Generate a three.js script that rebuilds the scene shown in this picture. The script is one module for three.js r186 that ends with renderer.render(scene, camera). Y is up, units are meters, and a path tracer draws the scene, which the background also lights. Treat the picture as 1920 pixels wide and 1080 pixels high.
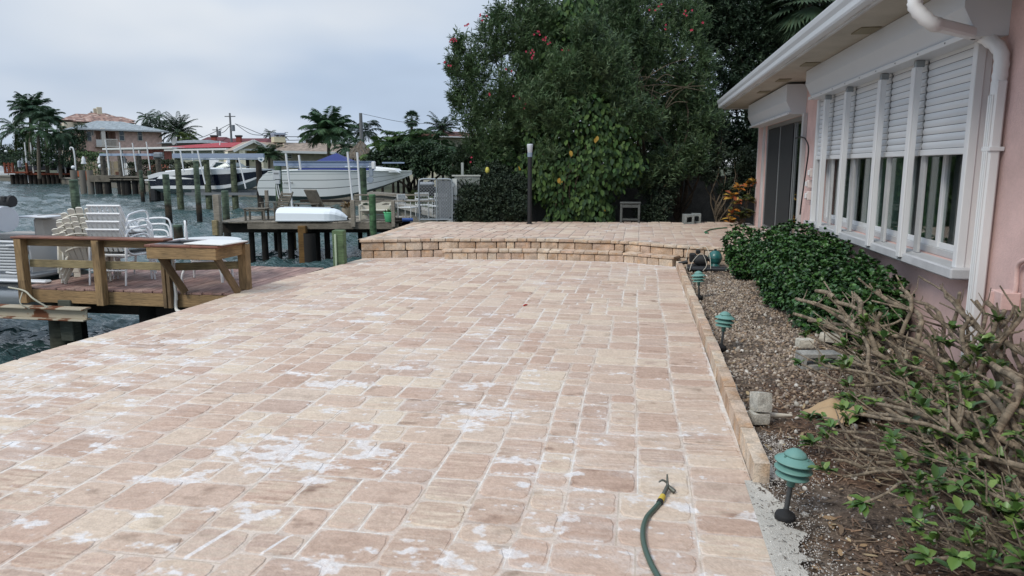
import * as THREE from 'three';
import { mergeGeometries } from 'three/addons/utils/BufferGeometryUtils.js';

// ---------- camera, sky, sun, exposure ----------
const scene = new THREE.Scene();
const EYE = 1.6, F = 1360, YAW = 9.873 * Math.PI / 180, PITCH = -9.517 * Math.PI / 180;
const camera = new THREE.PerspectiveCamera(43.312, 16 / 9, 0.05, 3000);
camera.position.set(0, EYE, 0);
camera.rotation.set(PITCH, YAW, 0, 'YXZ');
scene.add(camera);

const renderer = new THREE.WebGLRenderer({ antialias: true });
renderer.toneMapping = THREE.LinearToneMapping;
renderer.toneMappingExposure = 1.3;
renderer.shadowMap.enabled = true;

// soft overcast: the sun is behind cloud, high on the water side
const SUN = new THREE.Vector3(-0.5, 0.76, 0.46).normalize();
const sun = new THREE.DirectionalLight(new THREE.Color(1, 0.94, 0.84), 1.6);
sun.position.copy(SUN).multiplyScalar(60); sun.target.position.set(-2, 0, -10);
sun.castShadow = true; sun.shadow.radius = 34; sun.shadow.mapSize.set(2048, 2048);
Object.assign(sun.shadow.camera, { left: -40, right: 40, top: 40, bottom: -40, near: 1, far: 160 });
scene.add(sun, sun.target);

// ---------- random numbers and noise ----------
function rng(seed) { let s = seed | 0; return () => { s = (s + 0x6d2b79f5) | 0; let t = Math.imul(s ^ (s >>> 15), 1 | s); t = (t + Math.imul(t ^ (t >>> 7), 61 | t)) ^ t; return ((t ^ (t >>> 14)) >>> 0) / 4294967296; }; }
let R = rng(7);
const rr = (a, b) => a + (b - a) * R();
const pick = (a) => a[Math.floor(R() * a.length)];
const clamp = (x, a = 0, b = 1) => Math.min(b, Math.max(a, x));
const lerp = (a, b, t) => a + (b - a) * t;
const smooth = (a, b, x) => { const t = clamp((x - a) / (b - a)); return t * t * (3 - 2 * t); };
const HASH = new Float32Array(65536); { const q = rng(99); for (let i = 0; i < 65536; i++) HASH[i] = q(); }
function vnoise(x, y, per = 256) {
  const xi = Math.floor(x), yi = Math.floor(y); let fx = x - xi, fy = y - yi;
  fx = fx * fx * (3 - 2 * fx); fy = fy * fy * (3 - 2 * fy);
  const x0 = ((xi % per) + per) % per, x1 = (x0 + 1) % per, y0 = ((yi % per) + per) % per, y1 = (y0 + 1) % per;
  const a = HASH[(y0 << 8) + x0 & 65535], b = HASH[(y0 << 8) + x1 & 65535], c = HASH[(y1 << 8) + x0 & 65535], d = HASH[(y1 << 8) + x1 & 65535];
  return a + (b - a) * fx + (c - a + (a - b - c + d) * fx) * fy;
}
function fbm(x, y, oct = 4, per = 256) { let s = 0, a = 0.5, n = 0; for (let i = 0; i < oct; i++) { s += a * vnoise(x, y, per); n += a; x = x * 2 + 17; y = y * 2 + 31; per = Math.min(256, per * 2); a *= 0.5; } return s / n; }
function tfbm(u, v, f, oct = 4) { let s = 0, a = 0.5, n = 0; for (let i = 0; i < oct; i++) { s += a * vnoise(u * f + 0.5, v * f + 0.5, f); n += a; f *= 2; a *= 0.5; } return s / n; }   // tiles over 0..1

{ // the sky: even grey-blue cloud, a little lighter low down on the left, brighter overhead as overcast skies are
  const W = 1024, H = 512, d = new Float32Array(W * H * 4);
  for (let j = 0; j < H; j++) for (let i = 0; i < W; i++) {
    const el = ((j + 0.5) / H - 0.5) * Math.PI, az = (i + 0.5) / W * Math.PI * 2, e = Math.max(0, Math.sin(el));
    const cx = Math.cos(az), cz = Math.sin(az), k = 1 / (0.14 + e);
    const n = fbm(cx * k * 1.1 + 40, cz * k * 1.1 + 60, 5) - 0.5, n2 = fbm(cx * 3 + 11 + el * 2, cz * 3 + 7 + el * 9, 5) - 0.5;
    const low = Math.exp(-e * 9);
    let L = 0.50 + 0.07 * low + 0.42 * smooth(0.2, 1, e) + n * 0.18 + n2 * 0.20;
    const o = (j * W + i) * 4, w = clamp(low * 0.55 + n2 * 1.7 + n * 0.7 + 0.1 + 0.3 * e, 0, 1);
    d[o] = L * lerp(0.78, 0.95, w); d[o + 1] = L * lerp(0.95, 1.0, w); d[o + 2] = L * lerp(1.20, 1.06, w); d[o + 3] = 1;
    if (el < 0) { const f = smooth(0, -0.25, el); d[o] = lerp(d[o], 0.16, f); d[o + 1] = lerp(d[o + 1], 0.17, f); d[o + 2] = lerp(d[o + 2], 0.17, f); }
  }
  const t = new THREE.DataTexture(d, W, H, THREE.RGBAFormat, THREE.FloatType);
  t.mapping = THREE.EquirectangularReflectionMapping; t.magFilter = THREE.LinearFilter; t.minFilter = THREE.LinearFilter; t.needsUpdate = true;
  scene.background = t; scene.environment = t;
}

// ---------- places: where a line of sight of the photograph meets a plane of the world ----------
const cp = Math.cos(PITCH), sp = Math.sin(PITCH), cy = Math.cos(YAW), sy = Math.sin(YAW);
function ray(u, v) { const a = (u - 960) / F, b = (540 - v) / F, y = b * cp + sp, h = cp - b * sp; return [a * cy - h * sy, y, -a * sy - h * cy, h]; }
const along = (d, t) => [d[0] * t, EYE + d[1] * t, d[2] * t];
const G = (u, v, y = 0) => { const d = ray(u, v); return along(d, (y - EYE) / d[1]); };
const atX = (u, v, x) => { const d = ray(u, v); return along(d, x / d[0]); };
const atZ = (u, v, z) => { const d = ray(u, v); return along(d, z / d[2]); };
const atD = (u, v, dep) => { const d = ray(u, v); return along(d, dep / d[3]); };            // dep: level distance along the line of view
const Yv = (v, dep) => atD(960, v, dep)[1];
const S = (u, dep) => { const p = atD(u, 312, dep); return [p[0], p[2]]; };

// ---------- geometry ----------
const V3 = (a) => new THREE.Vector3(a[0], a[1], a[2]);
function prep(g) { if (g.index) g = g.toNonIndexed(); for (const k of Object.keys(g.attributes)) if (!['position', 'normal', 'uv', 'color'].includes(k)) g.deleteAttribute(k); if (!g.attributes.normal) g.computeVertexNormals(); if (!g.attributes.uv) g.setAttribute('uv', new THREE.BufferAttribute(new Float32Array(g.attributes.position.count * 2), 2)); return g; }
function join(list) {
  list = list.flat(9).filter(Boolean).map(prep);
  if (list.some((g) => g.attributes.color)) for (const g of list) if (!g.attributes.color) g.setAttribute('color', new THREE.BufferAttribute(new Float32Array(g.attributes.position.count * 3).fill(1), 3));
  return list.length === 1 ? list[0] : mergeGeometries(list);
}
// uv in metres from the side each face looks to; the longer way of a piece runs along u
function muv(g, turn = false, ox = R() * 5, oy = R() * 5) {
  g = prep(g); const p = g.attributes.position, n = g.attributes.normal, uv = new Float32Array(p.count * 2);
  for (let i = 0; i < p.count; i++) {
    const x = p.getX(i), y = p.getY(i), z = p.getZ(i), a = Math.abs(n.getX(i)), b = Math.abs(n.getY(i)), c = Math.abs(n.getZ(i));
    let s, t; if (b >= a && b >= c) { s = x; t = z; } else if (a >= c) { s = z; t = y; } else { s = x; t = y; }
    uv[2 * i] = (turn ? t : s) + ox; uv[2 * i + 1] = (turn ? s : t) + oy;
  }
  g.setAttribute('uv', new THREE.BufferAttribute(uv, 2)); return g;
}
function tint(g, c) { const n = g.attributes.position.count, a = new Float32Array(n * 3); for (let i = 0; i < n; i++) { a[3 * i] = c[0]; a[3 * i + 1] = c[1]; a[3 * i + 2] = c[2]; } g.setAttribute('color', new THREE.BufferAttribute(a, 3)); return g; }
// a box with chamfered edges, its centre at the origin
function cbox(w, h, d, c = 0.004) {
  c = Math.min(c, w * 0.45, h * 0.45, d * 0.45);
  const X = w / 2, Y = h / 2, Z = d / 2, pos = [], q = (...v) => { for (const i of [0, 1, 2, 0, 2, 3]) pos.push(...v[i]); }, t3 = (...v) => pos.push(...v.flat());
  const f = (ax, s) => { const M = [X, Y, Z], [b, e] = [(ax + 1) % 3, (ax + 2) % 3], mk = (i, j) => { const p = [0, 0, 0]; p[ax] = s * M[ax]; p[b] = i * (M[b] - c); p[e] = j * (M[e] - c); return p; }; const v = [mk(-1, -1), mk(1, -1), mk(1, 1), mk(-1, 1)]; s > 0 ? q(...v) : q(...v.reverse()); };
  for (let ax = 0; ax < 3; ax++) { f(ax, 1); f(ax, -1); }
  const M = [X, Y, Z], pt = (main, s) => s.map((k, i) => k * (i === main ? M[i] : M[i] - c));
  for (let ax = 0; ax < 3; ax++) { const b = (ax + 1) % 3, e = (ax + 2) % 3; for (const i of [-1, 1]) for (const j of [-1, 1]) { const s0 = [0, 0, 0], s1 = [0, 0, 0]; s0[ax] = -1; s1[ax] = 1; s0[b] = s1[b] = i; s0[e] = s1[e] = j; const v = [pt(b, s0), pt(b, s1), pt(e, s1), pt(e, s0)]; i * j < 0 ? q(...v) : q(...v.reverse()); } }
  for (const i of [-1, 1]) for (const j of [-1, 1]) for (const k of [-1, 1]) { const s = [i, j, k], v = [pt(0, s), pt(1, s), pt(2, s)]; i * j * k > 0 ? t3(...v) : t3(...v.reverse()); }
  const g = new THREE.BufferGeometry(); g.setAttribute('position', new THREE.BufferAttribute(new Float32Array(pos), 3)); g.computeVertexNormals(); return muv(g);
}
const box = (w, h, d, x = 0, y = 0, z = 0, c = 0.004) => cbox(w, h, d, c).translate(x, y, z);                   // centre
const span = (a, b, c = 0.003) => box(Math.abs(b[0] - a[0]), Math.abs(b[1] - a[1]), Math.abs(b[2] - a[2]), (a[0] + b[0]) / 2, (a[1] + b[1]) / 2, (a[2] + b[2]) / 2, c);  // corner to corner
const plain = (a, b) => muv(new THREE.BoxGeometry(Math.abs(b[0] - a[0]), Math.abs(b[1] - a[1]), Math.abs(b[2] - a[2])).translate((a[0] + b[0]) / 2, (a[1] + b[1]) / 2, (a[2] + b[2]) / 2));
const UP = new THREE.Vector3(0, 1, 0);
function aim(g, a, b, from = 'x') { // carries a shape laid along +x (or +y), middle at the origin, to lie from a to b
  const A = V3(a), B = V3(b), d = B.clone().sub(A).normalize(), m = new THREE.Matrix4();
  if (from === 'x') { let z = new THREE.Vector3().crossVectors(d, UP); if (z.lengthSq() < 1e-6) z.set(0, 0, 1); z.normalize(); const y = new THREE.Vector3().crossVectors(z, d); m.makeBasis(d, y, z); }
  else m.makeRotationFromQuaternion(new THREE.Quaternion().setFromUnitVectors(UP, d));
  m.setPosition(A.add(B).multiplyScalar(0.5)); return g.applyMatrix4(m);
}
const dist = (a, b) => Math.hypot(a[0] - b[0], a[1] - b[1], a[2] - b[2]);
const bar = (a, b, h, w, c = 0.004) => aim(cbox(dist(a, b), h, w, c), a, b);
const rod = (a, b, r, r1 = r, seg = 10) => aim(prep(new THREE.CylinderGeometry(r1, r, dist(a, b), seg)), a, b, 'y');
// a tube through points with a radius at each; ends closed
function limb(pts, rad, seg = 7, col) {
  const P = pts.map(V3), n = P.length, pos = [], nor = [], uv = [], idx = [], cols = []; let L = 0;
  let nrm = new THREE.Vector3(), tan = P[1].clone().sub(P[0]).normalize(); nrm.crossVectors(tan, Math.abs(tan.y) > 0.9 ? new THREE.Vector3(1, 0, 0) : UP).normalize();
  for (let i = 0; i < n; i++) {
    tan = P[Math.min(n - 1, i + 1)].clone().sub(P[Math.max(0, i - 1)]).normalize(); if (i) L += P[i].distanceTo(P[i - 1]);
    nrm.sub(tan.clone().multiplyScalar(nrm.dot(tan))).normalize(); const bi = new THREE.Vector3().crossVectors(tan, nrm), r = Array.isArray(rad) ? rad[i] : rad;
    for (let k = 0; k <= seg; k++) { const a = k / seg * Math.PI * 2, d = nrm.clone().multiplyScalar(Math.cos(a)).addScaledVector(bi, Math.sin(a)); pos.push(P[i].x + d.x * r, P[i].y + d.y * r, P[i].z + d.z * r); nor.push(d.x, d.y, d.z); uv.push(L, k / seg * r * 6.3); if (col) cols.push(...(Array.isArray(col[0]) ? col[i] : col)); }
  }
  for (let i = 0; i < n - 1; i++) for (let k = 0; k < seg; k++) { const a = i * (seg + 1) + k, b = a + seg + 1; idx.push(a, a + 1, b, b, a + 1, b + 1); }
  for (const e of [0, n - 1]) { const c = pos.length / 3, t = (e ? P[n - 1].clone().sub(P[n - 2]) : P[0].clone().sub(P[1])).normalize(); pos.push(P[e].x, P[e].y, P[e].z); nor.push(t.x, t.y, t.z); uv.push(0, 0); if (col) cols.push(...(Array.isArray(col[0]) ? col[e] : col)); const s = c + 1; for (let k = 0; k <= seg; k++) { const q = (e * (seg + 1) + k) * 3; pos.push(pos[q], pos[q + 1], pos[q + 2]); nor.push(t.x, t.y, t.z); uv.push(0.01 * k, 0); if (col) cols.push(...(Array.isArray(col[0]) ? col[e] : col)); } for (let k = 0; k < seg; k++) e ? idx.push(c, s + k + 1, s + k) : idx.push(c, s + k, s + k + 1); }
  const g = new THREE.BufferGeometry(); g.setAttribute('position', new THREE.BufferAttribute(new Float32Array(pos), 3)); g.setAttribute('normal', new THREE.BufferAttribute(new Float32Array(nor), 3)); g.setAttribute('uv', new THREE.BufferAttribute(new Float32Array(uv), 2));
  if (col) g.setAttribute('color', new THREE.BufferAttribute(new Float32Array(cols), 3)); g.setIndex(idx); return prep(g);
}
const curve = (pts, n) => new THREE.CatmullRomCurve3(pts.map(V3), false, 'centripetal').getPoints(n).map((p) => [p.x, p.y, p.z]);
const hose = (pts, r, n = 40, seg = 8) => limb(curve(pts, n), r, seg);
const lathe = (prof, seg = 24) => prep(new THREE.LatheGeometry(prof.map((p) => new THREE.Vector2(p[0], p[1])), seg));
// flat outline (x, y) given thickness d along z
function slab(pts, d, holes = [], bevel = 0) { const s = new THREE.Shape(pts.map((p) => new THREE.Vector2(p[0], p[1]))); for (const h of holes) s.holes.push(new THREE.Path(h.map((p) => new THREE.Vector2(p[0], p[1])))); const g = new THREE.ExtrudeGeometry(s, { depth: d, bevelEnabled: bevel > 0, bevelSize: bevel, bevelThickness: bevel, bevelSegments: 2, curveSegments: 6 }); return muv(g); }
// triangles from a list of quads/triangles of points
function faces(list) { const pos = []; for (const f of list) for (let i = 1; i < f.length - 1; i++) pos.push(...f[0], ...f[i], ...f[i + 1]); const g = new THREE.BufferGeometry(); g.setAttribute('position', new THREE.BufferAttribute(new Float32Array(pos), 3)); g.computeVertexNormals(); return muv(g); }

// ---------- things, parts, names ----------
const used = new Map();
function numbered(name) { const n = used.get(name) ?? 0; used.set(name, n + 1); return n ? name + '_' + String(n).padStart(3, '0') : name; }
function thing(name, label, category, at = [0, 0, 0], turn = 0, group) {
  const o = new THREE.Group(); o.name = numbered(name); o.position.set(at[0], at[1], at[2]); o.rotation.y = turn; o.userData = { label, category }; if (group) o.userData.group = group; scene.add(o); return o;
}
function put(name, geoms, mat, parent, local) { // one mesh out of pieces given in world places (or in the thing's own frame: local)
  const g = join([geoms]); const o = new THREE.Mesh(g, mat); o.name = name; o.castShadow = o.receiveShadow = true;
  if (parent) { if (!local) { let p = parent; while (p.parent && p.parent !== scene) p = p.parent; if (p !== scene) g.translate(-p.position.x, -p.position.y, -p.position.z); } parent.add(o); }
  else scene.add(o);
  return o;
}
function piece(name, geom, mat, parent) { const o = new THREE.Mesh(geom, mat); o.name = name; o.castShadow = o.receiveShadow = true; parent.add(o); return o; }  // own frame, shared geometry
function solo(name, label, category, geoms, mat, group) { const o = put(numbered(name), geoms, mat); o.userData = { label, category }; if (group) o.userData.group = group; return o; }
function ground(name, geoms, mat, kind = 'structure') { const o = put(numbered(name), geoms, mat); o.userData.kind = kind; return o; }
function again(o, label, at, turn = o.rotation.y, scale) { const c = o.clone(); c.name = numbered(o.name.replace(/_\d{3}$/, '')); c.userData = { ...o.userData, label }; c.position.set(at[0], at[1], at[2]); c.rotation.y = turn; if (scale) c.scale.setScalar(scale); scene.add(c); return c; }

// ---------- materials ----------
const texOf = (w, h, fn, { srgb = true, repeat } = {}) => {
  const d = new Uint8Array(w * h * 4);
  for (let j = 0; j < h; j++) for (let i = 0; i < w; i++) { const c = fn((i + 0.5) / w, (j + 0.5) / h, i, j), o = (j * w + i) * 4; if (typeof c === 'number') d[o] = d[o + 1] = d[o + 2] = clamp(c) * 255; else { d[o] = clamp(c[0], 0, 255); d[o + 1] = clamp(c[1], 0, 255); d[o + 2] = clamp(c[2], 0, 255); } d[o + 3] = 255; }
  const t = new THREE.DataTexture(d, w, h); t.wrapS = t.wrapT = THREE.RepeatWrapping; t.magFilter = THREE.LinearFilter; t.minFilter = THREE.LinearMipmapLinearFilter; t.generateMipmaps = true; if (srgb) t.colorSpace = THREE.SRGBColorSpace; if (repeat) t.repeat.set(repeat[0], repeat[1]); t.needsUpdate = true; return t;
};
const rep = (t, x, y = x) => { const c = t.clone(); c.repeat.set(x, y); c.needsUpdate = true; return c; };
const M = (color, roughness = 0.8, o = {}) => new THREE.MeshStandardMaterial({ color: Array.isArray(color) ? new THREE.Color().setRGB(color[0], color[1], color[2]) : new THREE.Color(color), roughness, side: THREE.DoubleSide, ...o });
const MP = (color, roughness = 0.8, o = {}) => new THREE.MeshPhysicalMaterial({ color: Array.isArray(color) ? new THREE.Color().setRGB(color[0], color[1], color[2]) : new THREE.Color(color), roughness, side: THREE.DoubleSide, ...o });
const T = {};
T.grain = texOf(512, 512, (u, v) => { const a = tfbm(u, v, 8, 5), b = tfbm(u, v, 64, 3), c = 205 + (a - 0.5) * 60 + (b - 0.5) * 70; return [c, c, c]; });                        // stone, concrete: 1 m
T.grit = texOf(512, 512, (u, v) => 0.5 + (tfbm(u, v, 32, 3) - 0.5) * 0.6 + (tfbm(u, v, 128, 2) - 0.5) * 0.8, { srgb: false });
T.wood = texOf(512, 512, (u, v) => { const g = tfbm(u * 1 + 0.15 * tfbm(u, v, 4, 2), v, 4, 2), s = vnoise(u * 10 + 3, v * 180, 256), f = vnoise(u * 26, v * 420 % 256, 256), k = Math.pow(vnoise(u * 6, v * 7, 6 * 7), 8) * 80, c = 186 + (g - 0.5) * 50 + (s - 0.5) * 52 + (f - 0.5) * 36 - k; return [c * 1.02, c, c * 0.96]; });  // grain along u: 1 m
T.woodbump = texOf(512, 512, (u, v) => 0.5 + (vnoise(u * 10 + 3, v * 180, 256) - 0.5) * 0.7 + (vnoise(u * 26, v * 420 % 256, 256) - 0.5) * 0.4, { srgb: false });
T.stucco = texOf(512, 512, (u, v) => { const c = 224 + (tfbm(u, v, 4, 5) - 0.5) * 46 + (tfbm(u, v, 96, 2) - 0.5) * 12; return [c, c, c]; });
T.bark = texOf(256, 256, (u, v) => { const s = vnoise(u * 40, v * 8, 256), c = 170 + (tfbm(u, v, 8, 4) - 0.5) * 130 + (s - 0.5) * 50; return [c, c * 0.97, c * 0.93]; });
const WOODB = { bumpMap: T.woodbump, bumpScale: 0.002 };
const mat = {
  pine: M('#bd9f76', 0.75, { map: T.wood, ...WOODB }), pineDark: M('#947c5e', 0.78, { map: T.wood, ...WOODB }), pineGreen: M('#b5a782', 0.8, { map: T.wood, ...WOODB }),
  greywood: M('#b5afa6', 0.9, { map: T.wood, ...WOODB }), greywood2: M('#9a948b', 0.9, { map: T.wood, ...WOODB }), darkwood: M('#3d3630', 0.9, { map: T.wood, ...WOODB }),
  redwood: M('#b0654c', 0.8, { map: T.wood }), rail: M('#a06c5c', 0.6, { map: T.wood }),
  white: M('#d9dadb', 0.45), whiteRough: M('#cfd0d0', 0.7), cream: M('#c9c3a6', 0.55), steel: M('#8d9092', 0.32, { metalness: 0.9 }), galv: M('#8f9598', 0.5, { metalness: 0.35 }), alu: M('#9aa6b4', 0.45, { metalness: 0.3 }),
  black: M('#17181a', 0.55), dark: M('#232527', 0.7), pvc: M('#d4d3cd', 0.45), rubber: M('#1b1c1e', 0.8), grey: M('#7b7e80', 0.7),
  conc: M('#a8a49b', 0.92, { map: T.grain, bumpMap: T.grit, bumpScale: 0.003 }),
};

// ================= THE SETTING: ground, canal, patio =================
const WL = -0.8;                                   // water level
const EDGE = [[-5.2, 4], [-5.13, -3], [-5.1, -5.5], [-5.04, -8.8], [-4.9, -10.6], [-4.76, -12.1]];   // canal edge of the patio
const TEDGE = [[-4.8, -11.95], [-5.12, -16.0], [-5.15, -17.2]];                                          // canal edge of the raised terrace
const edgeX = (z, L = EDGE) => { for (let i = 0; i < L.length - 1; i++) if (z <= L[i][1] && z >= L[i + 1][1]) return lerp(L[i][0], L[i + 1][0], (z - L[i][1]) / (L[i + 1][1] - L[i][1])); return z > L[0][1] ? L[0][0] : L[L.length - 1][0]; };
const SHORE = [S(735, 33), S(770, 41), S(700, 46), S(560, 55), S(480, 60), S(330, 70), S(240, 82), S(135, 104), S(20, 128), S(-300, 190)];
const canal = [[-5.2, 40], ...EDGE, [-5.12, -17], [-5.3, -22], ...SHORE, [-260, -40], [-260, 40]];
{
  T.lawn = texOf(512, 512, (u, v) => { const a = tfbm(u, v, 6, 5), b = tfbm(u, v, 90, 2); return [96 + (a - 0.5) * 60 + (b - 0.5) * 50, 104 + (a - 0.5) * 50 + (b - 0.5) * 50, 66 + (a - 0.5) * 40 + (b - 0.5) * 30]; });
  const s = new THREE.Shape([[-900, -900], [900, -900], [900, 200], [-900, 200]].map((p) => new THREE.Vector2(p[0], -p[1])));
  s.holes.push(new THREE.Path(canal.map((p) => new THREE.Vector2(p[0], -p[1]))));
  const g = new THREE.ShapeGeometry(s).rotateX(-Math.PI / 2).translate(0, -0.09, 0);
  ground('ground', muv(g), M('#8c8f7c', 0.95, { map: rep(T.lawn, 0.25) }));
  // concrete seawall with a cap, all along the bank
  const wall = [], cap = [];
  for (let i = 0; i < canal.length - 3; i++) { const a = canal[i], b = canal[i + 1]; wall.push(bar([a[0], -1.6, a[1]], [b[0], -1.6, b[1]], 2.95, 0.12)); if (i > EDGE.length) cap.push(bar([a[0], -0.06, a[1]], [b[0], -0.06, b[1]], 0.18, 0.5, 0.01)); }
  const t = thing('seawall', 'long pale concrete seawall edging the canal bank below the docks and houses', 'seawall');
  put('wall_panel', wall, M('#8b877c', 0.95, { map: T.grain }), t); put('cap', cap, mat.conc, t);
}
{ // choppy canal water: rings of cells that grow with the distance from the deck
  const NA = 760, NR = 430, cx = -7, cz = -6, pos = new Float32Array((NA + 1) * (NR + 1) * 3), idx = [], uv = new Float32Array((NA + 1) * (NR + 1) * 2);
  const W = [], q = rng(5); for (let i = 0; i < 34; i++) { const l = 0.35 * Math.pow(1.16, i * 0.62) * (0.9 + 0.2 * q()), a = 0.5 + (q() - 0.5) * 2.2; W.push([Math.cos(a) * 6.283 / l, Math.sin(a) * 6.283 / l, q() * 6.283, 0.0135 * Math.pow(l, 0.8)]); }
  let o = 0; for (let r = 0; r <= NR; r++) { const rad = 0.2 * Math.pow(1.0203, r) + r * 0.02; const cell = rad * 0.014 + 0.04; for (let a = 0; a <= NA; a++, o++) { const th = Math.PI * (0.42 + 1.3 * a / NA) , x = cx + Math.sin(th) * -rad, z = cz + Math.cos(th) * rad; let h = 0; for (const w of W) { const l = 6.283 / Math.hypot(w[0], w[1]); const k = smooth(1.2, 3.2, l / cell); if (k > 0) { const s = Math.sin(w[0] * x + w[1] * z + w[2] + 0.6 * Math.sin(x * 0.21 + z * 0.33)); h += k * w[3] * (1 - 2 * Math.pow(Math.abs(s), 0.7)) * 0.8; } } const gust = 0.55 + 0.9 * fbm(x * 0.12 + 50, z * 0.12 + 50, 3); pos[3 * o] = x; pos[3 * o + 1] = WL + h * gust; pos[3 * o + 2] = z; uv[2 * o] = x; uv[2 * o + 1] = z; } }
  for (let r = 0; r < NR; r++) for (let a = 0; a < NA; a++) { const i = r * (NA + 1) + a, j = i + NA + 1; idx.push(i, i + 1, j, j, i + 1, j + 1); }
  const g = new THREE.BufferGeometry(); g.setAttribute('position', new THREE.BufferAttribute(pos, 3)); g.setAttribute('uv', new THREE.BufferAttribute(uv, 2)); g.setIndex(idx); g.computeVertexNormals();
  T.ripple = texOf(512, 512, (u, v) => { const a = tfbm(u, v, 7, 4), b = tfbm(u + 0.3, v, 18, 3); return 0.5 * (1 - Math.abs(2 * a - 1)) + 0.5 * (1 - Math.abs(2 * b - 1)); }, { srgb: false });
  const m = new THREE.Mesh(g, MP([0.046, 0.084, 0.086], 0.08, { ior: 1.33, bumpMap: rep(T.ripple, 0.22, 0.34), bumpScale: 0.10 })); m.name = 'water'; m.userData.kind = 'structure'; m.receiveShadow = true; scene.add(m);
}

// ---------- paved surfaces ----------
// a tumbled paver over four corners (x, z), worn round at its corners and edges
function paverGeo(c, y, r, uvOf, bev = 0.007) {
  const P = [];
  for (let i = 0; i < 4; i++) {
    const a = c[(i + 3) % 4], b = c[i], d = c[(i + 1) % 4], la = Math.hypot(a[0] - b[0], a[1] - b[1]), ld = Math.hypot(d[0] - b[0], d[1] - b[1]), q = Math.min(r * rr(0.7, 1.3), la * 0.42, ld * 0.42);
    const p0 = [b[0] + (a[0] - b[0]) / la * q, b[1] + (a[1] - b[1]) / la * q], p2 = [b[0] + (d[0] - b[0]) / ld * q, b[1] + (d[1] - b[1]) / ld * q];
    P.push(p0, [0.25 * p0[0] + 0.5 * b[0] + 0.25 * p2[0], 0.25 * p0[1] + 0.5 * b[1] + 0.25 * p2[1]], p2, [(b[0] + d[0]) / 2 + rr(-0.0025, 0.0025), (b[1] + d[1]) / 2 + rr(-0.0025, 0.0025)]);
  }
  const ox = rr(-0.003, 0.003), oz = rr(-0.003, 0.003); for (const p of P) { p[0] += ox + rr(-0.0025, 0.0025); p[1] += oz + rr(-0.0025, 0.0025); }
  const m = [0, 0]; for (const p of P) { m[0] += p[0] / P.length; m[1] += p[1] / P.length; }
  const In = P.map((p) => { const l = Math.hypot(p[0] - m[0], p[1] - m[1]); return [p[0] - (p[0] - m[0]) / l * bev * 1.2, p[1] - (p[1] - m[1]) / l * bev * 1.2]; });
  const pos = [], uv = [], nor = [], n = P.length, ty = y + rr(0, 0.003), tx = rr(-0.009, 0.009), tz = rr(-0.009, 0.009), top = (p) => [p[0], ty + (p[0] - m[0]) * tx + (p[1] - m[1]) * tz, p[1]], low = (p) => [p[0], y - bev * 0.45, p[1]];
  const add = (p, nn) => { pos.push(...p); nor.push(...nn); const t = uvOf(p[0], p[2]); uv.push(t[0], t[1]); };
  const N = [-tx, 1, -tz];
  for (let i = 0; i < n; i++) {
    const j = (i + 1) % n; add(top(m), N); add(top(In[j]), N); add(top(In[i]), N);
    const e = (p) => { const l = Math.hypot(p[0] - m[0], p[1] - m[1]); return [(p[0] - m[0]) / l * 0.8, 0.6, (p[1] - m[1]) / l * 0.8]; }, a = e(P[i]), b = e(P[j]), N2 = (q) => [q[0] * 0.5, 0.87, q[2] * 0.5];
    add(top(In[i]), N2(a)); add(top(In[j]), N2(b)); add(low(P[i]), a); add(low(P[i]), a); add(top(In[j]), N2(b)); add(low(P[j]), b);
  }
  const g = new THREE.BufferGeometry(); g.setAttribute('position', new THREE.BufferAttribute(new Float32Array(pos), 3)); g.setAttribute('normal', new THREE.BufferAttribute(new Float32Array(nor), 3)); g.setAttribute('uv', new THREE.BufferAttribute(new Float32Array(uv), 2)); return g;
}
// a field laid at random from tumbled pavers of six sizes on a grid: no gap of one cell is ever left
function layPattern(nx, nz, seed, sizes) {
  const q = rng(seed), free = new Uint8Array(nx * nz).fill(1), out = [];
  for (let z = 0; z < nz; z++) for (let x = 0; x < nx; x++) {
    if (!free[z * nx + x]) continue;
    let run = 0; while (x + run < nx && free[z * nx + x + run] && run < 9) run++;
    let opt = sizes.filter((s) => s[0] <= run && run - s[0] !== 1); if (!opt.length) opt = [[run, 2, 1]];
    let tot = opt.reduce((a, s) => a + s[2], 0), k = q() * tot, s = opt[0]; for (const o of opt) { k -= o[2]; if (k <= 0) { s = o; break; } }
    const hh = Math.min(s[1], nz - z); for (let i = 0; i < hh; i++) for (let j = 0; j < s[0]; j++) free[(z + i) * nx + x + j] = 0;
    out.push([x, z, s[0], hh]);
  }
  return out;
}
const TONES = [[186, 162, 145], [180, 153, 136], [191, 169, 151], [197, 178, 159], [201, 184, 164], [188, 164, 147], [179, 156, 141], [193, 174, 157], [175, 149, 132]];
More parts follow.
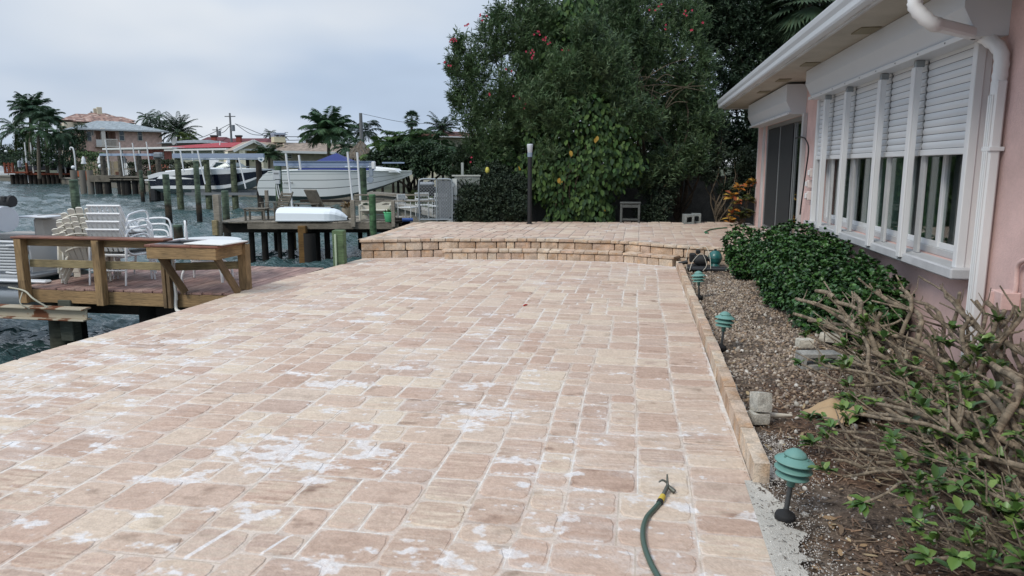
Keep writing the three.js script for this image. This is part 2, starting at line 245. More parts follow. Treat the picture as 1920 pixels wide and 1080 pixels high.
// the colours of a paved field, baked from its own layout: each paver's tone and grain, pale sand in the joints, spilled sand on top
function bakePaving(w, h, x0, x1, z0, z1, pavers, sandAt, filmAt, jointC) {
  const d = new Uint8Array(w * h * 4);
  for (let j = 0; j < h; j++) for (let i = 0; i < w; i++) { const x = lerp(x0, x1, (i + 0.5) / w), z = lerp(z0, z1, (j + 0.5) / h), jt = smooth(0.62, 0.42, fbm(x * 2.2 + 9, z * 2.2, 4)) , n = (fbm(x * 30, z * 30, 3) - 0.5) * 40, jr = lerp(jointC[0] - 34, jointC[0], jt), jg = lerp(jointC[1] - 44, jointC[1], jt), jb = lerp(jointC[2] - 52, jointC[2], jt), o = (j * w + i) * 4; d[o] = clamp(jr + n, 0, 255); d[o + 1] = clamp(jg + n, 0, 255); d[o + 2] = clamp(jb + n, 0, 255); d[o + 3] = 255; }
  for (const p of pavers) {
    const [bx0, bx1, bz0, bz1] = p.box, i0 = Math.max(0, Math.floor((bx0 - x0) / (x1 - x0) * w)), i1 = Math.min(w - 1, Math.ceil((bx1 - x0) / (x1 - x0) * w)), j0 = Math.max(0, Math.floor((bz0 - z0) / (z1 - z0) * h)), j1 = Math.min(h - 1, Math.ceil((bz1 - z0) / (z1 - z0) * h));
    const t = p.tone, ox = R() * 200, oz = R() * 200, ang = rr(-0.06, 0.06), mott = R() < 0.3 ? rr(14, 38) : rr(4, 14), strk = rr(8, 26), second = pick(TONES), mixk = rr(0, 0.6);
    for (let j = j0; j <= j1; j++) for (let i = i0; i <= i1; i++) {
      const x = lerp(x0, x1, (i + 0.5) / w), z = lerp(z0, z1, (j + 0.5) / h); if (p.inside && !p.inside(x, z)) continue;
      const s = fbm((x + z * ang) * 7 + ox, z * 60 + oz, 3) - 0.5, g = fbm(x * 70 + ox, z * 70 + oz, 2) - 0.5, b = fbm(x * 9 + oz, z * 14 + ox, 3) - 0.5, k = clamp(mixk + s * 1.4 + b * 0.8, 0, 1), n = s * strk + g * 24 + Math.max(0, b - 0.08) * -mott * 4, o = (j * w + i) * 4, cr = 0.05, ex = Math.max(bx0 + cr - x, x - bx1 + cr, 0), ez = Math.max(bz0 + cr - z, z - bz1 + cr, 0), ed = ex > 0 && ez > 0 ? cr - Math.hypot(ex, ez) : Math.min(x - bx0, bx1 - x, z - bz0, bz1 - z), sk = smooth(0.010, 0.001, ed + (fbm(x * 40 + ox, z * 40 + oz, 3) - 0.5) * 0.022) * 0.42;
      d[o] = clamp(lerp(lerp(t[0], second[0], k), 208, sk) + n, 0, 255); d[o + 1] = clamp(lerp(lerp(t[1], second[1], k), 202, sk) + n * 0.98, 0, 255); d[o + 2] = clamp(lerp(lerp(t[2], second[2], k), 195, sk) + n * 0.94, 0, 255);
    }
  }
  for (let j = 0; j < h; j++) for (let i = 0; i < w; i++) {
    const x = lerp(x0, x1, (i + 0.5) / w), z = lerp(z0, z1, (j + 0.5) / h), o = (j * w + i) * 4, f = filmAt(x, z), s = sandAt(x, z), k = Math.max(f, s);
    if (k > 0.004) { const n = (fbm(x * 50, z * 50, 3) - 0.5) * 34, kk = clamp(k + (fbm(x * 90, z * 90, 2) - 0.5) * 0.5 * k * (1 - k) * 4, 0, 1); d[o] = lerp(d[o], 213 + n, kk); d[o + 1] = lerp(d[o + 1], 210 + n, kk); d[o + 2] = lerp(d[o + 2], 209 + n, kk); }
  }
  const t = new THREE.DataTexture(d, w, h); t.wrapS = t.wrapT = THREE.ClampToEdgeWrapping; t.magFilter = THREE.LinearFilter; t.minFilter = THREE.LinearMipmapLinearFilter; t.generateMipmaps = true; t.colorSpace = THREE.SRGBColorSpace; t.needsUpdate = true; return t;
}
// spilled joint sand, read off the photograph: [u, v, half width in m, half depth in m]
const SPILLS = [[890, 727, 0.16, 0.11], [925, 722, 0.12, 0.1], [640, 718, 0.3, 0.12], [600, 722, 0.22, 0.08], [715, 588, 0.2, 0.14], [690, 603, 0.4, 0.12], [900, 775, 0.3, 0.16], [935, 762, 0.26, 0.1], [870, 795, 0.13, 0.16], [430, 848, 0.16, 0.14], [540, 840, 0.15, 0.2], [500, 855, 0.35, 0.07], [560, 872, 0.3, 0.06], [610, 855, 0.2, 0.08], [705, 850, 0.18, 0.13], [680, 838, 0.13, 0.12], [740, 884, 0.16, 0.09], [372, 892, 0.1, 0.1], [500, 820, 0.2, 0.06], [585, 905, 0.12, 0.06], [470, 880, 0.14, 0.08], [970, 863, 0.14, 0.09], [985, 912, 0.07, 0.07], [1048, 965, 0.16, 0.09], [1030, 985, 0.09, 0.13], [965, 1036, 0.09, 0.05], [897, 993, 0.04, 0.055], [905, 1025, 0.09, 0.05], [842, 1056, 0.15, 0.06], [800, 1045, 0.1, 0.08], [640, 1045, 0.13, 0.06], [290, 1022, 0.1, 0.05], [345, 1074, 0.2, 0.07], [400, 955, 0.08, 0.05], [480, 962, 0.13, 0.07], [455, 945, 0.1, 0.05], [275, 965, 0.12, 0.03], [190, 838, 0.14, 0.09], [30, 720, 0.3, 0.1], [18, 745, 0.12, 0.1], [90, 740, 0.2, 0.05], [1005, 720, 0.2, 0.04], [1110, 825, 0.12, 0.06], [1200, 938, 0.09, 0.08], [1262, 948, 0.12, 0.06], [1285, 955, 0.08, 0.04], [1180, 604, 0.14, 0.09], [1340, 700, 0.05, 0.35], [1326, 660, 0.05, 0.3], [920, 680, 0.3, 0.03], [760, 690, 0.3, 0.06], [560, 700, 0.4, 0.08], [800, 655, 0.25, 0.05], [1010, 640, 0.2, 0.07], [130, 1010, 0.2, 0.05], [60, 985, 0.2, 0.05], [1358, 806, 0.05, 0.1], [1420, 970, 0.09, 0.06], [1445, 985, 0.06, 0.12], [1075, 890, 0.06, 0.05], [600, 1055, 0.12, 0.09], [745, 1035, 0.2, 0.04], [160, 640, 0.5, 0.12], [330, 640, 0.4, 0.1], [260, 760, 0.3, 0.05], [300, 900, 0.2, 0.05], [930, 590, 0.3, 0.06], [780, 560, 0.35, 0.08], [1150, 700, 0.15, 0.05], [640, 770, 0.2, 0.06], [700, 800, 0.16, 0.08], [1240, 840, 0.07, 0.04]].map(([u, v, a, b]) => { const p = G(u, v); return [p[0], p[2], a, b]; });
const STREAKS = [[349, 1046, 470, 972, 0.014], [470, 972, 500, 960, 0.03], [488, 1040, 548, 1003, 0.009]].map(([a, b, c, d, w]) => { const p = G(a, b), q = G(c, d); return [p[0], p[2], q[0], q[2], w]; });
function sandAt(x, z) {
  let k = 0; const n = fbm(x * 11 + 3, z * 16 + 5, 4) - 0.5, nf = fbm(x * 34, z * 46, 3) - 0.5;
  for (const s of SPILLS) { const dx = (x - s[0]) / s[2], dz = (z - s[1]) / s[3], q = dx * dx + dz * dz; if (q < 3.4) k = Math.max(k, smooth(-0.16, 0.34, 0.52 - Math.sqrt(q) * 0.85 + n * 1.9 + nf * 1.1)); }
  for (const s of STREAKS) { const lx = s[2] - s[0], lz = s[3] - s[1], L2 = lx * lx + lz * lz, t = clamp(((x - s[0]) * lx + (z - s[1]) * lz) / L2), e = Math.hypot(x - s[0] - lx * t, z - s[1] - lz * t); k = Math.max(k, smooth(s[4], s[4] * 0.6, e + nf * 0.006)); }
  return k * (0.55 + 0.6 * fbm(x * 24 + 60, z * 34, 3)) * 0.95;
}
const filmAt = (x, z) => { const n = fbm(x * 0.8 + 20, z * 0.8 + 70, 4), f = fbm(x * 5 + 1, z * 16 + 2, 4), g = fbm(x * 22, z * 30, 3); return smooth(0.45, 0.75, n) * smooth(0.4, 0.7, f) * 0.38 + smooth(0.685, 0.72, f * 0.5 + g * 0.5 + (n - 0.5) * 0.2) * 0.6 + 0.06 * f; };

const PX0 = -5.4, PX1 = 0.75, PZ0 = -13.0, PZ1 = -1.2;
R = rng(21);
{
  const U = 0.0875, gap = 0.0088, list = [], X1 = 0.285, Z1 = -1.25, nx = 64, nz = 136;
  const put4 = (c, tone, kind) => list.push({ c, tone, kind, box: [Math.min(...c.map((p) => p[0])), Math.max(...c.map((p) => p[0])), Math.min(...c.map((p) => p[1])), Math.max(...c.map((p) => p[1]))] });
  const wob = (x, z) => [x + 0.012 * Math.sin(z * 1.7 + 1) + 0.010 * (vnoise(x * 2.3 + 7, z * 3.1) - 0.5) * 2, z + 0.018 * Math.sin(x * 0.9) + 0.010 * (vnoise(x * 3.1 + 40, z * 2.3 + 9) - 0.5) * 2];
  for (const [x, z, w, h] of layPattern(nx, nz, 4, [[3, 2, 1.3], [3, 3, 6], [4, 3, 4.5], [2, 3, 2.2], [2, 2, 0.4], [3, 4, 1.8], [4, 2, 0.3]])) {
    const b = X1 - x * U, a = b - w * U, d = Z1 - z * U, c = d - h * U;
    if (c < -12.75) continue;
    const lim = (zz) => edgeX(zz) + 0.235; if (b < lim(c) + 0.05 || b < lim(d) + 0.05) continue;
    const l0 = Math.max(a, lim(c)), l1 = Math.max(a, lim(d));
    put4([[l0 + gap, c + gap], [b - gap, c + gap], [b - gap, d - gap], [l1 + gap, d - gap]].map((p) => wob(p[0], p[1])), pick(TONES), 'field');
  }
  for (let z = -1.25; z > -12.35;) { const l = pick([0.165, 0.165, 0.19, 0.24, 0.215]); const z2 = z - l; put4([[0.293, z2 + 0.004], [0.592 + rr(-0.006, 0.008), z2 + 0.004], [0.592 + rr(-0.006, 0.008), z - 0.004], [0.293, z - 0.004]].map((p) => wob(p[0], p[1])), pick(TONES), 'border'); z = z2; }
  for (let z = -1.4; z > -12.0;) { const z2 = z - pick([0.24, 0.3, 0.2]); put4([[edgeX(z2) + 0.0, z2 + 0.004], [edgeX(z2) + 0.228, z2 + 0.004], [edgeX(z) + 0.228, z - 0.004], [edgeX(z), z - 0.004]].map((p) => wob(p[0], p[1])), pick(TONES), 'edge'); z = z2; }
  const nearStep = (x, z) => { const f = stepFront(x); return x > -3.4 ? smooth(0.16, 0.02, z - f + (fbm(x * 5, z * 9, 3) - 0.5) * 0.16) * 0.8 : smooth(0.2, 0, z - terraceFront(x) + (fbm(x * 5, z * 9, 3) - 0.5) * 0.2) * 0.5; };
  const map = bakePaving(1640, 2048, PX0, PX1, PZ0, PZ1, list, (x, z) => Math.max(sandAt(x, z), nearStep(x, z)), filmAt, [211, 205, 197]);
  const bump = rep(T.grit, 6, 12), mp = M('#ffffff', 0.9, { map, bumpMap: bump, bumpScale: 0.0022 });
  const uvOf = (x, z) => [(x - PX0) / (PX1 - PX0), (z - PZ0) / (PZ1 - PZ0)];
  const patio = new THREE.Group(); patio.name = 'patio'; patio.userData.kind = 'structure'; scene.add(patio);
  // bed of joint sand between the pavers
  const bed = []; for (let i = 0; i < EDGE.length - 1; i++) { const n = 8; for (let k = 0; k < n; k++) { const za = lerp(EDGE[i][1], EDGE[i + 1][1], k / n), zb = lerp(EDGE[i][1], EDGE[i + 1][1], (k + 1) / n); bed.push([[edgeX(za) + 0.01, -0.0016, za], [0.612, -0.0016, za], [0.612, -0.0016, zb], [edgeX(zb) + 0.01, -0.0016, zb]]); } }
  bed.push([[-4.78, -0.0016, -12.1], [0.612, -0.0016, -12.1], [0.612, -0.0016, -13], [-4.78, -0.0016, -13]]);
  const bg = faces(bed), bp = bg.attributes.position, bu = bg.attributes.uv; for (let i = 0; i < bp.count; i++) { const t = uvOf(bp.getX(i), bp.getZ(i)); bu.setXY(i, t[0], t[1]); }
  put('joint_sand', bg, mp, patio);
  put('base_slab', [plain([-4.7, -0.4, -13], [0.6, -0.012, 3])], mat.conc, patio);
  const cen = (p) => Math.hypot((p.box[0] + p.box[1]) / 2, (p.box[2] + p.box[3]) / 2 + 0.0), seen = (p) => { const x = (p.box[0] + p.box[1]) / 2, z = (p.box[2] + p.box[3]) / 2, h = Math.atan2(x, -z); return z < -2.3 && h > -0.82 && h < 0.5 && cen(p) > 2.4; };
  list.forEach((p) => { p.near = seen(p) ? cen(p) : 1e3 + cen(p); }); list.sort((a, b) => a.near - b.near);
  const rest = [];
  list.forEach((p, i) => { const g = paverGeo(p.c, 0, p.kind === 'field' ? 0.062 : 0.02, uvOf); if (i < 300) piece('paver', g, mp, patio); else rest.push(g); });
  put('pavers', rest, mp, patio).userData.kind = 'stuff';
}
function terraceFront(x) { const P = [[-5, -12.0], [-4.8, -12.05], [-3.4, -12.48], [-1.6, -12.74], [-0.3, -12.62], [0.6, -12.1], [1.5, -11.75], [2.6, -11.6]]; for (let i = 0; i < P.length - 1; i++) if (x <= P[i + 1][0]) return lerp(P[i][1], P[i + 1][1], smooth(0, 1, clamp((x - P[i][0]) / (P[i + 1][0] - P[i][0]))) * 0.4 + 0.6 * clamp((x - P[i][0]) / (P[i + 1][0] - P[i][0]))); return -11.6; }
function stepFront(x) { return terraceFront(x) + 0.33 - 0.08 * smooth(-1, 0.6, x); }

// ---------- the raised terrace, its wall of split blocks and the curved step ----------
const TH = 0.33;
const BLOCK = [[207, 188, 170], [201, 181, 162], [213, 196, 178], [205, 183, 166], [197, 174, 153], [216, 202, 185]].map((c) => c.map((x) => Math.pow(x / 255, 2.2)));
T.block = texOf(512, 512, (u, v) => { const a = tfbm(u, v, 6, 5), b = tfbm(u, v, 70, 3), s = Math.pow(tfbm(u + 0.2, v, 9, 4), 3), c = 214 + (a - 0.5) * 74 + (b - 0.5) * 60; return [c, c * (0.99 - s * 0.14), c * (0.98 - s * 0.3)]; });
mat.block = M('#ffffff', 0.92, { map: rep(T.block, 1.6), bumpMap: rep(T.grit, 2), bumpScale: 0.004 });
// one course of blocks that follows a front line; each a worn block of its own
const blockMats = BLOCK.map((c) => { const m = mat.block.clone(); m.color.setRGB(c[0] * 1.2, c[1] * 1.2, c[2] * 1.2); return m; });
function blockGeo(a, b, y0, y1, depth, rough) { // a, b: ends of its front foot (x, z)
  const L = Math.hypot(b[0] - a[0], b[1] - a[1]), g0 = new THREE.BoxGeometry(L - 0.006, y1 - y0 - 0.004, depth, 5, 3, 3).toNonIndexed(), p = g0.attributes.position, hx = (L - 0.006) / 2, hy = (y1 - y0 - 0.004) / 2, hz = depth / 2, ro = R() * 60, c = rough;
  for (let i = 0; i < p.count; i++) { let x = p.getX(i), y = p.getY(i), z = p.getZ(i); const ex = Math.max(0, Math.abs(x) - (hx - c)) / c, ey = Math.max(0, Math.abs(y) - (hy - c)) / c, ez = Math.max(0, Math.abs(z) - (hz - c)) / c, e = Math.hypot(ex, ey, ez), on = Math.max(ex, ey, ez); if (e > on && on > 0) { const k = on / e; x = Math.sign(x) * (Math.min(Math.abs(x), hx - c) + ex * c * k); y = Math.sign(y) * (Math.min(Math.abs(y), hy - c) + ey * c * k); z = Math.sign(z) * (Math.min(Math.abs(z), hz - c) + ez * c * k); } if (z > hz - c * 1.01) z += (fbm(x * 14 + ro, y * 14 + ro, 2) - 0.5) * c * 0.9; p.setXYZ(i, x, y, z); }
  g0.computeVertexNormals(); const dx = (b[0] - a[0]) / L, dz = (b[1] - a[1]) / L;
  const g = muv(g0); g.translate(0, 0, -depth / 2); g.applyMatrix4(new THREE.Matrix4().makeBasis(new THREE.Vector3(dx, 0, dz), UP, new THREE.Vector3(-dz, 0, dx)).setPosition((a[0] + b[0]) / 2, (y0 + y1) / 2, (a[1] + b[1]) / 2)); return g;
}
function course(parent, name, xa, xb, front, y0, y1, depth, lens, rough, off = 0) {
  let x = xa; while (x < xb - 0.02) { let x2 = Math.min(xb, x + pick(lens) * (1 + rr(-0.1, 0.1))); if (xb - x2 < 0.1) x2 = xb; put(name, blockGeo([x, front(x) + off], [x2, front(x2) + off], y0, y1, depth, rough), pick(blockMats), parent); x = x2; }
}
R = rng(33);
{
  const w = thing('retaining_wall', 'low wall of tan split blocks holding up the raised terrace beyond the patio', 'retaining wall');
  course(w, 'block', -4.8, 2.45, terraceFront, -0.03, 0.128, 0.2, [0.24, 0.3, 0.2, 0.34], 0.018, -0.012);
  course(w, 'block', -4.8, 2.45, terraceFront, 0.13, 0.278, 0.2, [0.3, 0.24, 0.36, 0.16, 0.3], 0.018, -0.016);
  course(w, 'cap_block', -4.82, 2.45, terraceFront, 0.28, TH, 0.2, [0.2, 0.24, 0.16, 0.22], 0.008, 0.004);
  for (const [y0, y1, o] of [[-0.03, 0.128, 0.01], [0.13, 0.278, 0.02], [0.28, TH, 0]]) for (let z = -12.3; z > -16.2; z -= 0.3) { const x = edgeX(z, TEDGE) + o, x2 = edgeX(z - 0.3, TEDGE) + o; put('block', blockGeo([x2, z - 0.3], [x, z], y0, y1, 0.2, 0.015).translate(0.0, 0, 0), pick(blockMats), w); }
  const s = thing('step', 'single curved step of tan blocks in front of the raised terrace', 'step');
  course(s, 'block', -3.32, 0.56, stepFront, -0.01, 0.118, 0.2, [0.17, 0.2, 0.24, 0.16], 0.008, -0.012);
  course(s, 'tread_block', -3.36, 0.58, stepFront, 0.12, 0.168, 0.36, [0.2, 0.24, 0.17, 0.22], 0.009, 0.004);
  put('fill', faces(Array.from({ length: 20 }, (_, i) => { const a = lerp(-3.3, 0.55, i / 20), b = lerp(-3.3, 0.55, (i + 1) / 20); return [[a, 0.11, stepFront(a) - 0.1], [b, 0.11, stepFront(b) - 0.1], [b, 0.11, terraceFront(b) - 0.05], [a, 0.11, terraceFront(a) - 0.05]]; })), mat.conc, s);
}
{
  const list = [], U = 0.09, x0 = -5.4, x1 = 2.6, z0 = -17.6, z1 = -11.4, back = (x) => lerp(-16.1, -17.25, (x + 5.1) / 7.5);
  for (const [x, z, w, h] of layPattern(86, 66, 8, [[3, 2, 3], [3, 3, 5], [4, 3, 3], [2, 3, 2], [2, 2, 1]])) {
    const a = -5.2 + x * U, b = a + w * U, d = -11.55 - z * U, c = d - h * U, m = (a + b) / 2; if (d > terraceFront(m) - 0.17 || c < back(m) - 0.3 || a < edgeX(Math.min(d, -12), TEDGE) + 0.16 || b > 2.5) continue;
    list.push({ c: [[a + 0.006, c + 0.006], [b - 0.006, c + 0.006], [b - 0.006, d - 0.006], [a + 0.006, d - 0.006]], tone: pick(TONES), box: [a, b, c, d] });
  }
  const map = bakePaving(1024, 800, x0, x1, z0, z1, list, () => 0, (x, z) => filmAt(x + 40, z) * 0.9, [190, 184, 176]), mp = M('#ffffff', 0.9, { map }), uvOf = (x, z) => [(x - x0) / (x1 - x0), (z - z0) / (z1 - z0)];
  const t = new THREE.Group(); t.name = 'terrace'; t.userData.kind = 'structure'; scene.add(t);
  const q = []; for (let i = 0; i < 24; i++) { const a = lerp(-4.9, 2.5, i / 24), b = lerp(-4.9, 2.5, (i + 1) / 24); q.push([[a, TH - 0.007, terraceFront(a) - 0.12], [b, TH - 0.007, terraceFront(b) - 0.12], [b, TH - 0.007, back(b)], [a, TH - 0.007, back(a)]]); }
  const g = faces(q); for (let i = 0, p = g.attributes.position; i < p.count; i++) { const u = uvOf(p.getX(i), p.getZ(i)); g.attributes.uv.setXY(i, u[0], u[1]); } put('joint_sand', g, mp, t);
  put('base_slab', [plain([-4.75, -0.3, -16.3], [2.45, TH - 0.02, -13.05])], mat.conc, t);
  list.sort((a, b) => b.box[3] - a.box[3]); const rest = []; list.forEach((p, i) => { const g = paverGeo(p.c, TH, 0.02, uvOf, 0.006); i < 300 ? piece('paver', g, mp, t) : rest.push(g); }); if (rest.length) put('pavers', rest, mp, t).userData.kind = 'stuff';
}
R = rng(41);
{ // kerb of upright blocks along the planting bed
  const k = thing('kerb', 'low kerb of upright tan blocks between the patio and the planting bed', 'kerb');
  for (let z = -3.66; z > -11.75;) { const l = Math.min(0.26 + rr(-0.03, 0.03), z + 11.8), h = 0.112 + rr(-0.004, 0.004), j = rr(-0.004, 0.004), g = blockGeo([0.61 + j, z], [0.70 + j, z], -0.04, h, l - 0.004, 0.007); put('block', g, pick(blockMats), k); z -= l; }
}

// ================= THE HOUSE on the right =================
R = rng(51);
const HX = 2.5;                                     // outer face of its wall
{
  const pink = M('#ebc9c3', 0.88, { map: rep(T.stucco, 0.8), bumpMap: rep(T.grit, 3), bumpScale: 0.0025 }), wht = M('#cfd1d2', 0.5, { map: rep(T.stucco, 0.7) }), wht2 = M('#d6d8da', 0.4), cool = M('#c8cdd2', 0.42), soff = M('#b9b4a8', 0.7, { map: rep(T.stucco, 0.6) });
  const alu = M('#85898b', 0.45, { metalness: 0.4 }), glass = MP('#dfe6e4', 0.02, { transmission: 1, thickness: 0, ior: 1.5 }), dk = M('#15171a', 0.9), screen = M('#3a3d40', 0.55);
  const h = thing('house', 'pink stucco house with white gutter, roller shutters and sliding glass door beside the planting bed', 'house', [2.5, 0, -11]);
  const Z0 = -16.65, ZD = -15.65, ZE = -12.1, ZW = -10.85, ZR = -6.0;
  put('wall', [plain([2.5, -0.3, Z0], [2.72, 2.88, ZD]), plain([2.5, 2.4, ZD], [2.72, 2.88, ZE]), plain([2.5, -0.3, ZD], [2.72, 0.36, ZE]), plain([2.5, -0.3, ZE], [2.72, 2.88, ZW]), plain([2.5, -0.3, ZW], [2.72, 0.84, ZR]), plain([2.5, 2.5, ZW], [2.72, 2.88, ZR]), plain([2.5, -0.3, ZR], [2.72, 2.88, 3]),
    plain([2.72, -0.3, Z0], [11, 2.88, Z0 + 0.2]), plain([2.72, -0.3, 2.8], [11, 2.88, 3]), plain([10.8, -0.3, Z0 + 0.2], [11, 2.88, 2.8])], pink, h);
  put('interior', [plain([2.73, -0.1, Z0 + 0.21], [10.79, 0.3, 2.79]), plain([4.6, 0.31, Z0 + 0.21], [4.7, 2.86, 2.79])], M('#77706a', 0.9), h);
  const roof = put('roof', [faces([[[1.74, 3.08, -17.45], [1.74, 3.08, 3.6], [7, 4.1, 3.6], [7, 4.1, -13]], [[11.7, 3.08, -17.45], [11.7, 3.08, 3.6], [7, 4.1, 3.6], [7, 4.1, -13]], [[1.74, 3.08, -17.45], [7, 4.1, -13], [11.7, 3.08, -17.45]], [[1.74, 3.08, 3.6], [7, 4.1, 3.6], [11.7, 3.08, 3.6]]])], M('#b9b8b2', 0.9), h);
  put('soffit', [plain([1.82, 2.885, -17.4], [11.6, 2.93, 3.55])], soff, h);
  put('fascia', [plain([1.795, 2.87, -17.42], [1.822, 3.07, 3.55]), plain([1.822, 2.87, -17.425], [11.6, 3.07, -17.4])], wht, h);
  // gutter: an open trough along the eave
  { const pr = [[0, 0], [-0.075, 0], [-0.085, 0.02], [-0.088, 0.07], [-0.11, 0.11], [-0.118, 0.15], [-0.118, 0.165], [-0.105, 0.165], [-0.105, 0.152], [-0.1, 0.12], [-0.078, 0.075], [-0.074, 0.012], [0, 0.012]]; const g = slab(pr, 21).translate(1.794, 2.895, -17.42); const gt = put('gutter', g, M('#ccd2d8', 0.35), h); put('end_cap', slab([[0, 0], [-0.075, 0], [-0.088, 0.07], [-0.118, 0.16], [0, 0.16]], 0.006).translate(1.794, 2.895, -17.43), wht2, gt); }
  for (const [u, v] of [[1627, 57], [1537, 120], [1490, 150], [1462, 172], [1870, -60]]) { const p = G(u, v, 2.88); put('soffit_vent', [span([2.0, 2.872, p[2] - 0.17], [2.18, 2.884, p[2] + 0.17])], M('#7d7764', 0.8), h); }
  // roller shutter housings
  const housing = (za, zb, y0, y1, out) => { const o = out; const pr = [[2.5, y1], [2.5 - o, y1], [2.5 - o, y0 + 0.2], [2.5 - o + 0.085, y0 + 0.035], [2.5 - o + 0.05, y0 + 0.03], [2.5 - o + 0.05, y0], [2.5, y0]]; const b = put('shutter_box', slab(pr, zb - za).translate(0, 0, za), cool, h); put('lip', [span([2.5 - o + 0.046, y0 - 0.004, za - 0.003], [2.5 - o + 0.05 - 0.008, y0 + 0.034, zb + 0.003])], wht2, b); for (let z = za + 0.2; z < zb; z += 0.55) put('screw', rod([2.5 - o + 0.043, y0 + 0.016, z], [2.5 - o + 0.037, y0 + 0.016, z], 0.008, 0.006, 8), mat.steel, b); return b; };
  housing(-10.78, -5.78, 2.5, 2.878, 0.3); housing(-16.2, -12.1, 2.4, 2.85, 0.3);
  // roller shutters, half way down, in five bays
  const bars = [-10.08, -9.12, -7.9, -6.98], bays = [[ZW + 0.06, bars[0] - 0.02], [bars[0] + 0.02, bars[1] - 0.02], [bars[1] + 0.02, bars[2] - 0.02], [bars[2] + 0.02, bars[3] - 0.02], [bars[3] + 0.02, ZR - 0.03]];
  const slatP = []; for (let i = 0; i <= 8; i++) { const a = -1 + i / 4; slatP.push([-0.010 * Math.cos(a * 1.35) , 0.0278 * a]); } slatP.push([0.004, 0.0278], [0.004, -0.0278]);
  const slatM = [M('#ccd0d4', 0.45), M('#c6cbd0', 0.48), M('#d0d3d6', 0.43)];
  for (const [a, b] of bays) {
    const s = put('roller_shutter', [span([2.424, 1.712, a], [2.434, 2.5, b])], M('#4a4e52', 0.7), h); const g = slab(slatP, b - a, [], 0); g.computeVertexNormals();
    for (let i = 0; i < 13; i++) put('slat', g.clone().translate(2.424, 1.775 + i * 0.0605, a), slatM[i % 3], s); put('bottom_bar', [span([2.405, 1.69, a], [2.438, 1.742, b], 0.006)], wht2, s);
  }
  for (const z of bars) { // storm bars: an outer plate from the sill up to the box and a shorter one behind
    const s = put('storm_bar', [span([2.30, 0.80, z - 0.045], [2.318, 2.44, z + 0.04], 0.004), span([2.318, 0.80, z + 0.022], [2.36, 2.44, z + 0.04], 0.003)], wht2, h); put('inner_bar', [span([2.446, 0.845, z - 0.055], [2.47, 2.46, z + 0.045])], wht, s); put('bracket', [span([2.31, 2.44, z - 0.03], [2.38, 2.497, z + 0.03])], mat.galv, s); put('pin', rod([2.30, 0.79, z], [2.36, 0.79, z], 0.009), mat.galv, s);
  }
  for (const z of [ZW + 0.02, ZR]) put('shutter_track', [span([2.385, 0.83, z - 0.035], [2.45, 2.5, z + 0.035], 0.005), span([2.45, 0.83, z - 0.02], [2.5, 2.5, z + 0.02])], wht2, h);
  put('sill', [span([2.33, 0.755, -10.98], [2.52, 0.842, -5.9], 0.012)], M('#d3d5d8', 0.5, { map: T.stucco }), h);
  // windows behind: white frames, panes, curtains
  const wz = [ZW, -9.6, -7.75, -6.0];
  for (let i = 0; i < 3; i++) {
    const a = wz[i] + 0.01, b = wz[i + 1] - 0.01, m = (a + b) / 2, w = put('window', [span([2.56, 0.842, a], [2.64, 0.9, b]), span([2.56, 2.44, a], [2.64, 2.5, b]), span([2.56, 0.9, a], [2.64, 2.44, a + 0.06]), span([2.56, 0.9, b - 0.06], [2.64, 2.44, b])], wht, h);
    put('sash', [span([2.575, 0.9, m - 0.03], [2.62, 2.44, m + 0.03]), span([2.58, 0.9, b - 0.11], [2.62, 2.44, b - 0.06]), span([2.58, 0.9, a + 0.06], [2.62, 2.44, a + 0.11]), span([2.585, 0.9, a + 0.11], [2.61, 0.95, b - 0.11])], wht2, w);
    for (const [p, q] of [[a + 0.06, m], [m, b - 0.06]]) put('pane', [plain([2.598, 0.9, p], [2.602, 2.44, q])], glass, w);
    const cg = new THREE.PlaneGeometry(b - a - 0.05, 1.7, 90, 1), cpn = cg.attributes.position; for (let k = 0; k < cpn.count; k++) cpn.setZ(k, 0.02 * Math.sin(cpn.getX(k) * 46) + 0.008 * Math.sin(cpn.getX(k) * 91 + 1)); cg.rotateY(-Math.PI / 2); cg.computeVertexNormals();
    const half = i === 2 ? [0.36, a + 0.2] : [1, 0]; if (i === 2) cg.scale(1, 1, 0.42); put('curtain', cg.translate(2.69, 1.66, i === 2 ? a + 0.42 : m), [M('#8c918f', 0.9), M('#74867b', 0.9), M('#4d6253', 0.9)][i], w);
    if (i === 2) put('screen', [plain([2.645, 0.9, m + 0.04], [2.65, 2.44, b - 0.1])], screen, w);
  }
  // sliding glass door
  { const d = put('sliding_door', [span([2.52, 0.36, ZD], [2.66, 0.42, ZE]), span([2.52, 2.33, ZD], [2.66, 2.4, ZE]), span([2.52, 0.42, ZD], [2.66, 2.33, ZD + 0.05]), span([2.52, 0.42, ZE - 0.05], [2.66, 2.33, ZE])], alu, h);
    const st = [ZD + 0.05, -14.35, -13.15, ZE - 0.05]; for (let i = 0; i < 3; i++) { const x = 2.535 + 0.022 * i; const p = put('door_panel', [span([x, 0.42, st[i]], [x + 0.018, 2.33, st[i] + 0.035]), span([x, 0.42, st[i + 1] - 0.035], [x + 0.018, 2.33, st[i + 1]]), span([x, 0.42, st[i] + 0.035], [x + 0.018, 0.47, st[i + 1] - 0.035])], alu, d); put('pane', [plain([x + 0.007, 0.47, st[i] + 0.035], [x + 0.011, 2.33, st[i + 1] - 0.035])], glass, p); }
    put('screen', [plain([2.528, 0.44, -15.55], [2.53, 2.32, -14.39]), plain([2.545, 0.44, -14.3], [2.547, 2.32, -13.2])], M('#303437', 0.75, { transparent: true, opacity: 0.8 }), d); put('curtain', [plain([2.8, 0.35, -15.6], [2.81, 2.35, -13.2])], M('#4a4e50', 0.95), d); }
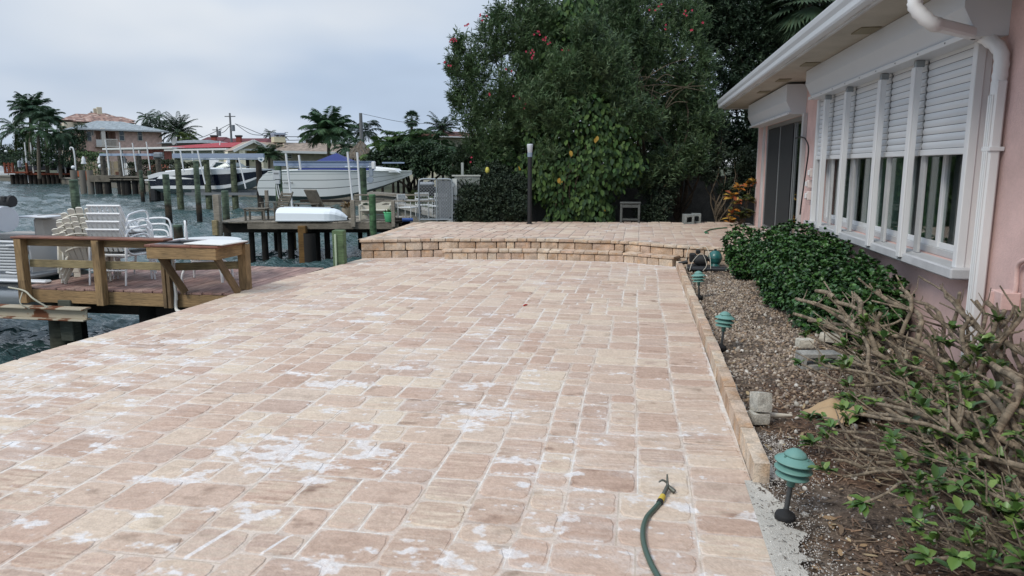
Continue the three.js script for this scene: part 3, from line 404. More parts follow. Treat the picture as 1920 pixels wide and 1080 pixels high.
  put('door_track', [span([2.46, 0.34, ZD - 0.16], [2.5, 2.4, ZD - 0.07]), span([2.44, 0.34, ZE + 0.03], [2.5, 2.4, ZE + 0.15])], wht, h);
  put('corner_trim', [span([2.492, 0.2, Z0 - 0.012], [2.53, 2.87, Z0 + 0.03])], wht, h);
  // boxes and conduits on the wall
  const bw = M('#d2c9c5', 0.5);
  for (const [u, v, s] of [[1523, 324, 0.1], [1518, 345, 0.09], [1517, 367, 0.1]]) { const p = atX(u, v, 2.46); const b = put('socket_box', [box(0.075, s * 1.3, s, 2.463, p[1], p[2], 0.01)], bw, h); put('cover', [box(0.03, s * 0.8, s * 0.7, 2.412, p[1], p[2] + 0.01, 0.008)], wht2, b); }
  { const a = atX(1519, 385, 2.48), b = atX(1514, 440, 2.48); put('conduit', [rod(a, b, 0.016), rod([2.48, b[1], b[2]], [2.48, b[1] - 0.02, b[2] - 0.35], 0.014)], pink, h); const c = atX(1884, 562, 2.44), d = atX(1903, 545, 2.47), e = atX(1908, 500, 2.47), f = atX(1925, 487, 2.47); put('meter_box', [box(0.12, 0.12, 0.16, 2.44, c[1], c[2], 0.006), box(0.03, 0.1, 0.02, 2.37, c[1], c[2] - 0.03)], pink, h); put('conduit', [hose([[2.46, c[1] + 0.05, c[2] + 0.05], d, e, f, [2.47, f[1] + 0.01, f[2] + 1.2]], 0.017, 30)], pink, h); }
  // downspout with its two elbows
  { const w = M('#d6d8da', 0.38), pts = [[1.8, 2.93, -5.35], [1.8, 2.84, -5.37]], A = atX(1716, 12, 1.82), B = atX(1748, 44, 1.93), C = atX(1838, 66, 2.36), D = atX(1876, 96, 2.435), E2 = atX(1874, 150, 2.44), Fv = atX(1826, 640, 2.44);
    const zz = (A[2] + B[2] + C[2] + D[2] + E2[2]) / 5; for (const p of [E2, Fv]) { p[0] = 2.44; } Fv[2] = E2[2]; Fv[1] = 0.12;
    const d = put('downspout', [bar(E2, Fv, 0.075, 0.1, 0.012), bar(B, C, 0.075, 0.09, 0.015)], w, h);
    const ribs = (list, n) => { const c = curve(list, n), r = c.map((_, i) => 0.047 + (i % 2 ? 0.004 : -0.002)); return limb(c, r, 14); };
    put('elbow', [ribs([[A[0] - 0.01, A[1] + 0.3, A[2]], [A[0], A[1] + 0.06, A[2]], A, B, [lerp(B[0], C[0], 0.12), lerp(B[1], C[1], 0.12), lerp(B[2], C[2], 0.12)]], 26)], w, d); put('elbow', [ribs([[lerp(B[0], C[0], 0.86), lerp(B[1], C[1], 0.86), lerp(B[2], C[2], 0.86)], C, D, E2, [E2[0], E2[1] - 0.1, E2[2]]], 24)], w, d);
    const s = []; for (const k of [-0.03, 0, 0.03]) s.push(bar([2.398, E2[1] - 0.1, E2[2] + k], [2.398, 0.15, E2[2] + k], 0.012, 0.012)); put('groove_rib', s, w, d); put('strap', [box(0.1, 0.03, 0.125, 2.445, 1.72, E2[2])], wht2, d); }
  // a thin dark hose hung over the door track
  solo('cable', 'thin dark cable looped over the white trim beside the sliding door', 'cable', hose([atX(1492, 259, 2.44), atX(1501, 257, 2.42), atX(1511, 262, 2.4), atX(1516, 278, 2.4), atX(1511, 320, 2.42), atX(1504, 370, 2.42), atX(1500, 402, 2.44)], 0.011, 40, 6), mat.dark);
}

// ================= THE PLANTING BED =================
let soilY;
R = rng(61);
{
  T.soil = texOf(1024, 1024, (u, v) => { const a = tfbm(u, v, 6, 4), b = tfbm(u, v, 40, 4), c = tfbm(u + 0.4, v, 120, 2), f = smooth(0.66, 0.72, c) * 55 - smooth(0.36, 0.3, b) * 40, n = (a - 0.5) * 50 + (b - 0.5) * 90; return [132 + n + f, 122 + n + f, 112 + n + f]; });
  T.soilbump = texOf(512, 512, (u, v) => tfbm(u, v, 24, 5), { srgb: false });
  const g = new THREE.PlaneGeometry(1.95, 16, 60, 420).rotateX(-Math.PI / 2).translate(1.56, 0, -4.2), p = g.attributes.position, col = new Float32Array(p.count * 3);
  for (let i = 0; i < p.count; i++) { const x = p.getX(i), z = p.getZ(i), n = fbm(x * 3, z * 3, 3), m = fbm(x * 9 + 5, z * 9, 3); p.setY(i, -0.03 + n * 0.05 * smooth(0.7, 1.1, x) + m * 0.018 - 0.012); const mul = smooth(-6.4, -5.2, z + (n - 0.5) * 2) * smooth(0.78, 1.0, x + (m - 0.5) * 0.3), grey = smooth(0.5, 0.62, fbm(x * 2 + 30, z * 2, 3)); const a = [0.34, 0.30, 0.26], b = [0.25, 0.165, 0.115], k = mul * (1 - grey * 0.75); for (let c = 0; c < 3; c++) col[3 * i + c] = lerp(a[c], b[c], k) * 1.25; }
  g.setAttribute('color', new THREE.BufferAttribute(col, 3)); g.computeVertexNormals();
  ground('planting_bed', muv(g), M('#ffffff', 0.96, { map: T.soil, vertexColors: true, bumpMap: rep(T.soilbump, 1.2), bumpScale: 0.012 }));
  soilY = (x, z) => { const n = fbm(x * 3, z * 3, 3), m = fbm(x * 9 + 5, z * 9, 3); return -0.03 + n * 0.05 * smooth(0.7, 1.1, x) + m * 0.018 - 0.012; };
  T.soilsand = texOf(512, 512, (u, v) => { const a = tfbm(u, v, 5, 4), b = tfbm(u + 0.3, v, 60, 3), k = smooth(0.6, 0.68, b * 0.6 + a * 0.4), c = 214 + (a - 0.5) * 60; return [lerp(c, 92, k), lerp(c * 0.99, 82, k), lerp(c * 0.97, 74, k)]; });
  // spilled pale sand along the paving edge, with a broken outline
  const q = [], N = 520; for (let i = 0; i < N; i++) { const f = (z) => { const near = smooth(-3.9, -3.5, z), w = near * (0.07 + 0.06 * smooth(-3.55, -3.3, z) * smooth(-2.6, -3.3, z)) + (1 - near) * 0.045; return w + (fbm(z * 7, 3, 5) - 0.5) * 0.14 * (0.3 + near) + (fbm(z * 40, 9, 3) - 0.5) * 0.05; }; const a = lerp(-1.3, -11.6, i / N), b = lerp(-1.3, -11.6, (i + 1) / N), e = (z) => (z > -3.68 ? 0.575 : 0.695); q.push([[e(a), 0.004, a], [e(a) + Math.max(0.01, f(a)), 0.006, a], [e(b) + Math.max(0.01, f(b)), 0.006, b], [e(b), 0.004, b]]); }
  ground('sand_strip', faces(q), M('#e2e0da', 0.95, { map: T.soilsand, bumpMap: rep(T.grit, 3), bumpScale: 0.004 }));
  // gravel and bark chips
  const scatter = (name, geo, m, n, spot, colors, flat) => { const im = new THREE.InstancedMesh(geo, m, n), o = new THREE.Object3D(), c = new THREE.Color(); for (let i = 0; i < n; i++) { const s = spot(); o.position.set(s[0], s[1], s[2]); if (flat) o.rotation.set(rr(-0.35, 0.35), rr(0, 6.28), rr(-0.35, 0.35)); else o.rotation.set(rr(0, 6.28), rr(0, 6.28), rr(0, 6.28)); o.scale.set(s[3] * rr(0.7, 1.4), s[3] * rr(0.55, 0.9), s[3] * rr(0.7, 1.2)); o.updateMatrix(); im.setMatrixAt(i, o.matrix); const k = pick(colors), b = rr(0.7, 1.25); im.setColorAt(i, c.setRGB(k[0] * b, k[1] * b, k[2] * b)); } im.name = name; im.userData.kind = 'stuff'; im.castShadow = im.receiveShadow = true; scene.add(im); };
  scatter('gravel', prep(new THREE.IcosahedronGeometry(1, 1)), M('#ffffff', 0.85), 13000, () => { let x, z; do { x = rr(0.76, 2.45); z = rr(-11.7, -4.6); } while (R() > smooth(-4.6, -6.6, z + (fbm(x * 2, z * 2, 2) - 0.5) * 2.4) * smooth(2.5, 2.0, x + z * 0.02) * (0.25 + 0.75 * smooth(0.36, 0.5, fbm(x * 3.1 + 70, z * 3.1, 3)))); return [x, soilY(x, z) + 0.004, z, rr(0.007, 0.017)]; }, [[0.27, 0.21, 0.155], [0.33, 0.265, 0.20], [0.20, 0.15, 0.11], [0.42, 0.37, 0.31], [0.22, 0.18, 0.15], [0.29, 0.21, 0.145], [0.13, 0.10, 0.085], [0.24, 0.19, 0.15]]);
  scatter('shell_grit', prep(new THREE.IcosahedronGeometry(1, 0)), M('#ffffff', 0.85), 2600, () => { const x = rr(0.72, 2.4), z = rr(-6, -1.6); return [x, soilY(x, z) + 0.003, z, rr(0.003, 0.009)]; }, [[0.45, 0.42, 0.38], [0.3, 0.27, 0.24], [0.2, 0.17, 0.15]]);
  scatter('sand_grains', prep(new THREE.IcosahedronGeometry(1, 0)), M('#ffffff', 0.9), 5200, () => { const z = rr(-4.4, -1.9), x = (z > -3.68 ? 0.58 : 0.7) + Math.abs(R() + R() + R() - 1.5) * 0.26 + 0.02; return [x, Math.max(0.003, soilY(x, z) + 0.002), z, rr(0.0012, 0.0042)]; }, [[0.62, 0.60, 0.57], [0.5, 0.48, 0.45], [0.38, 0.35, 0.32]]);
  scatter('fallen_leaves', slab([[-1, 0], [-0.5, 0.38], [0.3, 0.42], [1, 0], [0.3, -0.4], [-0.5, -0.36]], 0.04).rotateX(-Math.PI / 2), M('#ffffff', 0.8), 800, () => { const x = rr(0.72, 2.4), z = rr(-10, -1.6); return [x, soilY(x, z) + 0.016, z, rr(0.014, 0.03)]; }, [[0.30, 0.2, 0.11], [0.22, 0.14, 0.08], [0.38, 0.29, 0.17], [0.16, 0.11, 0.07]], true);
  scatter('pale_stones', prep(new THREE.IcosahedronGeometry(1, 1)), M('#ffffff', 0.85), 230, () => { const x = rr(0.74, 2.3), z = rr(-11, -2.0); return [x, soilY(x, z) + 0.008, z, rr(0.007, 0.021)]; }, [[0.46, 0.43, 0.38], [0.40, 0.36, 0.31], [0.52, 0.5, 0.46]]);
  scatter('litter', cbox(2.2, 0.16, 0.4, 0.05), M('#ffffff', 0.95), 900, () => { const z = rr(-3.8, -2.2), x = 0.58 + Math.pow(R(), 0.6) * 0.26; return [x, 0.01, z, rr(0.002, 0.008)]; }, [[0.09, 0.07, 0.055], [0.16, 0.12, 0.09], [0.05, 0.045, 0.04]], true);
  scatter('bark_mulch', cbox(2.6, 0.16, 0.34, 0.05), M('#ffffff', 0.95), 9000, () => { let x, z; do { x = rr(0.70, 2.45); z = rr(-6.6, -1.4); } while (R() > smooth(0.36, 0.62, fbm(x * 1.7 + 9, z * 1.7, 3)) * smooth(0.68, 0.98, x) + 0.03); return [x, soilY(x, z) + 0.008, z, rr(0.009, 0.022)]; }, [[0.16, 0.10, 0.065], [0.11, 0.07, 0.05], [0.22, 0.14, 0.09], [0.27, 0.2, 0.14], [0.07, 0.05, 0.04]], true);
}
R = rng(63);
{ // tiered garden lights
  const gm = M('#66928a', 0.5, { bumpMap: T.grit, bumpScale: 0.0006 }), gd = M('#4c756e', 0.55), lens = M('#5d8a82', 0.35);
  const tier = (y, r, k) => lathe([[0.018, y + 0.034 * k], [0.03, y + 0.03 * k], [r * 0.62, y + 0.014], [r * 0.94, y - 0.002], [r, y - 0.008], [r * 0.985, y - 0.012], [r * 0.9, y - 0.008], [r * 0.55, y + 0.008], [0.02, y + 0.016]], 36);
  const make = (label, at, tiltX, tiltZ) => { const o = thing('garden_light', label, 'garden light', at, 0, 'green tiered garden lights along the kerb');
    const t = new THREE.Matrix4().makeRotationFromEuler(new THREE.Euler(tiltX, 0, tiltZ)), A = (n, g, m, p) => put(n, join([g]).applyMatrix4(t), m, p, true);
    A('base', lathe([[0, 0.055], [0.012, 0.055], [0.016, 0.045], [0.042, 0.032], [0.047, 0.018], [0.043, -0.02], [0, -0.03]], 24), mat.rubber, o); A('pole', rod([0, 0.04, 0], [0, 0.17, 0], 0.0115, 0.0115, 14), M('#45484a', 0.45, { metalness: 0.3 }), o); A('collar', lathe([[0, 0.165], [0.018, 0.165], [0.02, 0.2], [0.026, 0.215], [0, 0.215]], 20), gd, o);
    A('lens', lathe([[0, 0.215], [0.05, 0.215], [0.052, 0.29], [0, 0.3]], 20), lens, o);
    for (const [y, r] of [[0.222, 0.074], [0.256, 0.084], [0.292, 0.088]]) A('shade', tier(y, r, 1), gm, o);
    A('cap', lathe([[0, 0.345], [0.022, 0.34], [0.042, 0.326], [0.05, 0.316], [0.05, 0.308], [0, 0.31]], 28), gm, o); for (let k = 0; k < 3; k++) { const a = k * 2.09 + 0.6; A('screw', prep(new THREE.SphereGeometry(0.006, 8, 6)).translate(Math.cos(a) * 0.055, 0.307, Math.sin(a) * 0.055), gd, o); } return o; };
  const a = make('nearest teal tiered garden light, on a black foot at the open end of the kerb', G(1471, 974, 0.0), -0.02, -0.1);
  const P2 = G(1352, 655, -0.01), P3 = G(1311, 560, -0.01);
  again(a, 'teal tiered garden light in the middle of the kerb, beside the tan gravel', P2, 0.5); again(a, 'teal tiered garden light farthest along the kerb, next to the black pond pump', P3, 2.1);
}
{ // rubble, pump and odds and ends in the bed
  const chunk = (w, h, d, n, seed) => { const q = rng(seed), g = new THREE.BoxGeometry(w, h, d, 5, 4, 5).toNonIndexed(), p = g.attributes.position; for (let i = 0; i < p.count; i++) { const x = p.getX(i), y = p.getY(i), z = p.getZ(i), e = (fbm(x * 22 + seed, y * 22 + z * 19 + seed, 3) - 0.5) * n; const k = 1 + e; const edge = (Math.abs(x) > w * 0.45) + (Math.abs(y) > h * 0.45) + (Math.abs(z) > d * 0.45); const f = edge > 2 ? 0.93 : edge > 1 ? 0.97 : 1; p.setXYZ(i, x * k * f, y * k * f, z * k * f); } g.computeVertexNormals(); return muv(g); };
  const rub = M('#ebe7da', 0.95, { map: rep(T.grain, 3), bumpMap: rep(T.grit, 4), bumpScale: 0.005 });
  const P = G(1422, 792, -0.01); solo('concrete_block', 'small broken concrete block lying flat beneath another next to the kerb', 'concrete block', chunk(0.11, 0.07, 0.1, 0.1, 4).rotateY(0.2).translate(P[0], P[1] + 0.035, P[2]), rub); solo('concrete_block', 'pale broken brick-shaped concrete piece set upright on top of another beside the kerb', 'concrete block', chunk(0.1, 0.125, 0.12, 0.08, 9).rotateY(0.3).rotateX(-0.25).translate(P[0] + 0.012, P[1] + 0.128, P[2] - 0.03), rub);
  const Q = G(1458, 783, 0.01); solo('pipe', 'short white pipe stub lying beside the broken concrete blocks', 'pipe', rod([Q[0] - 0.06, 0.03, Q[2] + 0.02], [Q[0] + 0.09, 0.022, Q[2] - 0.02], 0.02, 0.008, 12), M('#c9c2b4', 0.6));
  const cl = new THREE.PlaneGeometry(0.42, 0.3, 26, 20).rotateX(-Math.PI / 2), cpp = cl.attributes.position; for (let i = 0; i < cpp.count; i++) { const x = cpp.getX(i), z = cpp.getZ(i); cpp.setY(i, 0.02 + 0.13 * fbm(x * 6 + 4, z * 7, 3) * smooth(0.26, 0.05, Math.hypot(x, z))); cpp.setX(i, x * (1 + 0.3 * (fbm(z * 9, 2, 2) - 0.5))); } cl.computeVertexNormals(); const C = G(1580, 782, 0); solo('cardboard', 'crumpled tan sheet of cardboard on the ground under the cut shrub', 'cardboard', muv(cl).rotateY(0.5).translate(C[0], 0.0, C[2]), M('#ad9372', 0.85));
  for (const [u, v, w, lab] of [[1508, 648, 0.13, 'off-white broken stone at the left end of the rubble behind the cut shrub'], [1560, 638, 0.2, 'largest off-white stone lying across the rubble behind the cut shrub'], [1592, 680, 0.2, 'off-white stone slab below the others, half hidden by cut branches']]) { const p = G(u, v, 0.05); solo('stone', lab, 'stone', chunk(w, 0.07, 0.11, 0.14, u).rotateY(rr(-0.4, 0.4)).translate(p[0], 0.075, p[2]), M('#e6e0d0', 0.95, { map: T.grain })); }
  { const p = G(1535, 690, 0), t = thing('cinder_block', 'grey hollow cinder block on the soil under the off-white stones', 'cinder block', [p[0], 0, p[2]], 0.2); put('block', slab([[-0.15, 0], [0.15, 0], [0.15, 0.12], [-0.15, 0.12]], 0.14, [[[-0.12, 0.028], [-0.015, 0.028], [-0.015, 0.095], [-0.12, 0.095]], [[0.015, 0.028], [0.12, 0.028], [0.12, 0.095], [0.015, 0.095]]], 0.004).translate(0, 0.0, -0.1), M('#b8b8b2', 0.95, { map: T.grain }), t, true); }
  const pp = G(1303, 506, 0), tr = thing('pump_tray', 'flat black plastic tray under the pump and ball at the foot of the terrace wall', 'tray', [pp[0] + 0.18, 0, pp[2]]); put('tray', [box(0.62, 0.05, 0.34, 0, 0.035, 0, 0.012), box(0.56, 0.012, 0.28, 0, 0.066, 0)], M('#33363a', 0.5), tr, true);
  const pu = thing('pond_pump', 'black pond pump with round housing on the tray beside the terrace wall', 'pump', [pp[0] + 0.06, 0.07, pp[2]]); put('housing', [lathe([[0, -0.1], [0.06, -0.1], [0.085, -0.06], [0.085, 0.06], [0.06, 0.1], [0, 0.1]], 20).rotateZ(1.57).translate(0.02, 0.09, 0.03), box(0.2, 0.03, 0.14, 0, 0.012, 0, 0.01)], mat.dark, pu, true); put('motor', [box(0.1, 0.14, 0.12, -0.1, 0.12, -0.03, 0.015), box(0.07, 0.06, 0.08, -0.02, 0.21, -0.03, 0.01)], mat.black, pu, true); put('outlet', [rod([0.11, 0.1, 0.02], [0.2, 0.12, 0.02], 0.03, 0.034, 14), rod([-0.18, 0.06, 0.05], [-0.32, 0.03, 0.06], 0.03, 0.024, 12)], mat.black, pu, true);
  const bl = thing('ball_float', 'dark teal round tank on the black tray next to the pond pump', 'tank', [pp[0] + 0.3, 0.07, pp[2] - 0.02]); put('tank', [prep(new THREE.SphereGeometry(0.108, 28, 20)).scale(1, 1.08, 1).translate(0, 0.125, 0), rod([0, 0, 0], [0, 0.04, 0], 0.085, 0.07, 24)], MP('#23615e', 0.35, { clearcoat: 0.3 }), bl, true); put('band', prep(new THREE.TorusGeometry(0.11, 0.006, 8, 30)).rotateX(1.57).translate(0, 0.125, 0), M('#1c4c4a', 0.4), bl, true); put('valve', [rod([0, 0.23, 0], [0, 0.262, 0], 0.02)], mat.black, bl, true);
  solo('cord', 'thin pale cord looping over the pond pump and the round tank', 'cord', [hose([[pp[0] - 0.13, 0.02, pp[2] + 0.1], [pp[0] - 0.14, 0.2, pp[2]], [pp[0] - 0.08, 0.37, pp[2] - 0.08], [pp[0] + 0.03, 0.33, pp[2] - 0.04], [pp[0] + 0.14, 0.37, pp[2]], [pp[0] + 0.2, 0.26, pp[2] + 0.1], [pp[0] + 0.22, 0.05, pp[2] + 0.2]], 0.0045, 50, 6), hose([[pp[0] - 0.1, 0.02, pp[2] + 0.25], [pp[0] - 0.04, 0.16, pp[2] + 0.12], [pp[0] + 0.08, 0.27, pp[2] + 0.1], [pp[0] + 0.16, 0.1, pp[2] + 0.14], [pp[0] + 0.1, 0.02, pp[2] + 0.25]], 0.0045, 40, 6), hose([[pp[0] + 0.34, 0.33, pp[2]], [pp[0] + 0.5, 0.3, pp[2] + 0.02], [pp[0] + 0.52, 0.12, pp[2] + 0.06], [pp[0] + 0.44, 0.03, pp[2] + 0.26]], 0.0045, 40, 6)], M('#c9c4b6', 0.6));
}
{ // garden hose on the patio and on the terrace, a dropped peg
  const pts = [[1262, 1180], [1238, 1090], [1222, 1060], [1208, 1022], [1206, 992], [1213, 970], [1226, 955], [1236, 944]].map(([u, v]) => { const p = G(u, v, 0.012); return p; });
  const h = thing('garden_hose', 'dark green garden hose with a grey nozzle lying on the pavers in front', 'garden hose', pts[4]); const g = M('#3c5247', 0.35); put('hose', hose(pts, 0.0125, 50, 12), g, h);
  const a = pts[pts.length - 1], b = G(1245, 926, 0.02), c = G(1253, 912, 0.025); put('hose_coupling', [rod(a, [lerp(a[0], b[0], 0.25), 0.014, lerp(a[2], b[2], 0.25)], 0.0155, 0.0155, 16)], mat.dark, h); const e = [lerp(a[0], b[0], 0.25), 0.014, lerp(a[2], b[2], 0.25)], f = [lerp(a[0], b[0], 0.75), 0.018, lerp(a[2], b[2], 0.75)]; put('connector', rod(e, f, 0.0165, 0.0145, 16), M('#c4ab3e', 0.45), h);
  const nz = M('#5d5f58', 0.45, { metalness: 0.4 }); put('nozzle', [rod(f, [c[0] - 0.004, 0.03, c[2] + 0.01], 0.011, 0.01, 14), rod([c[0] - 0.004, 0.03, c[2] + 0.012], [c[0] - 0.006, 0.075, c[2] - 0.03], 0.008, 0.004, 12), rod([c[0] - 0.004, 0.03, c[2] + 0.006], [c[0] + 0.03, 0.013, c[2] + 0.03], 0.01, 0.012, 14), limb(curve([[c[0] - 0.006, 0.045, c[2]], [c[0] - 0.03, 0.055, c[2] - 0.002], [c[0] - 0.048, 0.045, c[2] + 0.004]], 8), [0.006, 0.006, 0.006, 0.006, 0.006, 0.005, 0.005, 0.004, 0.003], 8)], nz, h);
  const q = [[1363, 427], [1350, 428], [1335, 430], [1326, 433], [1322, 436], [1328, 437]].map(([u, v]) => G(u, v, TH + 0.014)); solo('garden_hose', 'short green end of hose on the raised terrace near the orange shrub', 'garden hose', hose(q, 0.014, 24, 8), M('#2f6b4a', 0.4));
  const p = G(985, 572, 0.008); solo('clothes_peg', 'tiny bright red peg dropped in the middle of the patio', 'peg', [box(0.014, 0.012, 0.075, 0, 0.006, 0, 0.003).rotateY(-0.5).translate(p[0], 0.002, p[2]), box(0.01, 0.01, 0.04, 0.006, 0.014, 0.01, 0.003).rotateY(-0.5).translate(p[0], 0.002, p[2])], M('#b5261e', 0.5));
  // lamp post and loose things along the back of the terrace
  const l = G(993, 420, TH), t = thing('lamp_post', 'slim black post with a pale grey cap standing at the back of the terrace', 'lamp post', l); const top = Yv(270, 16.2) - TH; put('pole', [rod([0, 0, 0], [0, top - 0.28, 0], 0.05, 0.047, 18), rod([0, 0, 0], [0, 0.02, 0], 0.07, 0.065, 18)], mat.black, t, true); put('collar', [rod([0, top - 0.28, 0], [0, top - 0.19, 0], 0.053, 0.056, 18)], M('#7c8a9a', 0.5), t, true); put('cap', [lathe([[0, top - 0.19], [0.05, top - 0.19], [0.066, top - 0.03], [0.058, top], [0, top + 0.004]], 20)], M('#b8bcc2', 0.5), t, true);
}

// ================= PLANTS =================
class Leaves {
  constructor() { this.p = []; this.c = []; this.i = []; this.n = 0; }
  // a leaf from its stalk p along d (unit), its face towards n; folded a little along the midrib, tip bent by droop
  leaf(p, d, n, len, wid, col, kind = 2, droop = 0.15, fold = 0.25) {
    let sx = d[1] * n[2] - d[2] * n[1], sy = d[2] * n[0] - d[0] * n[2], sz = d[0] * n[1] - d[1] * n[0]; const l = Math.hypot(sx, sy, sz) || 1; sx /= l; sy /= l; sz /= l;
    const nx = sy * d[2] - sz * d[1], ny = sz * d[0] - sx * d[2], nz = sx * d[1] - sy * d[0], b = this.n, P = this.p;
    const v = (t, w, up) => { const q = -droop * t * t * len; P.push(p[0] + d[0] * len * t + sx * wid * w + nx * up, p[1] + d[1] * len * t + sy * wid * w + ny * up + q, p[2] + d[2] * len * t + sz * wid * w + nz * up); };
    const f = fold * wid;
    if (kind === 2) { v(0, 0, 0); v(0.45, -0.5, f); v(0.45, 0.5, f); v(1, 0, 0); this.i.push(b, b + 1, b + 3, b, b + 3, b + 2); this.n += 4; }
    else { v(0, 0, 0); v(0.3, -0.42, f); v(0.3, 0.42, f); v(0.68, -0.46, f); v(0.68, 0.46, f); v(1, 0, 0); v(0.5, 0, 0); this.i.push(b, b + 1, b + 6, b, b + 6, b + 2, b + 1, b + 3, b + 6, b + 2, b + 6, b + 4, b + 3, b + 5, b + 6, b + 4, b + 6, b + 5); this.n += 7; }
    for (let k = kind === 2 ? 4 : 7; k--;) this.c.push(col[0], col[1], col[2]);
  }
  mesh(name, material, parent) {
    const g = new THREE.BufferGeometry(), o = parent ? parent.position : { x: 0, y: 0, z: 0 }, P = Float32Array.from(this.p); for (let i = 0; i < P.length; i += 3) { P[i] -= o.x; P[i + 1] -= o.y; P[i + 2] -= o.z; }
    g.setAttribute('position', new THREE.BufferAttribute(P, 3)); g.setAttribute('color', new THREE.BufferAttribute(Float32Array.from(this.c), 3)); g.setIndex(new THREE.BufferAttribute(Uint32Array.from(this.i), 1)); g.computeVertexNormals();
    const m = new THREE.Mesh(g, material); m.name = name; m.castShadow = m.receiveShadow = true; (parent || scene).add(m); return m;
  }
}
const leafMat = MP('#ffffff', 0.6, { vertexColors: true, specularIntensity: 0.5, transmission: 0.25 });
const glossMat = MP('#ffffff', 0.38, { vertexColors: true, specularIntensity: 0.8 });
const vineMat = MP('#ffffff', 0.62, { vertexColors: true, specularIntensity: 0.4 });
const softMat = MP('#ffffff', 0.8, { vertexColors: true, transmission: 0.3, specularIntensity: 0.4 });
const nrm = (v) => { const l = Math.hypot(v[0], v[1], v[2]) || 1; return [v[0] / l, v[1] / l, v[2] / l]; };
const rdir = () => { const z = rr(-1, 1), a = rr(0, 6.283), s = Math.sqrt(1 - z * z); return [s * Math.cos(a), z, s * Math.sin(a)]; };
const mix3 = (a, b, t) => [lerp(a[0], b[0], t), lerp(a[1], b[1], t), lerp(a[2], b[2], t)];
const vary = (c, s) => { const k = 1 + rr(-s, s), h = rr(-s, s) * 0.35; return [c[0] * k * (1 + h), c[1] * k, c[2] * k * (1 - h)]; };
// twigs of narrow leaves through an ellipsoid [x, y, z, rx, ry, rz, twigs]
function twiggy(L, blob, o) {
  const [x, y, z, rx, ry, rz, n] = blob;
  for (let i = 0; i < n; i++) {
    const d = rdir(), k = Math.pow(R(), 0.38) * rr(0.86, 1.12), t = [x + d[0] * rx * k, y + d[1] * ry * k, z + d[2] * rz * k];
    const dir = nrm([d[0] * 0.8 + rr(-0.5, 0.5), d[1] * 0.5 + (o.up ?? 0.5) + rr(-0.3, 0.3), d[2] * 0.8 + rr(-0.5, 0.5)]), tw = pick(o.cols), m = Math.round(o.per * rr(0.6, 1.3)), len0 = o.len * rr(0.8, 1.2);
    for (let j = 0; j < m; j++) { const s = rr(-o.span, 0), r = rdir(), ld = nrm([dir[0] * (o.along ?? 0.7) + r[0] * 0.8, dir[1] * (o.along ?? 0.7) + r[1] * 0.8 - (o.hang ?? 0), dir[2] * (o.along ?? 0.7) + r[2] * 0.8]); L.leaf([t[0] + dir[0] * s, t[1] + dir[1] * s, t[2] + dir[2] * s], ld, nrm([r[1] + rr(-0.3, 0.3), 0.9, r[0] + rr(-0.3, 0.3)]), len0 * rr(0.7, 1.2), o.wid * rr(0.75, 1.2), vary(tw, o.v ?? 0.2), o.kind ?? 2, o.droop ?? 0.12); }
  }
}
const bl = (u, v, r, z, n, f = 1) => { const c = atZ(u, v, z), k = r * Math.abs(z) / F / Math.cos(YAW) * 1.0; return [c[0], c[1], c[2], k, k * f, k * 0.9, n]; };
const trunkMat = M('#6b6055', 0.95, { map: T.bark }), darkTrunk = M('#3a332c', 0.95, { map: T.bark }), twigMat = M('#8a7f70', 0.95, { map: T.bark });
function stems(from, tos, r0, r1, wig = 0.12) { return tos.map((t) => { const n = 8, pts = [], rad = [], a = R() * 9; for (let i = 0; i <= n; i++) { const k = i / n, w = Math.sin(k * Math.PI) * wig; pts.push([lerp(from[0], t[0], Math.pow(k, 1.15)) + Math.sin(k * 5 + a) * w, lerp(from[1], t[1], Math.pow(k, 0.9)), lerp(from[2], t[2], Math.pow(k, 1.15)) + Math.cos(k * 4 + a) * w]); rad.push(lerp(r0, r1, k)); } return limb(pts, rad, 6); }); }

const OLE = [[0.074, 0.132, 0.052], [0.092, 0.150, 0.066], [0.056, 0.106, 0.044], [0.112, 0.166, 0.084]], DARKG = [[0.028, 0.056, 0.028], [0.038, 0.070, 0.036], [0.022, 0.044, 0.023]], VINE = [[0.030, 0.066, 0.016], [0.022, 0.050, 0.015], [0.044, 0.084, 0.019], [0.016, 0.038, 0.014], [0.052, 0.094, 0.026]];
function flowers(parent, spots, z, n) { // clusters of five-petalled red flowers
  for (const [u, v, s] of spots) { const L = new Leaves(), c = atZ(u, v, z); for (let k = 0; k < (s ?? 1) * 4; k++) { const d = rdir(), p = [c[0] + d[0] * 0.1, c[1] + d[1] * 0.08, c[2] + Math.abs(d[2]) * 0.1]; for (let j = 0; j < 5; j++) { const a = j * 1.257 + R(); L.leaf(p, nrm([Math.cos(a), Math.sin(a), 0.25]), [0, 0, 1], 0.03, 0.026, vary([0.42, 0.035, 0.075], 0.3), 2, 0, 0.1); } } L.mesh('flower_cluster', leafMat, parent); }
}
R = rng(71);
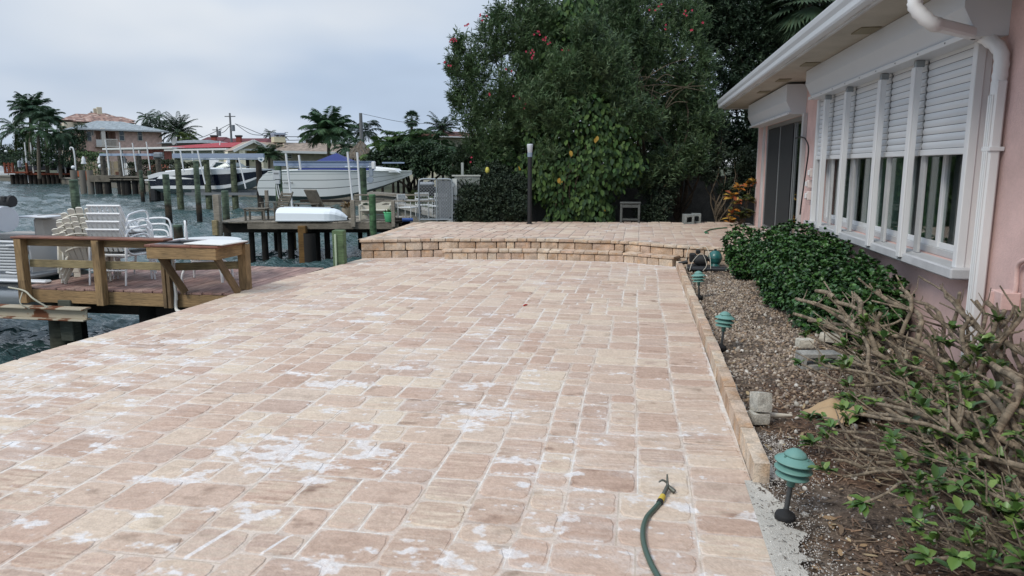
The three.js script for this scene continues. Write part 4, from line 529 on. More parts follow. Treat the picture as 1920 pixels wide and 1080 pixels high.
{ // pink-flowered oleander on the left, standing against the sky
  const b = atZ(955, 420, -17.9), t = thing('oleander', 'tall oleander with red flowers against the sky, left of the leafy vine', 'shrub', [b[0], TH - 0.1, -17.9]), L = new Leaves();
  const B = [[880, 125, 48, -17.9, 300], [925, 70, 46, -18.1, 260], [895, 205, 52, -17.9, 340], [958, 175, 66, -17.8, 460], [985, 60, 52, -18.2, 360], [858, 178, 24, -17.9, 90], [862, 75, 22, -17.9, 70], [945, 285, 55, -17.8, 380], [895, 268, 30, -17.9, 110], [1015, 120, 55, -18.0, 380], [1000, 10, 50, -18.4, 320], [935, 20, 24, -18.2, 80], [985, 230, 50, -17.8, 330], [915, 330, 45, -18, 260], [1040, 40, 40, -18.2, 220], [848, 120, 20, -17.9, 60], [1010, 190, 46, -17.0, 260], [1060, 130, 44, -17.1, 240], [1050, 215, 36, -16.9, 150], [1085, 165, 34, -17.1, 120], [1030, 285, 26, -16.9, 70], [930, 250, 40, -17.4, 180]];
  for (const q of B) twiggy(L, bl(...q), { cols: OLE, len: 0.135, wid: 0.026, per: 15, span: 0.3, up: 0.75, along: 0.9 });
  L.mesh('crown', leafMat, t); put('trunk', stems([b[0], TH - 0.1, -17.9], B.map((q) => atZ(q[0], q[1], q[3])), 0.045, 0.008, 0.2), trunkMat, t);
  flowers(t, [[872, 42, 1], [906, 32, 1.2], [852, 78, 1.4], [838, 122, 1], [1026, 76, 1.6], [994, 95, 0.9], [1005, 108, 0.7], [1060, 98, 0.6], [990, 200, 0.6], [955, 128, 0.5], [925, 178, 0.5], [1008, 65, 0.8], [970, 182, 0.5], [880, 300, 0.3]], -17.25);
}
R = rng(72);
{ // second oleander, grey-green, to the right
  const b = atZ(1270, 400, -18.8), t = thing('oleander', 'grey-green oleander with bare arching twigs and few red flowers, right of the leafy vine', 'shrub', [b[0], TH - 0.1, -18.8]), L = new Leaves();
  const B = [[1200, 50, 62, -18.6, 420], [1265, 95, 62, -18.6, 420], [1300, 160, 46, -18.7, 280], [1225, 160, 56, -18.7, 300], [1165, 110, 56, -18.6, 340], [1290, 35, 44, -18.8, 240], [1285, 225, 44, -18.7, 220], [1125, 45, 50, -18.7, 320], [1090, 100, 50, -18.5, 320], [1160, 190, 44, -18.7, 200], [1225, 250, 46, -18.8, 200], [1180, 0, 50, -18.8, 300], [1255, 10, 40, -18.8, 200], [1320, 110, 30, -18.7, 130], [1140, 100, 46, -17.2, 280], [1100, 60, 40, -17.3, 200], [1180, 200, 40, -17.2, 180], [1160, 150, 40, -17.3, 190], [1215, 215, 40, -17.6, 170], [1250, 300, 44, -18.0, 220], [1310, 285, 40, -18.2, 200], [1212, 320, 34, -17.8, 130], [1330, 220, 34, -18.4, 150]];
  for (const q of B) twiggy(L, bl(...q), { cols: [...OLE, [0.06, 0.10, 0.06]], len: 0.135, wid: 0.024, per: 14, span: 0.32, up: 0.7, along: 0.9 });
  L.mesh('crown', leafMat, t); put('trunk', stems([b[0], TH - 0.1, -18.8], [...B.map((q) => atZ(q[0], q[1], q[3]))], 0.04, 0.008, 0.3), trunkMat, t); const tw = []; for (let i = 0; i < 26; i++) { const a = atZ(rr(1150, 1250), rr(150, 230), -18.2), c = atZ(rr(1080, 1330), rr(100, 210), -17.9); tw.push(limb(curve([a, mix3(a, c, 0.5).map((x, k) => x + (k === 1 ? 0.12 : 0)), c], 8), [0.012, 0.012, 0.011, 0.01, 0.009, 0.008, 0.007, 0.006, 0.004], 5)); } put('twig', tw, twigMat, t);
  flowers(t, [[1224, 14, 0.5], [1237, 12, 0.5], [1291, 24, 0.8], [1253, 52, 0.5], [1291, 58, 0.7], [1312, 48, 0.4]], -18.0);
}
R = rng(73);
{ // big-leaved climber over everything in the middle
  const b = atZ(1090, 415, -17.7), t = thing('climbing_vine', 'thick green climbing vine with heart-shaped leaves, a few yellowed, behind the lamp post', 'vine', [b[0], TH - 0.1, -17.7]), L = new Leaves();
  const B = [[1080, 225, 72, -17.6, 950], [1120, 310, 66, -17.4, 900], [1050, 330, 62, -17.4, 760], [1155, 245, 50, -17.5, 460], [1095, 380, 46, -17.3, 480], [1030, 250, 50, -17.6, 460], [1175, 310, 34, -17.4, 240], [1065, 45, 34, -18.2, 260], [1085, 20, 36, -18.3, 260], [1060, 140, 54, -17.9, 460], [1120, 160, 50, -17.9, 400], [1000, 320, 40, -17.5, 280], [1060, 400, 36, -17.2, 260], [940, 300, 32, -17.6, 130], [1120, 400, 34, -17.2, 240]];
  for (const q of B) { const [x, y, z, rx, ry, rz, n] = bl(...q); for (let i = 0; i < n * 1.9; i++) { const d = rdir(); if (d[2] < -0.35) continue; const k = Math.pow(R(), 0.25) * rr(0.85, 1.1), p = [x + d[0] * rx * k, y + d[1] * ry * k, z + d[2] * rz * k], s = rr(0.08, 0.165), old = R() < 0.002; L.leaf(p, nrm([rr(-0.6, 0.6), -0.8 + rr(-0.2, 0.35), rr(-0.2, 0.7)]), nrm([d[0] * 0.6 + rr(-0.7, 0.7), 0.5 + rr(-0.3, 0.4), 0.6 + d[2]]), s, s * 0.62, old ? vary([0.42, 0.25, 0.02], 0.3) : vary(pick(VINE), 0.28), 7, 0.12, 0.16); } }
  for (const [u, v] of [[1119, 255], [1072, 283], [1050, 334]]) for (let j = 0; j < 2; j++) { const p = atZ(u + rr(-5, 5), v + rr(-5, 5), -16.75); L.leaf(p, nrm([rr(-0.4, 0.4), -0.8, 0.3]), [0, 0.3, 1], 0.13, 0.085, vary([0.22, 0.13, 0.018], 0.4), 7, 0.05, 0.12); }
  L.mesh('foliage', vineMat, t); put('stem', [...stems([b[0], TH - 0.1, -17.9], B.map((q) => atZ(q[0], q[1], q[3] - 0.3)), 0.05, 0.012, 0.25), ...[0, 1, 2, 3].map((i) => hose([atZ(1040 + i * 14, 400, -17.0), atZ(1050 + i * 10, 340, -16.9), atZ(1070 + i * 12, 300, -16.95), atZ(1060 + i * 20, 250, -17.2)], 0.014, 14, 5))], trunkMat, t);
}
R = rng(74);
{ // dark broad tree at the back on the right
  const b = atZ(1432, 400, -20.6), t = thing('tree', 'tall dark small-leaved tree with a slim trunk rising behind the corner of the house', 'tree', [b[0], 0, -20.6]), L = new Leaves();
  const B = [[1400, 50, 74, -20.6, 640], [1480, 20, 78, -20.8, 640], [1375, 160, 58, -20.4, 420], [1420, 250, 54, -20.3, 380], [1350, 260, 48, -20.2, 330], [1545, -10, 66, -21, 380], [1430, 130, 64, -20.8, 480], [1340, 50, 56, -20.8, 400], [1500, 90, 50, -21, 260], [1330, 0, 56, -20.8, 380], [1415, 330, 40, -20.2, 220], [1290, 275, 44, -20.0, 260], [1380, -40, 90, -20.8, 520], [1250, 310, 38, -20.0, 160]];
  for (const q of B) twiggy(L, bl(...q), { cols: DARKG, len: 0.10, wid: 0.045, per: 18, span: 0.34, up: 0.3, along: 0.4 });
  L.mesh('crown', leafMat, t); put('trunk', [...stems([b[0], 0, -20.6], [atZ(1405, 60, -20.6), atZ(1430, 130, -20.6), atZ(1480, 40, -20.8)], 0.085, 0.02, 0.2), ...stems([b[0] + 0.3, 0, -20.4], B.map((q) => atZ(q[0], q[1], q[3])), 0.05, 0.01, 0.3)], trunkMat, t);
}
R = rng(174);
{ // thick dark shrubs further back close the gaps
  const b = atZ(1150, 400, -21.6), t = thing('tree', 'broad dark tree filling the gaps behind the oleanders and the vine', 'tree', [b[0], 0, -21.6]), L = new Leaves(), B = [];
  for (const [u, v, r] of [[985, 200, 60], [1010, 100, 60], [1060, 180, 64], [1080, 60, 64], [1130, 130, 70], [1130, 260, 70], [1200, 200, 60], [1260, 260, 56], [1060, 300, 64], [1190, 320, 56], [1000, 300, 56], [1310, 330, 44], [1260, 360, 40], [1210, 90, 50], [1280, 180, 50], [940, 300, 44], [1150, 20, 60], [1320, 230, 50]]) B.push([u, v, r, -21.6, Math.round(r * 5.2)]);
  for (const q of B) twiggy(L, bl(...q), { cols: DARKG, len: 0.13, wid: 0.06, per: 18, span: 0.4, up: 0.3, along: 0.4 });
  L.mesh('crown', leafMat, t); put('trunk', stems([b[0], 0, -21.6], B.map((q) => atZ(q[0], q[1], q[3])), 0.07, 0.012, 0.3), darkTrunk, t);
}
R = rng(75);
{ // dense dark shrubs in the shade, with many thin stems
  const mk = (label, name, base, z, B, o, nst) => { const b = atZ(base[0], base[1], z), t = thing(name, label, 'shrub', [b[0], TH - 0.1, z]), L = new Leaves(); for (const q of B) twiggy(L, bl(...q), o); L.mesh('foliage', leafMat, t); put('stem', stems([b[0], TH - 0.15, z], [...B, ...B].map((q) => { const p = atZ(q[0] + rr(-20, 20), q[1] + rr(-30, 10), q[3]); return p; }), 0.022, 0.005, 0.18), twigMat, t); return t; };
  const o1 = { cols: [[0.036, 0.062, 0.034], [0.05, 0.075, 0.044], [0.028, 0.046, 0.03]], len: 0.06, wid: 0.03, per: 20, span: 0.22, up: 0.35, along: 0.4 };
  mk('bushy dark grey-green shrub at the left end of the terrace beside the wire gate', 'bush', [915, 415], -17.3, [[893, 378, 42, -16.9, 1000], [935, 365, 44, -16.9, 1000], [965, 390, 32, -16.7, 560], [872, 398, 27, -16.8, 420], [910, 405, 36, -16.7, 700], [930, 332, 34, -17.2, 480], [872, 352, 24, -17.0, 280], [975, 350, 28, -17.1, 330], [895, 330, 24, -17.2, 200]], o1);
  mk('loose grey-green shrub in the shade between the small table and the concrete blocks', 'bush', [1235, 415], -18.0, [[1235, 385, 30, -17.8, 240], [1215, 345, 26, -18, 130], [1255, 350, 26, -18, 120], [1230, 405, 26, -17.6, 180], [1205, 395, 18, -17.7, 80], [1240, 310, 24, -18.1, 70]], o1);
  mk('twiggy shrub of thin upright stems left of the orange shrub', 'bush', [1345, 415], -18.2, [[1350, 300, 30, -18.3, 90], [1340, 250, 30, -18.4, 100], [1360, 350, 22, -18.2, 90], [1330, 330, 20, -18.2, 60], [1395, 300, 26, -18.2, 200], [1400, 350, 24, -18.4, 160], [1410, 318, 26, -19, 300], [1385, 325, 24, -19.1, 200]], o1);
  mk('dark leafy shrub growing behind the raised wall left of the vine', 'bush', [900, 400], -19.2, [[880, 300, 40, -19.2, 300], [860, 330, 28, -19.2, 150], [930, 320, 50, -19.4, 300], [985, 330, 50, -19.2, 300]], { ...o1, cols: [[0.04, 0.07, 0.03], [0.03, 0.05, 0.025]], len: 0.09 });
}
R = rng(76);
{ // orange croton by the house corner
  const b = G(1388, 421, TH), t = thing('croton', 'orange and yellow leaved croton shrub against the corner of the house', 'shrub', b), L = new Leaves(), C = [[0.36, 0.13, 0.025], [0.42, 0.19, 0.03], [0.3, 0.09, 0.04], [0.40, 0.25, 0.05], [0.07, 0.06, 0.02], [0.05, 0.07, 0.02]], st = [];
  for (const [u, v, n0] of [[1372, 366, 9], [1385, 352, 9], [1402, 345, 9], [1412, 342, 8], [1380, 378, 10], [1372, 395, 8], [1368, 412, 6], [1395, 372, 8], [1405, 372, 7], [1398, 395, 8], [1408, 400, 7], [1388, 405, 6]]) { const n = n0 * 2, p = atZ(u, v, b[2] + rr(-0.05, 0.3)); st.push(...stems(b, [p], 0.014, 0.007, 0.05)); const low = v > 368 && u > 1382; for (let i = 0; i < n; i++) { const d = rdir(); d[1] = Math.abs(d[1]) * 0.6; L.leaf([p[0], p[1] + rr(-0.08, 0.03), p[2]], nrm(d), [0, 1, 0.4], rr(0.13, 0.21), rr(0.065, 0.1), vary(low ? pick(C.slice(4)) : pick(C), 0.25), 7, 0.25, 0.15); } }
  L.mesh('foliage', glossMat, t); put('stem', st, twigMat, t);
}
R = rng(77);
{ // clipped glossy bushes under the window
  const HD = [[0.030, 0.082, 0.022], [0.038, 0.098, 0.024], [0.022, 0.060, 0.018], [0.052, 0.118, 0.030]];
  const mk = (label, base, B, n) => { const t = thing('hedge_bush', label, 'bush', base), L = new Leaves(); for (const [x, y, z, rx, ry, rz] of B) { const N = Math.round(n * (rx * ry + ry * rz + rx * rz)); for (let i = 0; i < N; i++) { const d = rdir(), k = Math.pow(R(), 0.22) * rr(0.9, 1.06), bump = 1 + 0.12 * (fbm(d[0] * 4 + x * 9, d[1] * 4 + d[2] * 4 + z, 2) - 0.5) * 2, p = [x + d[0] * rx * k * bump, Math.max(0.03, y + d[1] * ry * k * bump), z + d[2] * rz * k * bump], col = pick(HD), f = R() < 0.12 ? 1.5 : 1; for (let j = 0; j < 5; j++) { const r = rdir(), ld = nrm([d[0] * 0.5 + r[0], d[1] * 0.5 + 0.35 + r[1] * 0.7, d[2] * 0.5 + r[2]]); L.leaf(p, ld, nrm([d[0] - r[0] * 0.4, 0.9, d[2] - r[2] * 0.4]), rr(0.038, 0.058), rr(0.03, 0.042), vary(col.map((c) => c * f), 0.2), 7, 0.2, 0.2); } } } L.mesh('foliage', glossMat, t); put('stem', B.flatMap(([x, y, z, rx, ry, rz]) => stems([x, 0, z], Array.from({ length: 6 }, () => { const d = rdir(); return [x + d[0] * rx * 0.8, Math.max(0.1, y + d[1] * ry * 0.6), z + d[2] * rz * 0.8]; }), 0.014, 0.005, 0.04)), twigMat, t); };
  mk('small dark green rounded bush at the foot of the terrace beside the round tank', [1.5, 0, -10.9], [[1.48, 0.5, -10.9, 0.27, 0.27, 0.3], [1.52, 0.25, -10.85, 0.26, 0.28, 0.3]], 1500);
  mk('long clipped dark green bush with glossy leaves under the shuttered window', [1.9, 0, -8.5], [[1.74, 0.46, -9.9, 0.34, 0.34, 0.45], [2.06, 0.56, -10.2, 0.34, 0.32, 0.5], [1.78, 0.42, -9.1, 0.4, 0.34, 0.5], [2.12, 0.5, -9.2, 0.34, 0.33, 0.5], [1.84, 0.40, -8.3, 0.42, 0.34, 0.5], [2.16, 0.45, -8.2, 0.32, 0.34, 0.5], [1.92, 0.36, -7.55, 0.42, 0.34, 0.48], [2.18, 0.38, -7.2, 0.32, 0.34, 0.45], [2.0, 0.32, -6.95, 0.38, 0.30, 0.4], [1.74, 0.18, -8.8, 0.3, 0.25, 0.6], [1.84, 0.16, -7.7, 0.32, 0.22, 0.6]], 1500);
}
R = rng(78);
{ // hard-pruned shrubs in front: thick bare branches with tufts of new leaves
  const SH = [[0.056, 0.116, 0.027], [0.085, 0.16, 0.035], [0.040, 0.088, 0.024], [0.12, 0.195, 0.045]], bark = M('#c2b6a4', 0.95, { map: rep(T.bark, 4, 1), bumpMap: rep(T.grit, 5), bumpScale: 0.004 }), bark2 = M('#b3a897', 0.95, { map: rep(T.bark, 4, 1), bumpMap: rep(T.grit, 5), bumpScale: 0.004 });
  const tuft = (L, p, dir, n, s = 1) => { for (let i = 0; i < n; i++) { const a = i * 2.4 + R(), up = rr(0.1, 0.9), d0 = [Math.cos(a) * (1 - up * 0.5), up * 0.8, Math.sin(a) * (1 - up * 0.5)], d = nrm([d0[0] + dir[0] * 0.5, d0[1] + dir[1] * 0.5, d0[2] + dir[2] * 0.5]), l = rr(0.04, 0.095) * s; L.leaf([p[0] + rr(-0.012, 0.012), p[1] + rr(-0.02, 0.012), p[2] + rr(-0.012, 0.012)], d, nrm([-d[0] * 0.3, 1, -d[2] * 0.3]), l, l * rr(0.38, 0.5), vary(pick(SH), 0.22), 7, 0.25, 0.18); } };
  function branch(list, L, a, b, r0, r1, sag, leafy, forks = 2) {
    const len = dist(a, b), n = Math.max(6, Math.round(len / 0.07)), pts = [], rad = [], sa = R() * 9, sb = R() * 9, fr = rr(4, 7);
    for (let i = 0; i <= n; i++) { const k = i / n, e = Math.sin(k * Math.PI), w = 0.12 * Math.min(1, len), rise = Math.sin(k * Math.PI * 0.9) * sag; pts.push([lerp(a[0], b[0], k) + Math.sin(k * fr + sa) * w * e + rr(-0.006, 0.006), lerp(a[1], b[1], k) + rise * len + Math.sin(k * fr * 1.3 + sb) * w * e * 0.7 + rr(-0.005, 0.005), lerp(a[2], b[2], k) + Math.cos(k * fr + sb) * w * e]); rad.push(lerp(r0, r1, Math.pow(k, 0.8)) * rr(0.88, 1.14)); }
    list.push(limb(pts, rad, 8)); const tip = pts[n], dir = nrm([tip[0] - pts[n - 2][0], tip[1] - pts[n - 2][1], tip[2] - pts[n - 2][2]]);
    for (let f = 0; f < forks; f++) { const i = Math.floor(n * rr(0.35, 0.95)), p = pts[i], q = [p[0] + dir[0] * rr(0.03, 0.25) + rr(-0.13, 0.13), p[1] + rr(0.02, 0.17), p[2] + dir[2] * rr(0.03, 0.25) + rr(-0.13, 0.13)]; const rs = rad[i] * rr(0.35, 0.7), m = 5, P2 = [], r2 = []; for (let j = 0; j <= m; j++) { const k = j / m; P2.push([lerp(p[0], q[0], k) + Math.sin(k * 3) * 0.012, lerp(p[1], q[1], k * k * 0.5 + k * 0.5), lerp(p[2], q[2], k)]); r2.push(lerp(rs, rs * 0.66, k) * rr(0.9, 1.1)); } list.push(limb(P2, r2, 7)); if (R() < leafy * 0.5) tuft(L, q, nrm([q[0] - p[0], q[1] - p[1], q[2] - p[2]]), 9); }
    for (let f = 0; f < 2; f++) { const i = Math.floor(n * rr(0.25, 0.98)), p = pts[i]; if (R() < leafy * 0.5) tuft(L, [p[0], p[1] + rad[i], p[2]], [rr(-0.5, 0.5), 0.6, rr(-0.5, 0.5)], Math.round(rr(5, 11)), rr(0.8, 1.1)); else if (R() < 0.5) list.push(rod(p, [p[0] + rr(-0.02, 0.02), p[1] + rad[i] * 2, p[2] + rr(-0.02, 0.02)], rad[i] * 0.6, rad[i] * 0.45, 6)); }
    for (let f = 0; f < 2; f++) { const i = Math.floor(n * rr(0.45, 1)), p = pts[i], d = nrm([dir[0] * 0.7 + rr(-0.8, 0.8), dir[1] * 0.5 + rr(-0.1, 0.9), dir[2] * 0.7 + rr(-0.8, 0.8)]), l = rr(0.05, 0.14), k = rr(-0.03, 0.03); list.push(limb([p, [p[0] + d[0] * l * 0.5 + k, p[1] + d[1] * l * 0.5, p[2] + d[2] * l * 0.5 - k], [p[0] + d[0] * l, p[1] + d[1] * l + 0.02, p[2] + d[2] * l]], [0.0055, 0.004, 0.0022], 5)); }
    if (R() < leafy) tuft(L, tip, dir, Math.round(rr(9, 17)));
  }
  const mk = (label, root, tips, m, o) => { const t = thing('pruned_shrub', label, 'shrub', [root[0], 0, root[2]]), L = new Leaves(), B = []; for (const [u, v, x, leafy, r, sag] of tips) { let b = atX(u, v, x); if (b[1] < 0.05) { b = G(u, v, 0.06 + R() * 0.05); } const a = [root[0] + rr(-o, o) * 1.9, -0.02, root[2] + rr(-o, o) * 3.4]; branch(B, L, a, b, (r ?? 0.021) * 1.0, (r ?? 0.021) * 0.6, sag ?? 0.1, leafy ?? 0.5, 5); } put('branch', B, m, t); L.mesh('foliage', glossMat, t); };
  mk('hard-pruned shrub whose long bare branches reach left over the rubble towards the clipped bush', [1.95, 0, -4.55], [[1493, 572, 1.25, 0.1, 0.022], [1530, 558, 1.35, 0.2, 0.024], [1560, 575, 1.4, 0.6], [1488, 602, 1.25, 0, 0.02], [1515, 612, 1.3, 0, 0.018], [1545, 622, 1.35, 0.1, 0.017], [1600, 560, 1.5, 0.6], [1632, 540, 1.7, 0.2, 0.024], [1510, 640, 1.25, 0.9, 0.012], [1560, 655, 1.35, 0.8, 0.015], [1650, 590, 1.6, 0.3, 0.023], [1580, 685, 1.35, 0.9, 0.016], [1615, 650, 1.5, 0.7], [1540, 690, 1.2, 0.8, 0.012], [1685, 550, 1.85, 0.2, 0.02], [1590, 730, 1.3, 0.8, 0.015], [1640, 640, 1.6, 0.6, 0.016], [1670, 690, 1.6, 0.8, 0.014], [1620, 610, 1.5, 0.4, 0.022], [1575, 600, 1.45, 0.3, 0.024]], bark, 0.13);
  mk('cut shrub of stout upright stubs standing against the pink wall by the white downspout', [2.2, 0, -4.35], [[1770, 548, 2.1, 0.1, 0.02, 0.02], [1722, 520, 2.1, 0.1, 0.011, 0.02], [1735, 575, 2.05, 0.3, 0.02, 0], [1800, 548, 2.2, 0.4, 0.02, 0], [1795, 560, 2.15, 0.2, 0.021, 0], [1832, 563, 2.2, 0.1, 0.018, 0], [1850, 565, 2.2, 0.1, 0.022, 0], [1885, 580, 2.2, 0.1, 0.025, 0], [1905, 575, 2.25, 0.1, 0.016, 0], [1870, 600, 2.1, 0.2, 0.022, 0], [1815, 600, 2.1, 0.6, 0.022, 0], [1745, 610, 2.0, 0.7, 0.018, 0], [1770, 640, 2.0, 0.9, 0.016, 0], [1850, 640, 2.0, 0.9, 0.016, 0], [1915, 640, 2.1, 0.4, 0.024, 0], [1705, 620, 2.0, 0.6, 0.02, 0.03], [1690, 560, 2.05, 0.2, 0.021, 0.05], [1920, 560, 2.3, 0.1, 0.02, 0], [1830, 660, 2.0, 1, 0.014, 0], [1790, 690, 1.9, 1, 0.013, 0]], bark2, 0.14);
  mk('sprawling cut shrub with low leafy branches spreading over the mulch towards the garden light', [1.92, 0, -3.45], [[1500, 690, 1.2, 0.8, 0.012, 0.05], [1545, 790, 1.15, 0.9, 0.013, 0.05], [1525, 835, 1.0, 0.7, 0.013, 0.06], [1560, 815, 1.1, 0.9, 0.012], [1585, 760, 1.25, 0.9, 0.014], [1640, 770, 1.35, 0.8, 0.017], [1600, 830, 1.1, 0.5, 0.014], [1660, 820, 1.3, 0.5, 0.017], [1580, 905, 1.05, 0.9, 0.011], [1640, 880, 1.15, 0.9, 0.013], [1700, 760, 1.5, 0.8, 0.02], [1720, 820, 1.45, 0.6, 0.018], [1770, 720, 1.7, 0.9, 0.02], [1790, 780, 1.65, 0.7, 0.022], [1620, 960, 1.0, 0.9, 0.011], [1700, 930, 1.2, 0.8, 0.013], [1750, 870, 1.4, 0.8, 0.016], [1850, 740, 1.85, 0.9, 0.024], [1880, 700, 1.95, 0.6, 0.025], [1900, 760, 1.9, 0.8, 0.024], [1830, 830, 1.65, 0.9, 0.018], [1740, 960, 1.2, 0.9, 0.012], [1680, 850, 1.25, 0.6, 0.016], [1560, 870, 1.05, 0.3, 0.012], [1610, 790, 1.2, 0.7, 0.015], [1750, 790, 1.5, 0.9, 0.02], [1860, 690, 1.9, 0.6, 0.026]], bark, 0.12);
  mk('leafy low shrub at the bottom right corner of the planting bed with fresh green tufts', [1.75, 0, -2.75], [[1700, 1040, 1.0, 0.6, 0.01, 0.05], [1760, 1000, 1.15, 0.6, 0.011], [1800, 960, 1.3, 0.6, 0.012], [1740, 1060, 1.05, 0.6, 0.01], [1830, 1020, 1.25, 0.6, 0.012], [1870, 970, 1.4, 0.6, 0.012], [1900, 900, 1.6, 0.6, 0.014], [1880, 1050, 1.25, 0.6, 0.011], [1910, 1000, 1.4, 0.6, 0.012], [1800, 1065, 1.1, 0.6, 0.01], [1850, 930, 1.45, 0.6, 0.013], [1905, 830, 1.75, 0.9, 0.016], [1780, 920, 1.3, 0.6, 0.012], [1915, 1070, 1.25, 0.6, 0.012], [1720, 1000, 1.1, 0.6, 0.01], [1680, 1070, 0.98, 0.6, 0.01], [1850, 1070, 1.2, 0.6, 0.011], [1815, 900, 1.45, 0.6, 0.013]], bark2, 0.1);
}
{ // low wall and odds and ends at the back of the terrace
  R = rng(79);
  const a = atZ(1180, 330, -19.6), w = thing('garden_wall', 'low dark grey wall in the shade behind the shrubs at the back of the terrace', 'wall', [0, 0, -19.6]); put('wall_panel', [plain([-3.4, 0, -19.75], [6, Yv(333, 19.3), -19.6])], M('#6a6a68', 0.95, { map: T.grain }), w); put('coping', [span([-3.42, Yv(333, 19.3), -19.78], [6.02, Yv(333, 19.3) + 0.05, -19.57])], M('#5c5c5a', 0.95), w);
  const s = G(1181, 417, TH), st = thing('side_table', 'small weathered grey frame table in the shade at the back of the terrace', 'side table', [s[0], TH, s[2]]), gm = M('#6a7174', 0.85, { map: T.wood }), legs = [[-0.2, 0.13], [0.2, 0.13], [-0.2, -0.13], [0.2, -0.13]]; put('top', [box(0.47, 0.03, 0.34, 0, 0.45, 0, 0.005)], gm, st, true); for (const [x, z] of legs) put('leg', [box(0.05, 0.43, 0.05, x, 0.215, z)], gm, st, true); for (const z of [0.14, -0.14]) put('apron', [box(0.36, 0.07, 0.02, 0, 0.38, z)], gm, st, true); put('stretcher', [box(0.36, 0.035, 0.025, 0, 0.07, 0.13), box(0.36, 0.035, 0.025, 0, 0.07, -0.13)], gm, st, true);
  const blk = (x, z, label, turn) => { const t = thing('concrete_block', label, 'concrete block', [x, TH, z], turn); put('block', slab([[-0.1, 0], [0.1, 0], [0.1, 0.2], [-0.1, 0.2]], 0.39, [[[-0.062, 0.035], [0.062, 0.035], [0.062, 0.15], [0.02, 0.165], [-0.062, 0.15]]], 0.004).translate(0, 0, -0.2), M('#9ba19f', 0.92, { map: T.grain }), t, true); };
  const q = G(1290, 419, TH), q2 = G(1303, 418, TH); blk(q[0], q[2], 'left one of two pale hollow concrete blocks at the back of the terrace', 0.1); blk(q2[0] + 0.03, q2[2] - 0.12, 'right one of two pale hollow concrete blocks at the back of the terrace', -0.05);
}

